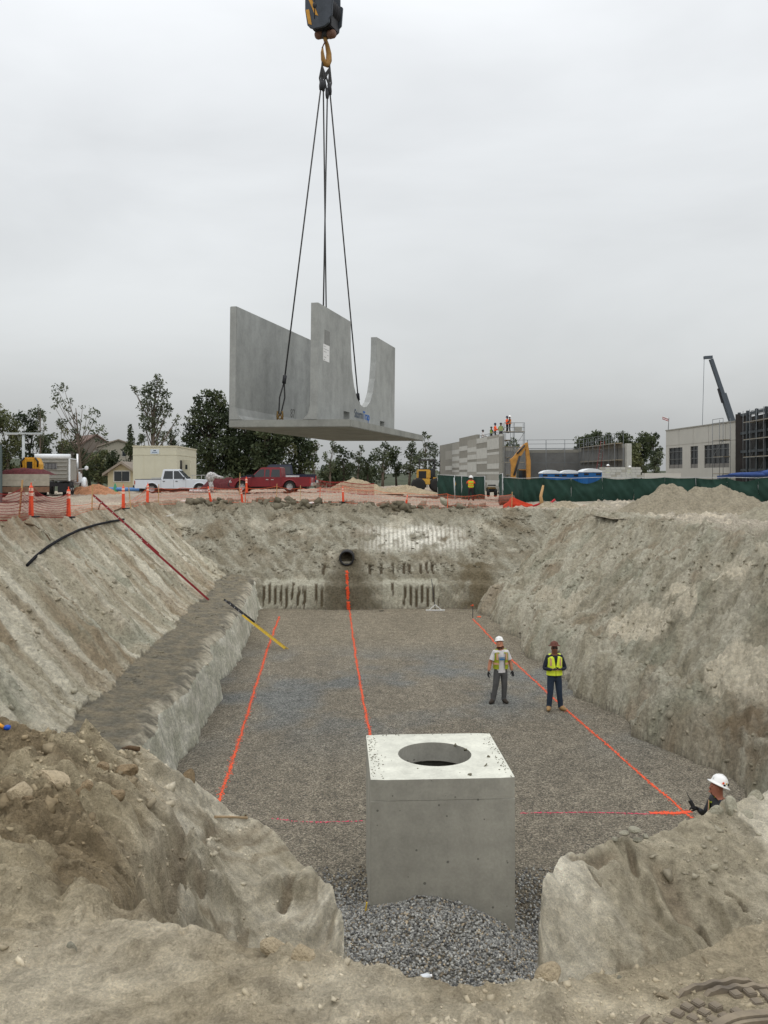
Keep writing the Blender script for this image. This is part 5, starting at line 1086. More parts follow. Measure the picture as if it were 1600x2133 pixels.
small_machines()
def toilets():
    blue = mat('toilet_blue', s2l((30, 92, 150)), .55, .1, 3); wht = mat('toilet_white', s2l((216, 220, 222)), .55, .05, 3)
    d = 67; o = empty('portable_toilet', P(1148, 1045, d), 0, 'leftmost of the three blue portable toilets', 'portable toilet', 'blue portable toilets behind the green fence')
    m = MB(); m.box(-.72, .72, 0, 1.3, .1, 2.19); m.build('body', blue, o, bevel=.03); m = MB(); m.box(-.30, .30, -.03, -.002, .2, 1.85); m.build('door', mat('toilet_door', s2l((26, 80, 134)), .55, .1, 3), o)
    m = MB(); prof = [(-.78, 2.19), (.78, 2.19), (.78, 2.24), (.62, 2.36), (.36, 2.45), (0, 2.49), (-.36, 2.45), (-.62, 2.36), (-.78, 2.24)]; m.prism(prof, -.06, 1.36); m.build('roof', wht, o, bevel=.03)
    for x in (-.46, .46): m = MB(); m.box(x-.18, x+.18, -.02, -.002, 1.98, 2.12); m.build('vent_grille', BLK, o)
    for x in (-.7, .7): m = MB(); m.box(x-.03, x+.03, -.04, 0.0, .1, 2.19); m.build('corner_rib', blue, o)
    copy_thing(o, P(1188, 1045, d), R(-3), 'middle one of the three blue portable toilets'); copy_thing(o, P(1234, 1044, d-2), R(4), 'rightmost of the three blue portable toilets')
toilets()
# ---------------------------------------------------------------- orange safety net, delineators, green fence, spoil heaps
ORP = mat('orange_plastic', s2l((226, 82, 48)), .6, .1, 6); ORN = mat('orange_net', s2l((222, 104, 66)), .7, .15, 6); REF = mat('reflective_band', s2l((236, 190, 170)), .4, .05, 10); REDN = mat('red_net', s2l((140, 44, 40)), .7, .2, 6)
def gpos(px, d): x = (px-CX)/F*d; return Vector((x, d, gz(x, d)))
def rimpos(px, extra=.35):
    d = 18.0
    while d < 60:
        x = (px-CX)/F*d
        if gz(x, d) > float(ground0(np.array([x]), np.array([d]))[0])-.16: break
        d += .05
    return gpos(px, d+extra)
def delineator():
    o = empty('delineator_post', (0, 0, 0), 0, '', 'delineator', 'orange delineator posts round the pit')
    b = MB(); b.box(-.22, .22, -.22, .22, 0, .05); b.build('base', BLK, o, bevel=.02)
    m = MB(); m.lathe([(.085, .05), (.075, .3), (.06, .95), (.055, 1.02), (.02, 1.03), (.018, 1.10), (.03, 1.12), (.0, 1.13)], 14); m.build('post', ORP, o)
    for z in (.70, .86): r = MB(); r.lathe([(.0715, z), (.0685, z+.10)], 14); r.build('band', REF, o)
    return o
DL = delineator(); DSP = [(65, 25.6, 'with its base wholly in view, nearest the left edge'), (143, 32, 'in front of the dump truck wheels'), (257, 40.5, 'standing in front of the small yellow house'), (307, 43, 'leaning a little below the tail of the silver pickup'), (514, 56, 'right against the front wheel of the red pickup'), (715, 47.9, 'wrapped in netting at the middle of the far rim'), (845, 48.8, 'short and leaning on the far rim, right of the middle'), (440, 46.5, 'below the white pipe elbow'), (505, 46.9, 'below the front bumper of the red pickup')]
for i, (px, d, l) in enumerate(DSP):
    o = DL if i == 0 else copy_tree(DL); o.location = gpos(px, d) if px == 514 else rimpos(px, .5); o.rotation_euler = (0, R([0, 0, 0, 7, 3, 2, -9, 12, 10][i]), R(i*31)); o['label'] = 'orange delineator post '+l
    if i in (5, 6, 7, 8): o.scale = (.8, .8, .82 if i != 6 else .65)
ST = [(47, 987, 1075, 24.8, 'thick pale stake nearest the left edge'), (193, 1004, 1059, 37, 'pale stake above the top of the red ladder'), (268, 1010, 1053, 42, 'thin leaning stake right of the third orange post'), (331, 1008, 1050, 44, 'thin yellowish stake under the silver pickup door'), (512, 1013, 1046, 47, 'orange topped stake below the red pickup front wheel'), (577, 1008, 1046, 47.3, 'thin grey stake below the red pickup rear wheel'), (626, 1008, 1046, 47.6, 'pale stake below the tail of the red pickup'), (667, 1014, 1049, 47.8, 'orange stake left of the middle post on the far rim'), (933, 1026, 1058, 49.3, 'orange stake below the worker in the yellow vest'), (1067, 1021, 1056, 50.5, 'stake in front of the green fence by the roller drum'), (500, 976, 1022, 55, 'tall stake with an orange foot at the nose of the red pickup')]
for px, t, b, d, l in ST:
    g = gpos(px, d) if px == 500 else rimpos(px, .4); h = (b-t)/F*g.y; o = empty('wooden_stake', g, 0, l, 'stake', 'stakes holding up the orange net'); m = MB(); ln = .10 if px in (47,) else -.12 if px == 268 else .03
    m.bar((-ln*h, 0, -.2), (0, 0, h), .045 if px != 47 else .06, .035); m.build('post', WOOD if px not in (512, 667, 933) else ORN, o)
def net(p, h, label, mat_=ORN, cell=.14, sag=.1, w=.014, seed=0, lean=0.0, hrun=None, step=.14):
    """woven net hung along the ground points p: vertical and horizontal strands as thin ribbons, one mesh"""
    P_ = np.array([tuple(q) for q in p]); seg = np.r_[0, np.cumsum(np.linalg.norm(np.diff(P_, axis=0), axis=1))]; L_ = seg[-1]; V = []; Fc = []
    hs = np.interp(seg, np.linspace(0, L_, len(hrun)), hrun) if hrun is not None else np.full(len(seg), h)
    def pt(s, v):
        g = np.stack([np.interp(s, seg, P_[:, i]) for i in range(3)], -1); hh = np.interp(s, seg, hs)
        j = np.searchsorted(seg, s, side='right')-1; j = np.clip(j, 0, len(seg)-2); t = (s-seg[j])/(seg[j+1]-seg[j]); dip = sag*4*t*(1-t)
        z = g[..., 2]+v*(hh-dip) + .02; off = lean*v+.05*pn(s*.9+seed, v*2.0)*(1-v*.3)+.10*(1-v)*pn(s*.5+seed*3, v*0+2)
        return np.stack([g[..., 0]+.05*pn(s*1.3+seed, v*3), g[..., 1]+off, z], -1)
    def strand(s, v, du, dv):
        a = pt(s-du, v-dv); b = pt(s+du, v+dv); n = len(s); base = sum(len(x) for x in V); V.append(np.stack([a, b], 1).reshape(-1, 3)); k = np.arange(n-1)*2+base; Fc.append(np.stack([k, k+1, k+3, k+2], -1))
    for s in np.arange(0, L_, cell*.5): v = np.linspace(0, 1, 7); strand(np.full(7, s), v, w/2, 0)
    nh = max(4, int(round(np.mean(hs)/cell)))
    for v in np.linspace(0, 1, nh): s = np.arange(0, L_, step); strand(s, np.full(len(s), v), 0, w/2/np.mean(hs)*(2.2 if v in (0, 1) else 1))
    me = np_mesh('safety_net', np.concatenate(V), np.concatenate(Fc), mat_); o = link('safety_net', me); setp(o, label, 'safety net', 'orange safety nets round the pit'); o['single_piece'] = 1; return o
def run(pd): return [rimpos(px, .45) if px > -50 and px < 1060 else gpos(px, d) for px, d in pd]
net(run([(-40, 24), (47, 25), (65, 25.8), (143, 32.3)]), 1.0, 'dark red safety net sagging in front of the flatbed trailer at the left', REDN, .10, .28, .018, 1, hrun=[1.1, 1.05, .95, .9])
net(run([(143, 32.3), (193, 37.2), (257, 41), (307, 43.4)]), .25, 'orange safety net collapsed on the ground between the left posts', ORN, .12, .05, .010, 2, hrun=[.45, .2, .15, .8])
net(run([(307, 43.4), (331, 44), (380, 45.3), (440, 46.6)]), .9, 'orange safety net standing below the silver pickup', ORN, .16, .08, .010, 3)
net(run([(440, 46.6), (505, 47), (577, 47.3), (626, 47.6), (667, 47.8), (715, 48)]), .85, 'orange safety net standing below the red pickup', ORN, .16, .10, .009, 4)
net(run([(715, 48), (780, 48.3), (845, 48.8), (933, 49.4)]), .85, 'orange safety net on the far rim right of the middle post', ORN, .16, .10, .009, 5, hrun=[.9, .9, .8, .85])
net(run([(933, 49.4), (1000, 50), (1067, 50.6)]), .8, 'orange safety net ending at the roller drum', ORN, .16, .10, .009, 6)
net(run([(1048, 51), (1067, 51), (1110, 51.5)]), .8, 'crumpled orange net slumped by the roller drum', mat('orange_net_dense', s2l((206, 70, 44)), .8, .15, 6), .06, .05, .03, 7, hrun=[.15, 1.0, .12])
m = MB(); pts = [gpos(px, d)+Vector((0, 0, z)) for px, d, z in ((360, 57, 1.0), (480, 57.5, .55), (700, 58, .9), (760, 60, 1.15))]
net([gpos(660, 66), gpos(715, 66), gpos(780, 67)], .25, 'distant red tape line behind the tail of the red pickup', REDN, .2, .1, .03, 8, hrun=[.9, .9, .9])
# green screened fence
GRN = mat('green_screen', s2l((34, 60, 51)), .9, .16, 1.3, .01, 20)
def screen(px0, d0, px1, d1, label, seed, h=1.85, bulge=.16, droop=0.0):
    a = gpos(px0, d0); b = gpos(px1, d1); L_ = (b-a).length; o = empty('screened_fence', a, 0, label, 'fence', 'green screened fence panels'); nx, nz = 26, 12
    t, v = np.meshgrid(np.linspace(0, 1, nx), np.linspace(0, 1, nz)); D = np.array(b-a); nrm = np.array([D[1], -D[0], 0])/np.hypot(D[0], D[1])
    if nrm[1] > 0: nrm = -nrm
    off = bulge*np.sin(np.pi*t)*np.sin(np.pi*np.clip(v*1.15, 0, 1))*(.6+1.1*np.abs(pn(t*3+seed, v*1.2))) + .17*fbm(t*5+seed*2+v*2.5, v*1.2, 3)
    dr = droop*np.sin(np.pi*t)*v
    V = t[..., None]*D+np.stack([0*v, 0*v, .03+v*h-dr], -1)+off[..., None]*nrm; i = np.arange(nx*nz).reshape(nz, nx); f = np.stack([i[:-1, :-1], i[:-1, 1:], i[1:, 1:], i[1:, :-1]], -1).reshape(-1, 4)
    me = np_mesh('screen_cloth', V, f, GRN, smooth=True); link('screen_cloth', me, o)
    for k in (0, 1): m = MB(); q = Vector(D*k); m.tube([q+Vector((0, .05, 0)), q+Vector((0, .05, h+.08))], .03, 6); m.build('post', MATS['galvanised'], o)
    m = MB(); m.tube([Vector((0, .05, h+.06)), Vector(D)+Vector((0, .05, h+.06))], .022, 6); m.build('top_rail', MATS['galvanised'], o)
names = ['rightmost panels seen past the tall dirt pile']
FP = [(1048, 58), (1088, 60.5), (1130, 61), (1190, 61.5), (1255, 62), (1320, 62.5), (1385, 62.5), (1450, 62), (1515, 61), (1580, 60), (1650, 59)]
LB = ['just right of the corner, beside the roller drum', 'under the excavator boom', 'in front of the left and middle toilets', 'in front of the right toilet, drooping', 'right of the toilets, with deep folds', 'below the low block stack', 'directly behind the peak of the tall dirt pile', 'between the two peaks of the dirt pile', 'behind the right shoulder of the dirt pile', 'at the right edge of the photo']
for i in range(10): screen(*FP[i], *FP[i+1], 'green screened fence panel '+LB[i], i*3.7, 1.68, .24, [0, .05, .12, .4, .1, .05, .05, .1, .25, .05][i])
screen(1040, 66, 1047, 58, 'narrow green fence panel folded back at the corner by the roller drum', 50, 1.95, .1)
for i, (a, b_, c, d_, l) in enumerate([(912, 72, 947, 70, 'far left green fence panel, first of the short run'), (948, 70, 975, 68, 'second green panel, with a white post at its right'), (985, 69, 1010, 66, 'third green panel, just left of the worker by the fence'), (962, 66, 985, 65, 'narrow green panel partly behind the first ones')]): screen(a, b_, c, d_, l, 60+i, 1.75, .1)
for px, d, l in ((948, 67.5, 'pale fence post between the first green panels'), (965, 66.5, 'pale leaning fence post left of the worker')):
    m = MB(); m.tube([(0, 0, 0), (-.08, 0, 1.75)], .05, 6); setp(m.build('fence_post', MATS['lamp_grey'], None, gpos(px, d)), l, 'fence post')
m = MB(); m.box(-3.6, 3.6, -.6, .6, 0, .16); setp(m.build('steel_plate', mat('brown_steel', s2l((96, 84, 72)), .7, .2, 3), None, gpos(915, 69)), 'long dark steel plate lying on the dirt left of the green panels', 'steel plate')
m = MB(); m.tube([(-.8, 0, .08), (.75, .1, .08)], .07, 8); setp(m.build('red_pipe', mat('red_pvc', s2l((170, 40, 44)), .5, .1), None, gpos(1243, 52)), 'short straight red pipe lying at the foot of the green fence', 'pipe')
m = MB(); m.tube([(-.6, 0, .1), (-.2, .1, .25), (.3, 0, .18), (.7, .1, .5)], .07, 8); setp(m.build('red_pipe', MATS['red_pvc'], None, gpos(1132, 50.5)), 'bent red pipe sticking out of the rubble by the fence', 'pipe')
m = MB(); m.tube([(0, 0, 0), (-.1, 0, .7), (.05, 0, 1.35)], [.14, .09, .06], 8); setp(m.build('wooden_post', WOOD, None, gpos(1130, 50.5)), 'ragged orange brown post standing in the rubble by the fence', 'post')
# spoil heaps: real mounds on the upper ground
def heap(c, rx, ry, h, label, seed, peaks, tint, name='dirt_pile', n=84):
    u, v = np.meshgrid(np.linspace(-1.25, 1.25, n), np.linspace(-1.25, 1.25, n)); X = c[0]+u*rx; Y = c[1]+v*ry; z = np.zeros_like(u)
    for (pu, pv, ph, pw) in peaks: z = np.maximum(z, ph*h*(1-np.hypot((u-pu)/pw, (v-pv)/min(pw*1.3, 1))))
    z = z + (fbm(X*.9+seed, Y*.9, 6)*.34+np.abs(pn(X*1.7+seed, Y*1.7))*.28+np.abs(pn(X*4+seed, Y*4))*.12-.12)*sst(z, -.05, .5)
    Z = c[2]+z-.12*(z <= 0.01); cc = np.array(s2l(tint))*1.2; col = cc*(1+.28*fbm(X*2+seed, Y*2, 5)+.12*fbm(X*8, Y*8, 3))[..., None]
    i = np.arange(n*n).reshape(n, n); f = np.stack([i[:-1, :-1], i[:-1, 1:], i[1:, 1:], i[1:, :-1]], -1).reshape(-1, 4); keep = (z.ravel()[f] > -.02).any(1)
    me = np_mesh(name, np.stack([X, Y, Z], -1), f[keep], MATS['soil'], smooth=True); ca = me.color_attributes.new('tint', 'FLOAT_COLOR', 'POINT'); a = np.ones((n*n, 4), np.float32); a[:, :3] = col.reshape(-1, 3); ca.data.foreach_set('color', a.ravel())
    setp(link(name, me), label, 'dirt pile', 'dirt piles on the upper ground')
g = gpos(1440, 42.5); heap((g.x, 42.5, g.z-.05), 3.8, 2.6, 1.5, 'tall twin peaked grey brown dirt pile in front of the green fence', 4, [(-.28, 0, 1, .75), (.12, .1, .95, .62), (.42, 0, .97, .78), (.7, -.1, .55, .6)], (142, 134, 116))
g = gpos(1640, 36); heap((g.x, 36, g.z-.05), 2.2, 2.0, 1.15, 'grey dirt pile cut off by the right edge of the photo', 9, [(0, 0, 1, 1)], (150, 144, 126))
g = gpos(1175, 49.5); heap((g.x, 50.2, g.z-.03), 2.4, 1.0, .55, 'low pile of broken soil at the foot of the green fence', 12, [(-.3, 0, .9, .5), (.1, 0, 1, .5), (.6, 0, .6, .4)], (158, 148, 128))
g = gpos(1245, 49.5); heap((g.x, 49.5, g.z-.03), .9, .8, .35, 'small rubble heap beside the straight red pipe', 15, [(0, 0, 1, 1)], (156, 148, 130))
g = gpos(738, 74); heap((g.x, 74, g.z), 3.4, 2.4, 1.35, 'tan dirt pile behind the navy pickup, in front of the far trees', 20, [(0, 0, 1, .8), (.5, 0, .5, .5)], (158, 144, 120))
g = gpos(840, 76); heap((g.x, 76, g.z), 3.6, 2.4, .8, 'low tan dirt pile between the tall one and the wheel loader', 23, [(0, 0, 1, .9)], (156, 142, 118))
g = gpos(195, 62); heap((g.x, 62, g.z), 2.6, 2.0, .9, 'orange brown dirt pile right of the dump truck', 27, [(0, 0, 1, .9)], (168, 122, 92))
for px, d, l, s in ((650, 48, 'crumpled white sheet lying on the far rim', .35), (613, 48.2, 'small white scrap on the far rim left of the sheet', .2), (383, 49, 'pale broken concrete lump on the far rim under the white elbow', .25)):
    b = gpos(px, d); o = link('plastic_sheet', rock_mesh(50+int(px), mat('white_sheet', s2l((214, 212, 208)), .7, .05)), None, b+Vector((0, 0, .06))); o.scale = (s*1.6, s, s*.6); setp(o, l, 'debris')
# ---------------------------------------------------------------- buildings beyond the site
LB_ = mat('light_block', s2l((178, 178, 172)), .9, .08, 1.5, .01, 8); DB_ = mat('dark_block', s2l((134, 132, 124)), .9, .08, 1.5, .01, 8); MID_ = mat('mid_block', s2l((150, 148, 140)), .9, .08, 1.5); GB_ = mat('grey_block', s2l((112, 112, 110)), .9, .15, .8); SCF = mat('scaffold_tube', s2l((104, 108, 110)), .6, .15, 3); PLK = mat('scaffold_plank', s2l((150, 138, 116)), .8, .15, 3)
def V2(px, d, z=None): x = (px-CX)/F*d; return Vector((x, d, 4.6 if z is None else z))
def box_between(m, a, b, th, z0, z1, side=1):
    a = Vector((a[0], a[1], 0)); b = Vector((b[0], b[1], 0)); n = (b-a).normalized(); q = Vector((-n.y, n.x, 0))*th*side
    vs = [Vector((p.x, p.y, z)) for z in (z0, z1) for p in (a, b, b+q, a+q)]; m.add(vs, [(0, 3, 2, 1), (4, 5, 6, 7), (0, 1, 5, 4), (1, 2, 6, 5), (2, 3, 7, 6), (3, 0, 4, 7)])
def block_hall():
    A = V2(916, 136); B = V2(1044, 95); o = empty('block_building', (0, 0, 0), 0, 'unfinished hall with a long banded wall of light and dark concrete blocks', 'building'); zt = 11.15
    m = MB(); box_between(m, A, B, .4, 4.3, zt-.25); m.build('wall', DB_, o)
    d = (B-A); r = random.Random(5); cols = [.129, .268, .404, .543, .684, .831, .978]
    meL = {}
    def patch(t0, t1, z0, z1, mt, pr=.02):
        m = MB(); n = d.normalized(); q = Vector((n.y, -n.x, 0))
        if q.y > 0: q = -q
        a = A+d*t0+q*.001; b = A+d*t1+q*.001; box_between(m, a, b, pr if (Vector((-n.y, n.x, 0)).dot(q)) > 0 else -pr, z0, z1); m.build('block_band', mt, o)
    nrow = 20; hr = (zt-4.7)/nrow
    for ci in range(6):
        k = r.choice([0, 1]); light = r.random() < .5
        while k < nrow:
            h = min(r.choice([1, 2, 2, 3, 4] if light else [1, 1, 2, 3]), nrow-k)
            if light and not (ci == 0 and (k > 11 or h > 2)): patch(cols[ci]+.001, cols[ci+1]-.001, 4.7+k*hr+.01, 4.7+(k+h)*hr-.01, LB_, .03)
            elif r.random() < .4: patch(cols[ci]+.001, cols[ci+1]-.001, 4.7+k*hr+.01, 4.7+(k+h)*hr-.01, MID_, .015)
            k += h; light = not light
    # stepped top courses
    for t0, t1, z in ((0, .4, 11.25), (.4, .684, 11.7)):
        m = MB(); box_between(m, A+d*t0, A+d*t1, .4, zt-.25, z-.0); m.build('top_course', DB_, o)
    m = MB(); box_between(m, A+d*.684, B, .4, zt-.25, zt); m.build('top_course', LB_, o)
    # inner walls
    C1 = V2(1046, 95.5); C2 = V2(1100, 108); C3 = V2(1212, 106); C4 = V2(1304, 90)
    for a, b, z in ((C1, C2, 9.7), (C2, C3, 9.75), (C3, C4, 9.85)):
        m = MB(); box_between(m, a, b, -.4, 4.3, z-.4); m.build('inner_wall', GB_, o); m = MB(); box_between(m, a, b, -.42, z-.4, z); m.build('bond_beam', DB_, o)
    m = MB(); box_between(m, C4+Vector((.01, -.3, 0)), C4+Vector((.6, .0, 0)), .3, 4.3, 9.9); m.build('end_pier', LB_, o)
    m = MB(); box_between(m, C2+(C3-C2)*.38+Vector((0, -.1, 0)), C2+(C3-C2)*.42+Vector((0, -.1, 0)), .06, 4.6, 8.6); m.build('doorway', mat('dark_opening', (.02, .02, .022), .9, .1), o)
    m = MB(); box_between(m, C2+(C3-C2)*.62+Vector((0, -.1, 0)), C2+(C3-C2)*.95+Vector((0, -.1, 0)), .06, 6.2, 8.8); m.build('opening', MATS['dark_opening'], o)
    return A, B, C2, C3, C4, zt
A_, B_, C2_, C3_, C4_, ZT = block_hall()
def scaffold(a, b, z0, z1, lift, bay, label, depth=.9, rail=True, planks=True, r=.03):
    a = Vector((a[0], a[1], 0)); b = Vector((b[0], b[1], 0)); L_ = (b-a).length; n = max(1, int(round(L_/bay))); u = (b-a)/n; q = Vector((-u.y, u.x, 0)).normalized()*depth
    if q.y > 0: q = -q
    o = empty('scaffold', Vector((a.x, a.y, z0)), 0, label, 'scaffold', 'tube scaffolds on the buildings'); off = Vector((a.x, a.y, z0)); tube = MB(); tube.tube([(0, 0, 0), (0, 0, z1-z0+(1.0 if rail else 0))], r, 5); st = tube.mesh('standard', SCF)
    for i in range(n+1):
        for s in (0, 1): link('standard', st, o, u*i+q*s)
    z = z0+lift
    while z <= z1+.01:
        for s in (0, 1):
            m = MB(); m.bar(u*0+q*s+Vector((0, 0, z-z0)), u*n+q*s+Vector((0, 0, z-z0)), r*1.6); m.build('ledger', SCF, o)
        if planks:
            m = MB(); vs = [v+Vector((0, 0, h)) for h in (z-z0+.03, z-z0+.08) for v in (Vector((0, 0, 0)), u*n, u*n+q, q)]; m.add(vs, [(0, 3, 2, 1), (4, 5, 6, 7), (0, 1, 5, 4), (1, 2, 6, 5), (2, 3, 7, 6), (3, 0, 4, 7)]); m.build('plank', PLK, o)
        z += lift
    k = 0; z = z0
    while z < z1-.1:
        for i in range(k % 2, n, 2): m = MB(); m.bar(u*i+q+Vector((0, 0, z-z0)), u*(i+1)+q+Vector((0, 0, min(z+lift, z1)-z0)), r*1.2); m.build('brace', SCF, o)
        z += lift; k += 1
    if rail:
        for h in (.5, 1.0): m = MB(); m.bar(q+Vector((0, 0, z1-z0+h)), u*n+q+Vector((0, 0, z1-z0+h)), r*1.5); m.build('guard_rail', SCF, o)
    return o
scaffold(V2(1048, 92), V2(1090, 92), 4.6, 11.15, 1.64, 1.1, 'grey scaffold tower at the right end of the banded block wall')
scaffold(C2_+Vector((-2.5, -1, 0)), C3_+Vector((0, -1, 0)), 4.6, 9.9, 1.75, 2.2, 'long tube scaffold on the dark inner wall behind the toilets', planks=False)
scaffold(C3_+Vector((.3, -1.2, 0)), C4_+Vector((-.5, -.8, 0)), 4.6, 9.9, 1.75, 2.4, 'tube scaffold on the right wing wall of the block building')
def small_blocks():
    o = empty('block_cart', V2(1080, 91, 11.3), 0, 'grey block stack standing on the scaffold tower', 'block stack'); m = MB(); m.box(-.38, .38, 0, .5, 0, .42); m.build('blocks', mat('pale_block', s2l((150, 150, 144)), .9, .1), o)
    b = empty('low_block_wall', V2(1250, 82), 0, 'low unfinished block wall right of the toilets, behind the fence', 'block wall'); bk = MB(); bk.box(0, .47, 0, .3, 0, .235); me = bk.mesh('block', LB_); me2 = me.copy(); me2.materials.clear(); me2.materials.append(mat('block_shade', s2l((160, 158, 148)), .9, .08, 1.5))
    for j in range(11):
        for i in range(8): link('block', me if (i*7+j*3) % 5 else me2, b, (i*.49+(j % 2)*.12, 0, j*.25))
small_blocks()
def ladder_red():
    a = V2(1240, 93, 4.6); b_ = V2(1256, 95, 10.4); ladder(a, b_, .5, mat('scaffold_red', s2l((124, 52, 50)), .6, .1), 'red ladder leaning on the scaffold of the right wing wall', 14, up=Vector((0, 1, 0)))
ladder_red()
# tilt-up concrete building
def tiltup():
    A = V2(1387, 130, 0); B = V2(1532, 107, 0); o = empty('concrete_building', (0, 0, 0), 0, 'two storey pale concrete building with dark window bands at the right', 'building'); d = B-A; n = d.normalized(); q = Vector((n.y, -n.x, 0)); q = -q if q.y > 0 else q
    cw = mat('pale_tiltup', s2l((172, 170, 163)), .9, .05, .4); zt = 13.25; zb = 4.3; zs, zh = 7.55, 10.6; win = [(.055, .275), (.40, .51), (.60, .925)]
    E = 1.32
    def slab(t0, t1, z0, z1, nm='wall_panel', mt=cw, th=.3, off=0):
        m = MB(); a = A+d*t0+q*off; b = A+d*t1+q*off; box_between(m, a, b, th if Vector((-n.y, n.x, 0)).dot(-q) > 0 else -th, z0, z1); m.build(nm, mt, o)
    wins = win+[(1.02, 1.30)]
    for i in range(6): slab(E*i/6+.002, E*(i+1)/6-.002, zh+.005, zt)
    slab(0, E, zb, zs-.005-.0); slab(0, E, zt, zt+.15, 'parapet', mat('cap_grey', s2l((140, 138, 132)), .8, .1), .5, .1); slab(0, E, 10.95, 11.0, 'reveal', mat('joint_grey', s2l((138, 134, 126)), .9, .05), .02, .02)
    slab(0, E, 6.0, 6.05, 'reveal', MATS['joint_grey'], .02, .02)
    t = 0
    for a_, b_ in wins: slab(t, a_, zs, zh, 'pier'); t = b_
    slab(t, E, zs, zh, 'pier')
    gl = mat('building_glass', (.03, .033, .036), .2, .3, .6)
    for a_, b_ in wins:
        slab(a_, b_, zs, zh, 'window', gl, .05, -.2); slab(a_, b_, zs, zs+.55, 'spandrel', mat('spandrel', s2l((112, 110, 106)), .8, .1), .05, -.12)
        k = max(2, int((b_-a_)*18))
        for i in range(k+1): tt = a_+(b_-a_)*i/k; slab(tt-.0015, tt+.0015, zs, zh, 'mullion', STEEL, .06, -.1)
        for zz in (8.9, 10.0): slab(a_, b_, zz-.04, zz+.04, 'transom', mat('transom', s2l((96, 98, 98)), .6, .1), .05, -.09)
    for a_, b_ in ((.1, .28), (.4, .5), (.6, .95)): slab(a_, b_, 4.9, 6.0-.4, 'lower_window', gl, .05, .03)
    # dark steel wing beyond
    fr = mat('primer_steel', s2l((62, 68, 72)), .7, .15, 2); C = V2(1540, 103, 0); D = V2(1720, 78, 0)
    for k in range(9):
        p = C+(D-C)*k/8; m = MB(); m.cbox((p.x, p.y, 9.3), (.28, .28, 9.6)); m.build('steel_column', fr, o)
    for zz in (4.8, 7.0, 9.2, 11.4, 13.6): m = MB(); box_between(m, C, D, .25, zz, zz+.3); m.build('steel_beam', fr, o)
    m = MB(); box_between(m, C+Vector((.5, .8, 0)), D+Vector((.5, .8, 0)), .1, 4.6, 13.4); m.build('sheathing', mat('dark_sheathing', s2l((58, 58, 58)), .8, .3, 1), o)
    m = MB(); box_between(m, C+Vector((-.5, -.1, 0)), C+Vector((.9, -1.1, 0)), .5, 4.6, 13.9); m.build('stair_core', mat('core_dark', s2l((52, 48, 46)), .8, .2, 1), o)
    return A, d, q
TA, TD, TQ = tiltup()
scaffold(TA+TD*.93+TQ*1.3, TA+TD*1.06+TQ*1.3, 4.6, 12.6, 2.1, 2.3, 'scaffold tower at the corner of the concrete building', r=.035)
scaffold(V2(1548, 99, 0), V2(1640, 86, 0), 4.6, 13.0, 2.0, 2.3, 'scaffold along the dark steel wing at the right edge', r=.035)
def crane():
    d = 150; k = d/F; o = empty('mobile_crane', P(1527, 880, d), 0, 'distant dark telescopic crane boom rising behind the concrete building', 'crane'); Q = lambda px, py: Vector(((px-1527)*k, 0, -(py-880)*k)); g = mat('crane_grey', s2l((76, 84, 92)), .6, .1)
    m = MB(); m.bar(Q(1534, 905), Q(1506, 820), .9, .9); m.build('boom_base', g, o); m = MB(); m.bar(Q(1506, 822), Q(1481, 748), .62, .62); m.build('boom_tip_section', g, o); m = MB(); m.bar(Q(1483, 744), Q(1467, 745), .8, .5); m.build('boom_head', g, o)
    m = MB(); m.bar(Q(1467, 745), Q(1463, 893), .06, .06); m.build('hoist_line', g, o); m = MB(); m.bar(Q(1500, 808), Q(1509, 838), .3, 1.0); m.build('boom_collar', STEEL, o); m = MB(); m.box(1, 6, -2, 2, -24, -18); m.build('carrier', g, o); m = MB(); m.bar(Q(1534, 905), Q(1545, 1010), 1.4, 1.4); m.build('slew_mast', g, o)
crane()
def flag():
    b = V2(1392, 129, 13.3); o = empty('flag_mast', b, 0, 'tiny striped flag on the left corner of the concrete building roof', 'flag'); m = MB(); m.tube([(0, 0, 0), (.1, 0, 1.9)], .05, 6); m.build('pole', SCF, o)
    cols = [mat('flag_red', s2l((150, 60, 60)), .8, .1), mat('flag_white', s2l((220, 220, 220)), .8, .05)]
    for i in range(4): m = MB(); m.bar((-.9, 0, 1.55-.0+.12*i+.2), (.1, 0, 1.4+.12*i), .03, .11); m.build('stripe', cols[i % 2], o)
flag()
m = MB(); m.bar((0, 0, 0), (4.6, -4, .7), .3, .3); setp(m.build('blue_girder', mat('girder_blue', s2l((40, 62, 112)), .6, .1), None, V2(1495, 88, 6.35)), 'blue girder sloping above the green fence at the right', 'girder')
m = MB(); m.ell((0, 0, -.3), (2.0, .6, .25)); m.ell((2.2, 0, -.2), (1.2, .6, .4)); setp(m.build('blue_tarp', mat('tarp_blue', s2l((40, 66, 120)), .7, .15, 2, .1, 2), None, V2(1560, 80, 6.9)), 'crumpled blue tarpaulin above the green fence near the right edge', 'tarpaulin')
m = MB(); m.box(-2.1, 2.1, 0, 1.2, 0, .9); setp(m.build('white_crate', mat('crate_white', s2l((198, 196, 188)), .8, .05), None, V2(1381, 100, 5.9)), 'white long crate seen just above the green fence by the concrete building', 'crate')
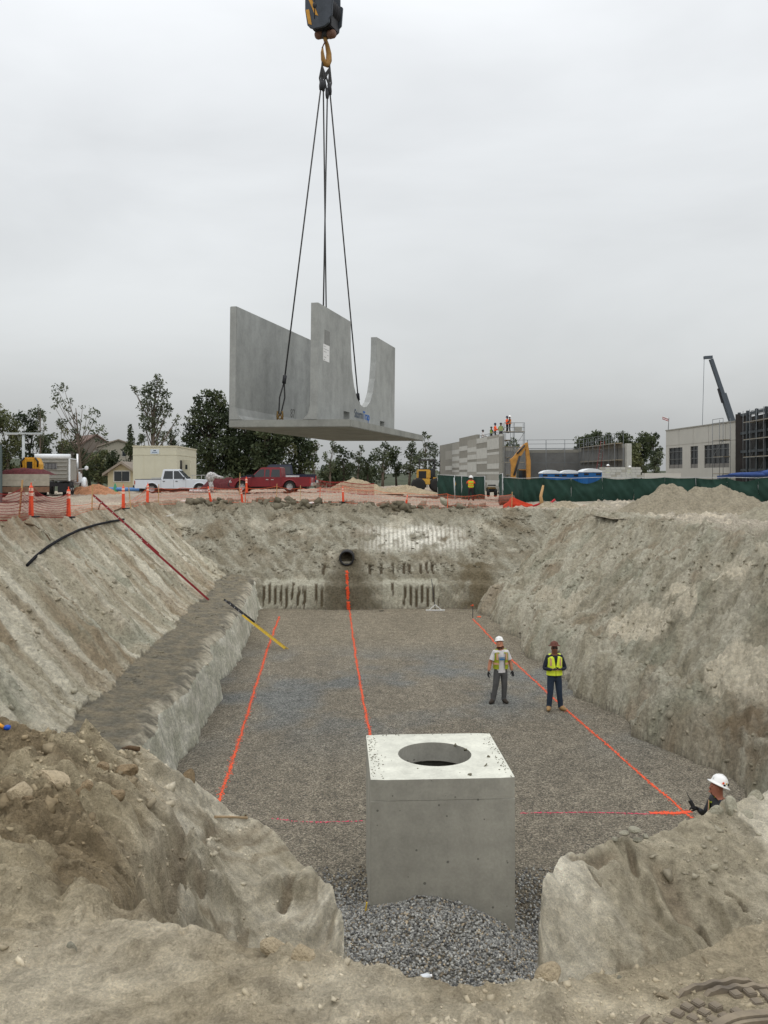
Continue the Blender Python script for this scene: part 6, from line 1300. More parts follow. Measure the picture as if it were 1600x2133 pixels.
# houses on the hill
def house(c, w, dp, h, rh, label, wall, roof, rz=0, wins=2):
    o = empty('house', c, rz, label, 'house', 'houses beyond the trees'); m = MB(); m.prism([(-w/2, 0), (w/2, 0), (w/2, h), (0, h+rh), (-w/2, h)], 0, dp); m.build('wall', wall, o)
    for s in (-1, 1): m = MB(); m.prism([(0, h+rh+.02), (s*(w/2+.5), h-.02*rh-.5*rh/(w/2)), (s*(w/2+.5), h+.25-.5*rh/(w/2)), (0, h+rh+.3)], -.5, dp+.5); m.build('roof', roof, o)
    for i in range(wins): x = (i-(wins-1)/2)*w/(wins+1.6); m = MB(); m.box(x-.5, x+.5, -.05, -.005, h*.45, h*.45+1.3); f = m.build('window', mat('house_trim', (.6, .58, .52), .8, .05), o); m = MB(); m.box(x-.4, x+.4, -.08, -.055, h*.45+.1, h*.45+1.2); m.build('pane', GLASS, f)
cream = mat('stucco_cream', s2l((156, 151, 138)), .9, .06); tile = mat('roof_brown', s2l((110, 92, 84)), .9, .2, 2); tile2 = mat('roof_tan', s2l((140, 130, 118)), .9, .15, 2); yel_ = mat('stucco_yellow', s2l((178, 168, 138)), .9, .06)
house(P(247, 968, 190), 8.5, 12, 4.0, 1.4, 'cream two storey house on the hill left of the site office', cream, tile2, R(12)); house(P(233, 962, 200), 7, 12, 3.0, 1.6, 'low cream house joined behind the two storey one', cream, tile2, R(30), 1)
house(P(200, 965, 195), 9.5, 12, 3.4, 3.0, 'brown roofed house seen through the thin trees', mat('stucco_grey', s2l((120, 112, 104)), .9, .1), tile, R(35), 1)
house(P(254, 1020, 96), 3.1, 6, 1.9, 1.0, 'small pale yellow gabled house below the hill, left of the site office', yel_, tile2, R(4), 2)
m = MB(); m.tube([(-1.6, 0, .3), (1.8, 0, .25)], .16, 8); setp(m.build('blue_pipe', mat('pipe_blue', s2l((80, 124, 176)), .5, .1), None, gpos(255, 72)), 'blue pipe lying left of the silver pickup tail', 'pipe')
m = MB(); m.lathe([(.3, 0), (.2, .3), (.05, .8), (0, .85)], 10); setp(m.build('green_cone', mat('cone_green', s2l((60, 130, 96)), .7, .1), None, gpos(240, 72)), 'small green cone left of the blue pipe', 'cone')
def hills():
    def ridge(name, xs, ys, zs, d0, d1, col, kind='structure'):
        n = 160; u = np.linspace(xs[0], xs[-1], n); prof = np.interp(u, xs, zs); rows = 14; V = []
        for j in range(rows): t = j/(rows-1); V.append(np.stack([u*(1+.12*t), np.full(n, d0+(d1-d0)*t), prof*np.sin(np.pi/2*min(1, t*1.6))+(1-min(1, t*1.6))*3.0+fbm(u*.05, u*0+t*3, 4)*2], -1))
        i = np.arange(rows*n).reshape(rows, n); f = np.stack([i[:-1, :-1], i[:-1, 1:], i[1:, 1:], i[1:, :-1]], -1).reshape(-1, 4); me = np_mesh(name, np.stack(V), f, col, smooth=True); setp(link(name, me), kind=kind)
    brush = mat('brush_green', s2l((66, 72, 54)), .95, .35, .15, 1.2, .3)
    ridge('hill', [-230, -130, -75, -58, -40, 0, 60, 140, 260], None, [10, 12, 9.5, 7.8, 7.5, 6.5, 6.6, 7, 6], 150, 330, brush)
hills()
_dd = B_-A_
scaffold(A_+_dd*.66+Vector((1.2, 0, 0)), A_+_dd*.985+Vector((1.2, 0, 0)), 4.6, 10.5, 1.95, 2.3, 'inner scaffold behind the top of the banded wall carrying the workers')
# ---------------------------------------------------------------- people
SKIN = mat('skin', s2l((176, 122, 96)), .6, .08, 20); SKIN_D = mat('skin_dark', s2l((120, 78, 60)), .6, .08, 20); SKIN_R = mat('skin_red', s2l((160, 104, 84)), .6, .08, 20)
def cloth(n, c, v=.16, s=9): return mat(n, s2l(c), .9, v, s, .006, 25)
def skin_body(J, E, reg, mats, sub=2):
    """J: name -> (position, rx, ry); E: list of (a, b, region); one continuous skinned surface"""
    names = list(J); me = bpy.data.meshes.new('body'); me.from_pydata([J[n][0] for n in names], [(names.index(a), names.index(b)) for a, b, _ in E], []); o = bpy.data.objects.new('body', me); COL.objects.link(o)
    md = o.modifiers.new('s', 'SKIN'); md.use_smooth_shade = True
    for i, n in enumerate(names): sv = me.skin_vertices[0].data[i]; g_ = {'pelvis': 1.05, 'waist': 1.02, 'chest': 1.05, 'upper': 1.0}.get(n, 1.22); sv.radius = (J[n][1]*g_, J[n][2]*g_); sv.use_root = (n == 'pelvis')
    ss = o.modifiers.new('d', 'SUBSURF'); ss.levels = sub; ss.render_levels = sub
    dg = bpy.context.evaluated_depsgraph_get(); out = bpy.data.meshes.new_from_object(o.evaluated_get(dg)); bpy.data.objects.remove(o); bpy.data.meshes.remove(me)
    out.materials.clear(); [out.materials.append(m) for m in mats]
    segs = [(Vector(J[a][0]), Vector(J[b][0]), r, (J[a][1]+J[b][1])/2) for a, b, r in E]
    for p in out.polygons:
        c = p.center; best = None
        for a, b, r, w in segs:
            t = max(0, min(1, (c-a).dot(b-a)/max((b-a).length_squared, 1e-6))); dd = (a+(b-a)*t-c).length-w*.6
            if best is None or dd < best[0]: best = (dd, r)
        p.material_index = best[1]; p.use_smooth = True
    out.name = 'body'; return out
def hand(o, wr, dr, palm_n, mt, name='hand', side=1):
    dr = Vector(dr).normalized(); pn_ = Vector(palm_n); lat = dr.cross(pn_).normalized(); pn_ = lat.cross(dr).normalized(); w = Vector(wr); m = MB()
    M = Matrix((lat, dr, pn_)).transposed().to_4x4(); M.translation = w+dr*.055; m.ell((0, 0, 0), (.042, .06, .018), 10, 6, M)
    for i, (l, x) in enumerate(((.070, -.030), (.080, -.010), (.075, .010), (.058, .029))):
        b = w+dr*.095+lat*x; m.tube([b, b+dr*l*.45+pn_*.012, b+dr*l*.75+pn_*.035, b+dr*l*.8+pn_*.052], [.0105, .010, .009, .007], 6)
    b = w+dr*.035-lat*.036*side; m.tube([b, b+dr*.03-lat*.022*side+pn_*.012, b+dr*.058-lat*.02*side+pn_*.028], [.013, .011, .008], 6); m.build(name, mt, o)
def hat(o, c, tilt, mt, r=.125, brim=.165, h=.145, rz=0, name='hard_hat'):
    T = Matrix.Translation(c) @ Matrix.Rotation(rz, 4, 'Z') @ Matrix.Rotation(tilt, 4, 'X'); m = MB()
    m.lathe([(brim, -.012), (brim-.004, 0), (r+.005, .012), (r, .03), (r*.92, h*.6), (r*.70, h*.85), (r*.35, h*.98), (0, h)], 22, (0, 0, 0), T); m.lathe([(brim, -.012), (r*.9, -.002), (r*.85, .01)], 22, (0, 0, 0), T)
    m.tube([T @ Vector((0, -r*1.0, h*.30)), T @ Vector((0, -r*.55, h*.92)), T @ Vector((0, 0, h*1.04)), T @ Vector((0, r*.55, h*.92)), T @ Vector((0, r*1.0, h*.30))], .012, 6); return m.build(name, mt, o), T
def vest(o, mt, band, z0=.98, z1=1.42, rx=.195, ry=.135, gap=0.0, bandz=(1.10,), vneck=.16, dy=0):
    """sleeveless shell that follows the torso; gap = half opening at the front in radians"""
    n = 30; rows = 9; m = MB(); vs = []
    for j in range(rows+1):
        t = j/rows; z = z0+(z1-z0)*t; k = 1.0-.05*math.sin(t*math.pi)+(.02 if t > .7 else 0); g = max(gap, .02)+max(0, (t-.45))*vneck*5*.5
        for i in range(n+1):
            a = -math.pi/2+g+(2*math.pi-2*g)*i/n; sd = abs(math.cos(a)); arm = max(0, t-.62)*sd**6*.10
            vs.append((rx*k*math.cos(a)*(1-arm*1.5), dy+ry*k*math.sin(a)*(1-.25*max(0, t-.8)), z+.05*(1-sd)*max(0, t-.85)/.15*.3 - arm*1.2))
    m.add(vs, [(j*(n+1)+i, j*(n+1)+i+1, (j+1)*(n+1)+i+1, (j+1)*(n+1)+i) for j in range(rows) for i in range(n)], True)
    for s in (-1, 1): m.add([(s*.065, dy-ry*.80, z1-.03), (s*.165, dy-ry*.62, z1-.03), (s*.16, dy, z1+.075), (s*.075, dy, z1+.085), (s*.155, dy+ry*.7, z1-.02), (s*.06, dy+ry*.85, z1-.02)], [(0, 1, 2, 3), (3, 2, 4, 5)], True)
    v = m.build('vest', mt, o)
    for z in bandz:
        q = MB(); vs = []
        for zz in (z-.028, z+.028):
            for i in range(n+1): g = max(gap, .03)+.02; a = -math.pi/2+g+(2*math.pi-2*g)*i/n; vs.append(((rx+.006)*math.cos(a), dy+(ry+.006)*math.sin(a), zz))
        q.add(vs, [(i, i+1, n+2+i, n+1+i) for i in range(n)], True); q.build('reflective_band', band, v)
    for s in (-1, 1):
        q = MB(); q.add([(s*.105, dy-ry*.93, z0+.26), (s*.155, dy-ry*.80, z0+.26), (s*.15, dy-ry*.72, z1+.0), (s*.105, dy-ry*.83, z1+.0)], [(0, 1, 2, 3)]); q.build('shoulder_stripe', band, v)
    return v
def person(loc, rz, label, c, pose, group=None, sub=2, lean=0):
    """c: dict of materials: shirt, trousers, boots, skin, sleeve (0 short, 1 long), hands"""
    o = empty('person', loc, rz, label, 'person', group); L = dict(el=(-.27, .03, 1.14), wl=(-.32, -.03, .88), er=(.27, .03, 1.14), wr=(.32, -.03, .88), kl=(-.12, -.02, .50), al=(-.15, .02, .10), kr=(.12, -.02, .50), ar=(.14, .02, .10), hx=0, hy=0, tl=(-.05, -.15), tr=(.05, -.15)); L.update(pose); hx, hy = L['hx'], L['hy']
    V = lambda *a: tuple(a)
    J = {'pelvis': (V(0, 0, .96), .155, .115), 'waist': (V(0, 0, 1.10), .150, .110), 'chest': (V(0, 0, 1.28), .170, .120), 'upper': (V(0, .005, 1.40), .145, .095), 'neck': (V(hx*.2, .0+hy*.2, 1.495), .052, .052), 'jaw': (V(hx*.7, -.015+hy*.7, 1.59), .068, .078), 'skull': (V(hx, hy, 1.675), .080, .095), 'crown': (V(hx, hy+.01, 1.735), .05, .06),
         'shl': (V(-.175, .005, 1.415), .062, .062), 'shr': (V(.175, .005, 1.415), .062, .062), 'el': (L['el'], .045, .045), 'er': (L['er'], .045, .045), 'wl': (L['wl'], .030, .034), 'wr': (L['wr'], .030, .034),
         'hl': (V(-.095, 0, .88), .095, .10), 'hr': (V(.095, 0, .88), .095, .10), 'kl': (L['kl'], .066, .070), 'kr': (L['kr'], .066, .070), 'al': (L['al'], .055, .06), 'ar': (L['ar'], .055, .06),
         'tl': (V(L['al'][0]+L['tl'][0], L['al'][1]+L['tl'][1], .045), .045, .04), 'tr': (V(L['ar'][0]+L['tr'][0], L['ar'][1]+L['tr'][1], .045), .045, .04)}
    for s, a in (('l', 'al'), ('r', 'ar')): J['m'+s] = (tuple((Vector(J['sh'+s][0])*.55+Vector(L['e'+s])*.45)), .052, .052); J['f'+s] = (tuple((Vector(L['e'+s])*.6+Vector(L['w'+s])*.4)), .043, .043)
    SH, TR, BO, SK, SL = 0, 1, 2, 3, 4
    E = [('pelvis', 'waist', SH), ('waist', 'chest', SH), ('chest', 'upper', SH), ('upper', 'neck', SK), ('neck', 'jaw', SK), ('jaw', 'skull', SK), ('skull', 'crown', SK), ('upper', 'shl', SH), ('upper', 'shr', SH), ('shl', 'ml', SH), ('shr', 'mr', SH), ('ml', 'el', SL), ('mr', 'er', SL), ('el', 'fl', SL), ('er', 'fr', SL), ('fl', 'wl', SL), ('fr', 'wr', SL), ('pelvis', 'hl', TR), ('pelvis', 'hr', TR), ('hl', 'kl', TR), ('hr', 'kr', TR), ('kl', 'al', TR), ('kr', 'ar', TR), ('al', 'tl', BO), ('ar', 'tr', BO)]
    me = skin_body(J, E, None, [c['shirt'], c['trousers'], c['boots'], c['skin'], c.get('sleeve', c['skin'])], sub)
    link('body', me, o)
    face = Vector((hx, hy, 1.64)); fy = L.get('face', Vector((0, -1, 0))).normalized(); sx = fy.cross(Vector((0, 0, 1))).normalized()
    m = MB(); b = face+fy*.088
    m.tube([b+Vector((0, 0, .028)), b+fy*.022+Vector((0, 0, -.008)), b+fy*.004+Vector((0, 0, -.022))], [.009, .014, .010], 6); m.build('nose', c['skin'], o)
    for s in (-1, 1): m = MB(); m.ell(tuple(face+sx*s*.082+Vector((0, 0, .005))), (.012, .018, .03), 8, 6); m.build('ear', c['skin'], o)
    if c.get('glasses'):
        m = MB(); m.bar(face+fy*.092+sx*-.066+Vector((0, 0, .03)), face+fy*.092+sx*.066+Vector((0, 0, .03)), .02, .036); m.build('sunglasses', GLASS, o)
    else:
        for s in (-1, 1): m = MB(); m.ell(tuple(face+fy*.082+sx*s*.030+Vector((0, 0, .030))), (.011, .009, .008), 8, 6); m.build('eye', BLK, o)
    m = MB(); m.bar(face+fy*.083+sx*-.022+Vector((0, 0, -.048)), face+fy*.083+sx*.022+Vector((0, 0, -.048)), .012, .008); m.build('mouth', mat('lips', s2l((130, 76, 68)), .6, .1), o)
    if c.get('beard'): m = MB(); m.ell(tuple(face+fy*.035+Vector((0, 0, -.065))), (.062, .058, .048), 12, 8); m.build('beard', c['beard'], o)
    for s, sd in (('l', 1), ('r', -1)):
        w = Vector(L['w'+s]); f = Vector(J['f'+s][0]); hand(o, w, L.get('d'+s, w-f), L.get('n'+s, (0.3*sd, -.6, 0)), c.get('hands', c['skin']), 'glove' if c.get('gloves') else 'hand', sd)
    for s in 'lr':
        a = Vector(J['a'+s][0]); t = Vector(J['t'+s][0]); m = MB(); dd = (t-a); dd.z = 0; dd.normalize(); ctr = a+dd*.07; T = Matrix.Translation((ctr.x, ctr.y, .02)) @ Matrix.Rotation(math.atan2(dd.y, dd.x)-math.pi/2, 4, 'Z')
        m.ell((0, 0, .035), (.052, .155, .055), 12, 6, T); m.build('boot', c['boots'], o)
        k = MB(); k.lathe([(.068, .07), (.072, .12), (.066, .2), (.07, .28)], 12, (a.x, a.y, 0)); k.build('trouser_cuff', c['trousers'], o)
    return o
WHT = mat('hat_white', (.8, .8, .78), .35, .03, 5, spec=.5); NEON = mat('neon_vest', (.82, 1.0, .07), .8, .08, 14, .006, 22); OLV = mat('worn_yellow_vest', s2l((150, 160, 44)), .85, .25, 12, .008, 18); BND = mat('orange_silver_band', s2l((206, 160, 128)), .6, .15, 40); ORV = mat('orange_vest', s2l((250, 92, 46)), .8, .1, 10); TEE = cloth('white_tee', (208, 206, 206)); GJ = cloth('grey_jeans', (84, 84, 84)); BJ = cloth('blue_jeans', (44, 56, 72)); NVY = cloth('navy_shirt', (36, 40, 52)); BOOTD = cloth('dark_boot', (60, 54, 48)); BOOTT = cloth('tan_boot', (158, 128, 88)); GLV = cloth('dark_glove', (44, 44, 46)); DKS = cloth('dark_grey_shirt', (58, 60, 64)); YLV = mat('lime_vest', s2l((186, 214, 60)), .8, .1, 10)
def fl(px, py): x, y = G0(px, py); return Vector((x, y, gravel_z(np.array([x]), np.array([y]))[0]+.0))
p1 = fl(1043, 1466)
a = person(p1, R(8), 'standing man in a white hard hat, white T shirt and open worn yellow vest', dict(shirt=TEE, trousers=GJ, boots=BOOTD, skin=SKIN, sleeve=SKIN, beard=mat('dark_beard', s2l((60, 42, 34)), .9, .2), hands=GLV, gloves=1), dict(el=(-.29, .04, 1.13), wl=(-.35, -.04, .90), er=(.28, .04, 1.14), wr=(.31, -.05, .90), kl=(-.15, -.03, .50), al=(-.21, .02, .09), kr=(.10, -.02, .50), ar=(.10, .03, .09), tl=(-.12, -.12), hx=-.03, hy=-.0, face=Vector((-.35, -1, .25))))
a.scale = (1.04,)*3
vest(a, OLV, BND, .97, 1.43, .215, .155, .42, (1.12,), .10); hat(a, Vector((-.03, .035, 1.715)), R(-20), WHT, .112, .140, .13)
sv = MB(); 
for s in (-1, 1): m = MB(); T = Matrix.Translation(Vector((s*.215, .01, 1.30))) @ Matrix.Rotation(R(s*-20), 4, 'Y'); m.lathe([(.078, -.10), (.074, 0), (.068, .12)], 12, (0, 0, 0), T); m.build('sleeve', TEE, a)
m = MB(); m.lathe([(.165, 0), (.172, -.10), (.175, -.13)], 20, (0, 0, 0), Matrix.Translation((0, 0, 1.0)) @ Matrix.Diagonal((1, .74, 1, 1))); m.build('shirt_hem', TEE, a)
for z, h in ((1.29, .02), (1.245, .045)): m = MB(); m.box(-.075, .075, -.150, -.140, z-h/2, z+h/2); m.build('shirt_stripe', mat('print_blue', s2l((70, 118, 160)), .8, .1), a)
p2 = fl(1155, 1482)
b = person(p2, R(4), 'standing man in a bright neon yellow vest and brown hat with folded hands', dict(shirt=NVY, trousers=BJ, boots=BOOTT, skin=SKIN_D, sleeve=NVY, glasses=1, hands=GLV, gloves=1), dict(el=(-.29, -.02, 1.12), wl=(-.12, -.23, 1.13), er=(.29, -.02, 1.12), wr=(.14, -.22, 1.13), kl=(-.12, -.03, .50), al=(-.14, .02, .09), kr=(.12, -.03, .50), ar=(.17, .02, .09), tl=(-.06, -.14), tr=(.08, -.13), hx=.0, face=Vector((-.1, -1, .0)), dl=(1, -.2, .1), dr=(-1, -.2, .1), nl=(0, 0, 1), nr=(0, 0, 1)))
b.scale = (1.05,)*3
vest(b, NEON, BND, .95, 1.43, .215, .158, .0, (1.12,), .16); hat(b, Vector((0, .01, 1.725)), R(-6), mat('brown_hat', s2l((104, 66, 56)), .8, .15, 8), .108, .160, .11, name='brim_hat')
y3 = 13.4; x3 = (1500-800)/F*y3
c3 = person(Vector((x3, y3, 0)), R(-78), 'man in white full brim hard hat half hidden behind the right bank', dict(shirt=DKS, trousers=BJ, boots=BOOTD, skin=SKIN_R, sleeve=DKS, hands=GLV, gloves=1, beard=mat('red_beard', s2l((96, 52, 40)), .9, .2)), dict(el=(-.28, -.08, 1.13), wl=(-.20, -.24, 1.26), er=(.26, -.08, 1.13), wr=(.12, -.24, 1.20), hx=0, hy=-.06, face=Vector((-.15, -1, .1)), dl=(0, -1, .4), dr=(0, -1, .5)))
c3.scale = (1.03,)*3
vest(c3, OLV, BND, .96, 1.42, .200, .140, .3, (1.12,), .1); hh, T = hat(c3, Vector((0, -.02, 1.70)), R(-24), WHT, .125, .172, .145)
for q, sz, mt in (((.128, -.03, .05), .03, ORG), ((.118, .03, .055), .022, YEL), ((.13, .0, .022), .035, GLASS), ((.10, .075, .05), .03, BLK)): m = MB(); v = T @ Vector(q); m.cbox((0, 0, 0), (.006, sz, sz), Matrix.Translation(v) @ T.to_3x3().to_4x4()); m.build('sticker', mt, hh)
m = MB(); m.box(-.03, .03, -.02, .02, -.07, .07); m.tube([(.018, 0, .07), (.018, 0, .20)], .006, 6); r_ = m.build('two_way_radio', BLK, None, Vector(c3.matrix_world.to_translation())); Mw = Matrix.Translation((x3, y3, 0)) @ Matrix.Rotation(R(-78), 4, 'Z'); r_.location = Mw @ Vector((-.20, -.36, 1.38)); r_.rotation_euler = (R(20), R(-20), R(-78)); setp(r_, 'black hand radio with a short antenna held by the half hidden man', 'radio')
g = gpos(981, 62.5)
d4 = person(g, R(176), 'worker seen from behind near the green panels, lime vest and white hat', dict(shirt=ORV, trousers=cloth('dark_trousers', (48, 42, 44)), boots=BOOTD, skin=SKIN_D, sleeve=SKIN_D), dict(el=(-.33, -.08, 1.22), wl=(-.14, -.22, 1.42), er=(.33, -.08, 1.22), wr=(.14, -.22, 1.42), dl=(0, 0, 1), dr=(0, 0, 1)), sub=1)
vest(d4, YLV, ORV, .98, 1.42, .21, .15, .05, (1.1, 1.25), .16); hat(d4, Vector((0, 0, 1.70)), 0, WHT, .13, .18, .15)
def roof_worker(px, ytop, d, rz, label, vm, hm, shirt, lean=0, k=1.0):
    z = EYE+(HY-ytop)/F*d-1.85*k; o = person(Vector(((px-CX)/F*d, d, z)), rz, label, dict(shirt=shirt, trousers=MATS['dark_trousers'], boots=BOOTD, skin=SKIN_D, sleeve=shirt), dict(el=(-.32, -.10, 1.14), wl=(-.25, -.32, 1.05), er=(.32, -.10, 1.14), wr=(.25, -.32, 1.05)), 'workers on the block wall scaffold', 1)
    o.rotation_euler = (R(lean), 0, rz); vest(o, vm, BND, .96, 1.42, .22, .16, .05, (1.15,), .12); hat(o, Vector((0, 0, 1.70)), 0, hm, .14, .18, .15); o.scale = (k*1.05,)*3
BLH = mat('dark_blue_hat', s2l((40, 50, 72)), .5, .1)
roof_worker(1056.5, 868, 96.5, R(60), 'worker in an orange vest and dark hat at the top of the scaffold tower', ORV, BLH, ORV)
roof_worker(1062, 867, 95.8, R(-100), 'worker in a white hat and dark sleeves beside the orange vest at the tower top', mat('amber_vest', s2l((200, 120, 60)), .8, .1), WHT, NVY)
roof_worker(1043.5, 882, 97.5, R(170), 'worker in a pale lime vest and black hat just below the tower top', mat('pale_lime_vest', s2l((150, 170, 110)), .8, .1), BLK, mat('khaki_shirt', s2l((140, 150, 100)), .8, .1))
roof_worker(1031.5, 882.5, 100.5, R(90), 'bending worker in an orange vest in the middle of the wall crew', ORV, BLH, ORV)
roof_worker(1023.5, 890, 102.5, R(120), 'crouching worker in a green vest left of the bending one', mat('green_vest', s2l((110, 150, 60)), .8, .1), mat('dark_green_hat', s2l((40, 60, 40)), .5, .1), NVY, k=.92)
roof_worker(1006, 896.5, 106.5, R(90), 'worker in a white shirt and dark hat, leftmost on the block wall', TEE, BLK, TEE)
def low_worker(px, ytop, d, label): 
    z = EYE+(HY-ytop)/F*d-1.85; o = person(Vector(((px-CX)/F*d, d, z)), R(40), label, dict(shirt=YLV, trousers=MATS['dark_trousers'], boots=BOOTD, skin=SKIN_D, sleeve=YLV), dict(), 'workers on the block wall scaffold', 1); hat(o, Vector((0, 0, 1.70)), 0, WHT, .14, .19, .15)
low_worker(1266.5, 967, 86, 'worker whose white hat and yellow shoulders show above the low block wall'); low_worker(1312, 970, 88, 'worker of whom only the white hat shows, right end of the low block wall')
# ---------------------------------------------------------------- trees
def leaf_mat(name, c1, c2):
    m = bpy.data.materials.new(name); m.use_nodes = True; nt = m.node_tree; N = nt.nodes; L = nt.links; b = N['Principled BSDF']; b.inputs['Roughness'].default_value = .6; b.inputs['Specular IOR Level'].default_value = .25
    g = N.new('ShaderNodeAttribute'); g.attribute_name = 'tint'; mx = N.new('ShaderNodeMix'); mx.data_type = 'RGBA'; L.new(g.outputs['Fac'], mx.inputs[0]); mx.inputs['A'].default_value = (*c1, 1); mx.inputs['B'].default_value = (*c2, 1); L.new(mx.outputs['Result'], b.inputs['Base Color'])
    tr = N.new('ShaderNodeBsdfTranslucent'); L.new(mx.outputs['Result'], tr.inputs[0]); sh = N.new('ShaderNodeMixShader'); sh.inputs[0].default_value = .2; L.new(b.outputs[0], sh.inputs[1]); L.new(tr.outputs[0], sh.inputs[2]); L.new(sh.outputs[0], N['Material Output'].inputs[0]); return m
LEUC = leaf_mat('eucalyptus_leaves', (.045, .062, .035), (.14, .16, .095)); LPIN = leaf_mat('pine_needles', (.028, .042, .020), (.085, .105, .048)); LOLV = leaf_mat('olive_leaves', (.055, .068, .028), (.15, .16, .07)); LDRY = leaf_mat('dry_leaves', (.07, .06, .04), (.15, .13, .09))
TRK = mat('grey_bark', s2l((100, 90, 80)), .9, .25, 3, .03, 6); TRKD = mat('dark_bark', s2l((60, 52, 45)), .9, .25, 3, .03, 6)
TR_ = np.random.default_rng(77)
def leaves(clumps, size, dens, mt, name='crown', parent=None, shell=.5):
    V = []; Tn = []
    for (c, r) in clumps:
        r = np.array(r, float); n = int(4.6*dens*(r[0]*r[1]+r[1]*r[2]+r[0]*r[2])/size**2)
        n = max(n, 12); u = TR_.normal(0, 1, (n, 3)); u /= np.linalg.norm(u, axis=1)[:, None]; rad = TR_.random(n)**(1/3*(1-shell)+.02); jag = 1+.28*np.sin(u[:, 0]*7+c[0])*np.cos(u[:, 2]*6+c[2])+.18*TR_.normal(0, 1, n)
        p = u*(rad*jag)[:, None]*r+np.array(c); a = TR_.normal(0, 1, (n, 3)); a /= np.linalg.norm(a, axis=1)[:, None]; b = np.cross(a, TR_.normal(0, 1, (n, 3))); b /= np.linalg.norm(b, axis=1)[:, None]; s = size*TR_.uniform(.5, 1.3, (n, 1))
        V.append(np.stack([p-a*s, p-b*s*.45, p+a*s, p+b*s*.45], 1)); Tn.append(np.clip(.2+.55*TR_.random(n)+.28*TR_.normal(), 0, 1))
    V = np.concatenate(V); t = np.concatenate(Tn); me = np_mesh(name, V.reshape(-1, 3), np.arange(len(V)*4).reshape(-1, 4), mt)
    ca = me.color_attributes.new('tint', 'FLOAT_COLOR', 'POINT'); cc = np.ones((len(V), 4, 4), np.float32); cc[..., :3] = t[:, None, None]; ca.data.foreach_set('color', cc.ravel()); o = link(name, me, parent); return o
def tree(px, ybase, d, clumps, label, mt, size, dens, tr=None, trunk_r=.25, tm=TRK, group='trees beyond the site', lean=0, forks=True, depth=.8, shell=.5):
    """clumps: (px, py, rx, ry) outlines of foliage masses turned into metres at the tree's own distance"""
    k = d/F; base = P(px, ybase, d); base.z = min(base.z, gz(base.x, d)) if d < 300 else base.z; o = empty('tree', base, 0, label, 'tree', group); C = []; bm = MB(); r = random.Random(int(px*7))
    for (cx, cy, rx, ry) in clumps:
        q = P(cx, cy, d)-base; dy = r.uniform(-1, 1)*depth*rx*k; C.append(((q.x, q.y+dy, q.z), (rx*k, rx*k*.9, ry*k)))
    top = max(c[0][2] for c in C); mid = Vector((sum(c[0][0] for c in C)/len(C), 0, 0)); tp = Vector((mid.x*.8, 0, top*.62))
    if tr: tp = P(tr[0], tr[1], d)-base
    bm.tube([Vector((0, 0, -.3)), tp*.35+Vector((lean, 0, 0)), tp*.7, tp], [trunk_r, trunk_r*.75, trunk_r*.5, trunk_r*.18], 8); bm.build('trunk', tm, o)
    if forks:
        for i, (c, rr) in enumerate(C):
            c = Vector(c); t = min(.95, max(.3, .85*c.z/max(tp.z, .1)-.25)); s = tp*t; m = (s+c)/2+Vector((0, 0, -.08*(c-s).length))
            b_ = MB(); b_.tube([s, m, c], [trunk_r*.25, trunk_r*.16, .02], 5); b_.build('limb', tm, o)
    leaves(C, size*.62, dens*.85, mt, 'crown', o, shell); return o
def blob(cx, top, bot, hw, n, seed, rmin=.28, rmax=.5, taper=.35):
    """foliage masses scattered over a crown outline"""
    r = random.Random(seed); out = []
    for i in range(n):
        t = (i+.5)/n; y = top+(bot-top)*t; w = hw*(taper+(1-taper)*math.sin(math.pi*min(1, .18+t*.75))); x = cx+r.uniform(-.75, .75)*w; rr = hw*r.uniform(rmin, rmax); out.append((x, y+rr*.3, rr, rr*r.uniform(.7, 1.0)))
    return out
# the two tall open gums
tree(172, 1000, 100, [(122, 812, 12, 11), (133, 806, 11, 10), (116, 828, 9, 10), (128, 838, 13, 8), (148, 836, 10, 8), (140, 852, 9, 7), (115, 848, 8, 6), (122, 876, 9, 7), (136, 880, 14, 8), (118, 882, 6, 5), (158, 862, 7, 6), (174, 846, 7, 6), (192, 856, 11, 9), (204, 862, 8, 8), (182, 868, 7, 7), (196, 878, 9, 6), (212, 892, 11, 9), (200, 900, 12, 8), (218, 905, 7, 10), (180, 893, 9, 7), (160, 896, 10, 9), (206, 918, 9, 6), (222, 922, 6, 7), (150, 870, 7, 5), (168, 878, 7, 6)], 'tall thin gum with open tufts of leaves, behind the dump truck', LEUC, .30, .38, (158, 850), .22, shell=.2)
tree(318, 960, 96, [(330, 786, 7, 8), (322, 796, 10, 8), (312, 806, 13, 10), (335, 800, 9, 9), (304, 820, 14, 10), (325, 816, 16, 11), (342, 822, 12, 10), (316, 836, 18, 11), (338, 842, 15, 12), (300, 848, 14, 10), (322, 858, 18, 11), (346, 862, 12, 10), (352, 850, 8, 10), (296, 868, 10, 9), (314, 876, 16, 10), (336, 880, 10, 8), (302, 890, 12, 9), (320, 896, 15, 11), (340, 908, 10, 12), (282, 812, 6, 8), (276, 806, 4, 4), (366, 880, 6, 9), (370, 900, 5, 10), (372, 868, 4, 6), (330, 920, 10, 9), (296, 912, 8, 9)], 'tall leafy gum rising behind the site office', LEUC, .30, .85, (320, 850), .35, shell=.3)
G = 'trees beyond the site'
tree(20, 1010, 112, blob(15, 855, 985, 46, 13, 1), 'olive green tree at the left edge behind the lamp post', LOLV, .34, 1.3, None, .3)
tree(62, 1010, 118, blob(62, 852, 990, 34, 12, 2), 'dark bushy tree right behind the left lamp post', LPIN, .34, 1.5, None, .3, TRKD)
tree(84, 1005, 108, [(80, 850, 3, 8), (84, 866, 4, 8), (93, 872, 4, 9), (80, 882, 6, 8), (92, 892, 6, 9), (86, 906, 8, 8)], 'spindly thin topped conifer above the dump truck', LEUC, .26, .6, (84, 856), .12, shell=.2)
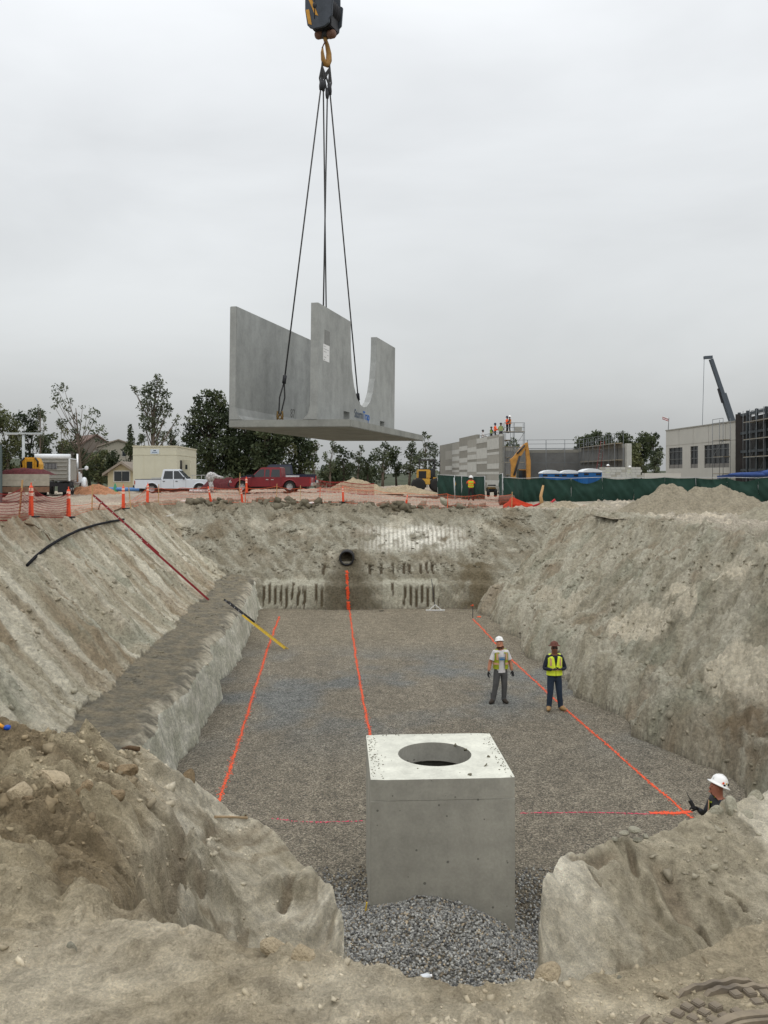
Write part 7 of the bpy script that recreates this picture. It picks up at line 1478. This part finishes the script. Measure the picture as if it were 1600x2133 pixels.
tree(108, 1010, 122, blob(110, 905, 995, 34, 10, 4), 'dark low tree behind the dump truck', LPIN, .36, 1.5, None, .3, TRKD)
tree(128, 1010, 116, blob(127, 880, 990, 18, 10, 5), 'yellow green tree between the dump truck and the thin gum', LOLV, .32, 1.1, None, .22)
tree(150, 1010, 128, blob(152, 905, 990, 24, 9, 6), 'dark tree under the crown of the thin gum', LPIN, .36, 1.2, None, .25, TRKD)
tree(232, 1005, 125, blob(225, 938, 1000, 34, 9, 7), 'dense green bush on the slope below the cream houses', LPIN, .40, 1.5, None, .2, TRKD)
tree(190, 1005, 130, blob(188, 945, 1000, 30, 9, 8), 'grey green bush on the slope left of the cream houses', LEUC, .40, 1.4, None, .2, TRKD)
tree(262, 1005, 120, blob(262, 930, 1000, 20, 8, 9), 'dark shrub between the hill houses and the site office', LPIN, .36, 1.4, None, .2, TRKD)
tree(272, 960, 118, [(271, 890, 4, 8), (272, 902, 6, 9), (273, 915, 8, 9), (272, 928, 9, 10), (270, 940, 10, 9)], 'slim pointed cypress at the left corner of the site office', LPIN, .28, 1.8, (272, 895), .15, TRKD, forks=False)
tree(296, 960, 125, blob(295, 905, 940, 13, 5, 11), 'small round tree just above the site office roof', LPIN, .32, 1.3, None, .15, TRKD)
tree(357, 960, 115, [(356, 900, 4, 7), (357, 911, 7, 8), (358, 922, 10, 8), (358, 934, 13, 8)], 'small pointed conifer above the right side of the office roof', LPIN, .30, 1.6, (357, 902), .15, TRKD, forks=False)
tree(392, 1005, 108, blob(392, 905, 995, 22, 9, 13), 'dark tree right of the site office door', LPIN, .36, 1.5, None, .25, TRKD)
tree(442, 1010, 98, [(430, 818, 12, 9), (452, 822, 12, 10), (442, 828, 16, 12), (462, 836, 12, 12), (414, 832, 11, 9), (424, 846, 18, 12), (450, 850, 24, 16), (408, 858, 13, 10), (412, 876, 20, 13), (440, 872, 28, 18), (468, 866, 16, 18), (400, 890, 18, 12), (425, 900, 30, 18), (460, 900, 28, 22), (398, 912, 18, 12), (410, 930, 24, 14), (445, 935, 34, 22), (478, 930, 24, 22), (420, 960, 30, 18), (460, 965, 34, 20), (490, 960, 20, 20), (440, 985, 36, 14)], 'broad tall dark pine left of the hanging concrete unit', LPIN, .34, 1.35, None, .5, TRKD, shell=.45)
tree(520, 1010, 99, blob(515, 858, 995, 58, 20, 15, .32, .48), 'dark pine directly under the hanging unit, above the red pickup cab', LPIN, .38, 1.5, (545, 920), .4, TRKD)
tree(548, 1010, 97, blob(562, 872, 965, 46, 14, 16, .32, .48), 'dark pine with two bare trunks showing behind the red pickup', LPIN, .38, 1.4, (560, 930), .45, TRK)
tree(556, 1010, 97.5, blob(590, 890, 950, 30, 8, 17, .3, .45), 'olive pine with a bare trunk beside the double trunk', LOLV, .36, 1.2, (575, 930), .4, TRK)
tree(630, 1010, 101, blob(622, 888, 995, 42, 16, 18, .3, .46), 'dark brownish pine under the middle of the hanging unit', LPIN, .38, 1.4, None, .4, TRKD)
tree(657, 1005, 112, blob(655, 925, 995, 16, 8, 19), 'thin brownish shrub at the right end of the dark pines', LDRY, .32, .7, None, .15)
tree(688, 1005, 128, blob(686, 918, 985, 17, 9, 20), 'slender gum first right of the dark pines', LEUC, .36, .9, None, .2)
tree(716, 1005, 132, blob(716, 930, 990, 24, 10, 21), 'round dark green tree right of the slender gum', LPIN, .38, 1.2, None, .2, TRKD)
tree(744, 1005, 134, blob(744, 926, 985, 16, 9, 22), 'light topped gum in the middle of the far tree line', LEUC, .36, .9, None, .2)
tree(768, 1005, 140, blob(766, 948, 990, 22, 8, 23), 'low dark tree in the dip of the far tree line', LPIN, .40, 1.2, None, .2, TRKD)
tree(797, 1005, 130, blob(797, 922, 980, 19, 10, 24), 'upright gum with a rounded top right of the dip', LEUC, .36, 1.2, None, .25)
tree(826, 1005, 136, blob(826, 934, 990, 24, 10, 25), 'bushy tree right of the upright gum', LPIN, .38, 1.2, None, .2, TRKD)
tree(852, 1005, 128, blob(852, 922, 985, 24, 11, 26), 'grey green gum left of the small lamp post', LEUC, .36, 1.2, None, .25)
tree(886, 1005, 124, [(884, 904, 6, 6), (880, 914, 7, 5), (893, 912, 6, 5), (888, 926, 7, 6), (900, 930, 12, 8), (886, 944, 16, 9), (905, 945, 11, 10), (880, 960, 18, 11), (902, 965, 15, 12), (888, 982, 22, 11)], 'open topped gum against the left end of the block wall', LEUC, .34, .9, (886, 925), .2, shell=.3)
tree(735, 1008, 150, blob(735, 965, 1000, 75, 14, 28, .2, .3, .9), 'long dark hedge like thicket behind the tan dirt piles', LPIN, .45, 1.3, None, .15, TRKD)
tree(1070, 1000, 112, [(1062, 925, 8, 8), (1070, 918, 7, 7), (1055, 935, 8, 9), (1072, 935, 8, 9), (1078, 928, 4, 7), (1062, 945, 10, 9)], 'small dark tree seen through the scaffold tower', LPIN, .34, 1.0, None, .15, TRKD)
for px, top, hw, dd, lb, ml in ((1222, 908, 22, 150, 'round crowned dark pine at the left end of the right hand grove', LPIN), (1240, 899, 24, 152, 'highest round crowned pine left of the notch in the right hand grove', LPIN), (1272, 903, 20, 154, 'dark pine right of the notch in the right hand grove', LPIN), (1305, 902, 26, 152, 'broad dark pine in the middle of the right hand grove', LPIN), (1335, 903, 24, 156, 'dark pine right of the broad middle one', LPIN), (1366, 904, 18, 150, 'dark pine touching the concrete building', LPIN)): tree(px, 1000, dd, blob(px, top, 975, hw, 13, int(px), .36, .55, .6), lb, ml, .42, 1.5, None, .3, TRKD, 'pine grove behind the right hand buildings')
tree(1330, 1000, 140, blob(1330, 925, 990, 24, 10, 40), 'olive green lower tree in front of the pine grove', LOLV, .40, 1.2, None, .25, TRKD, 'pine grove behind the right hand buildings')
tree(1365, 1000, 138, blob(1362, 938, 990, 20, 9, 41), 'grey green lower tree beside the concrete building', LEUC, .40, 1.2, None, .25, TRKD, 'pine grove behind the right hand buildings')
tree(1310, 1000, 141, blob(1305, 930, 990, 18, 9, 42), 'dark lower tree behind the low block wall', LPIN, .40, 1.2, None, .25, TRKD, 'pine grove behind the right hand buildings')
tree(240, 1005, 112, blob(238, 946, 1000, 30, 10, 61), 'wide dark bush in front of the cream hill houses', LPIN, .34, 1.5, None, .2, TRKD)
tree(205, 1005, 114, blob(204, 940, 1000, 24, 9, 62), 'olive bush in front of the brown roofed house', LOLV, .34, 1.3, None, .2, TRKD)
tree(175, 1005, 118, blob(174, 936, 1000, 24, 9, 63), 'dark bush at the foot of the thin gum', LPIN, .34, 1.4, None, .2, TRKD)
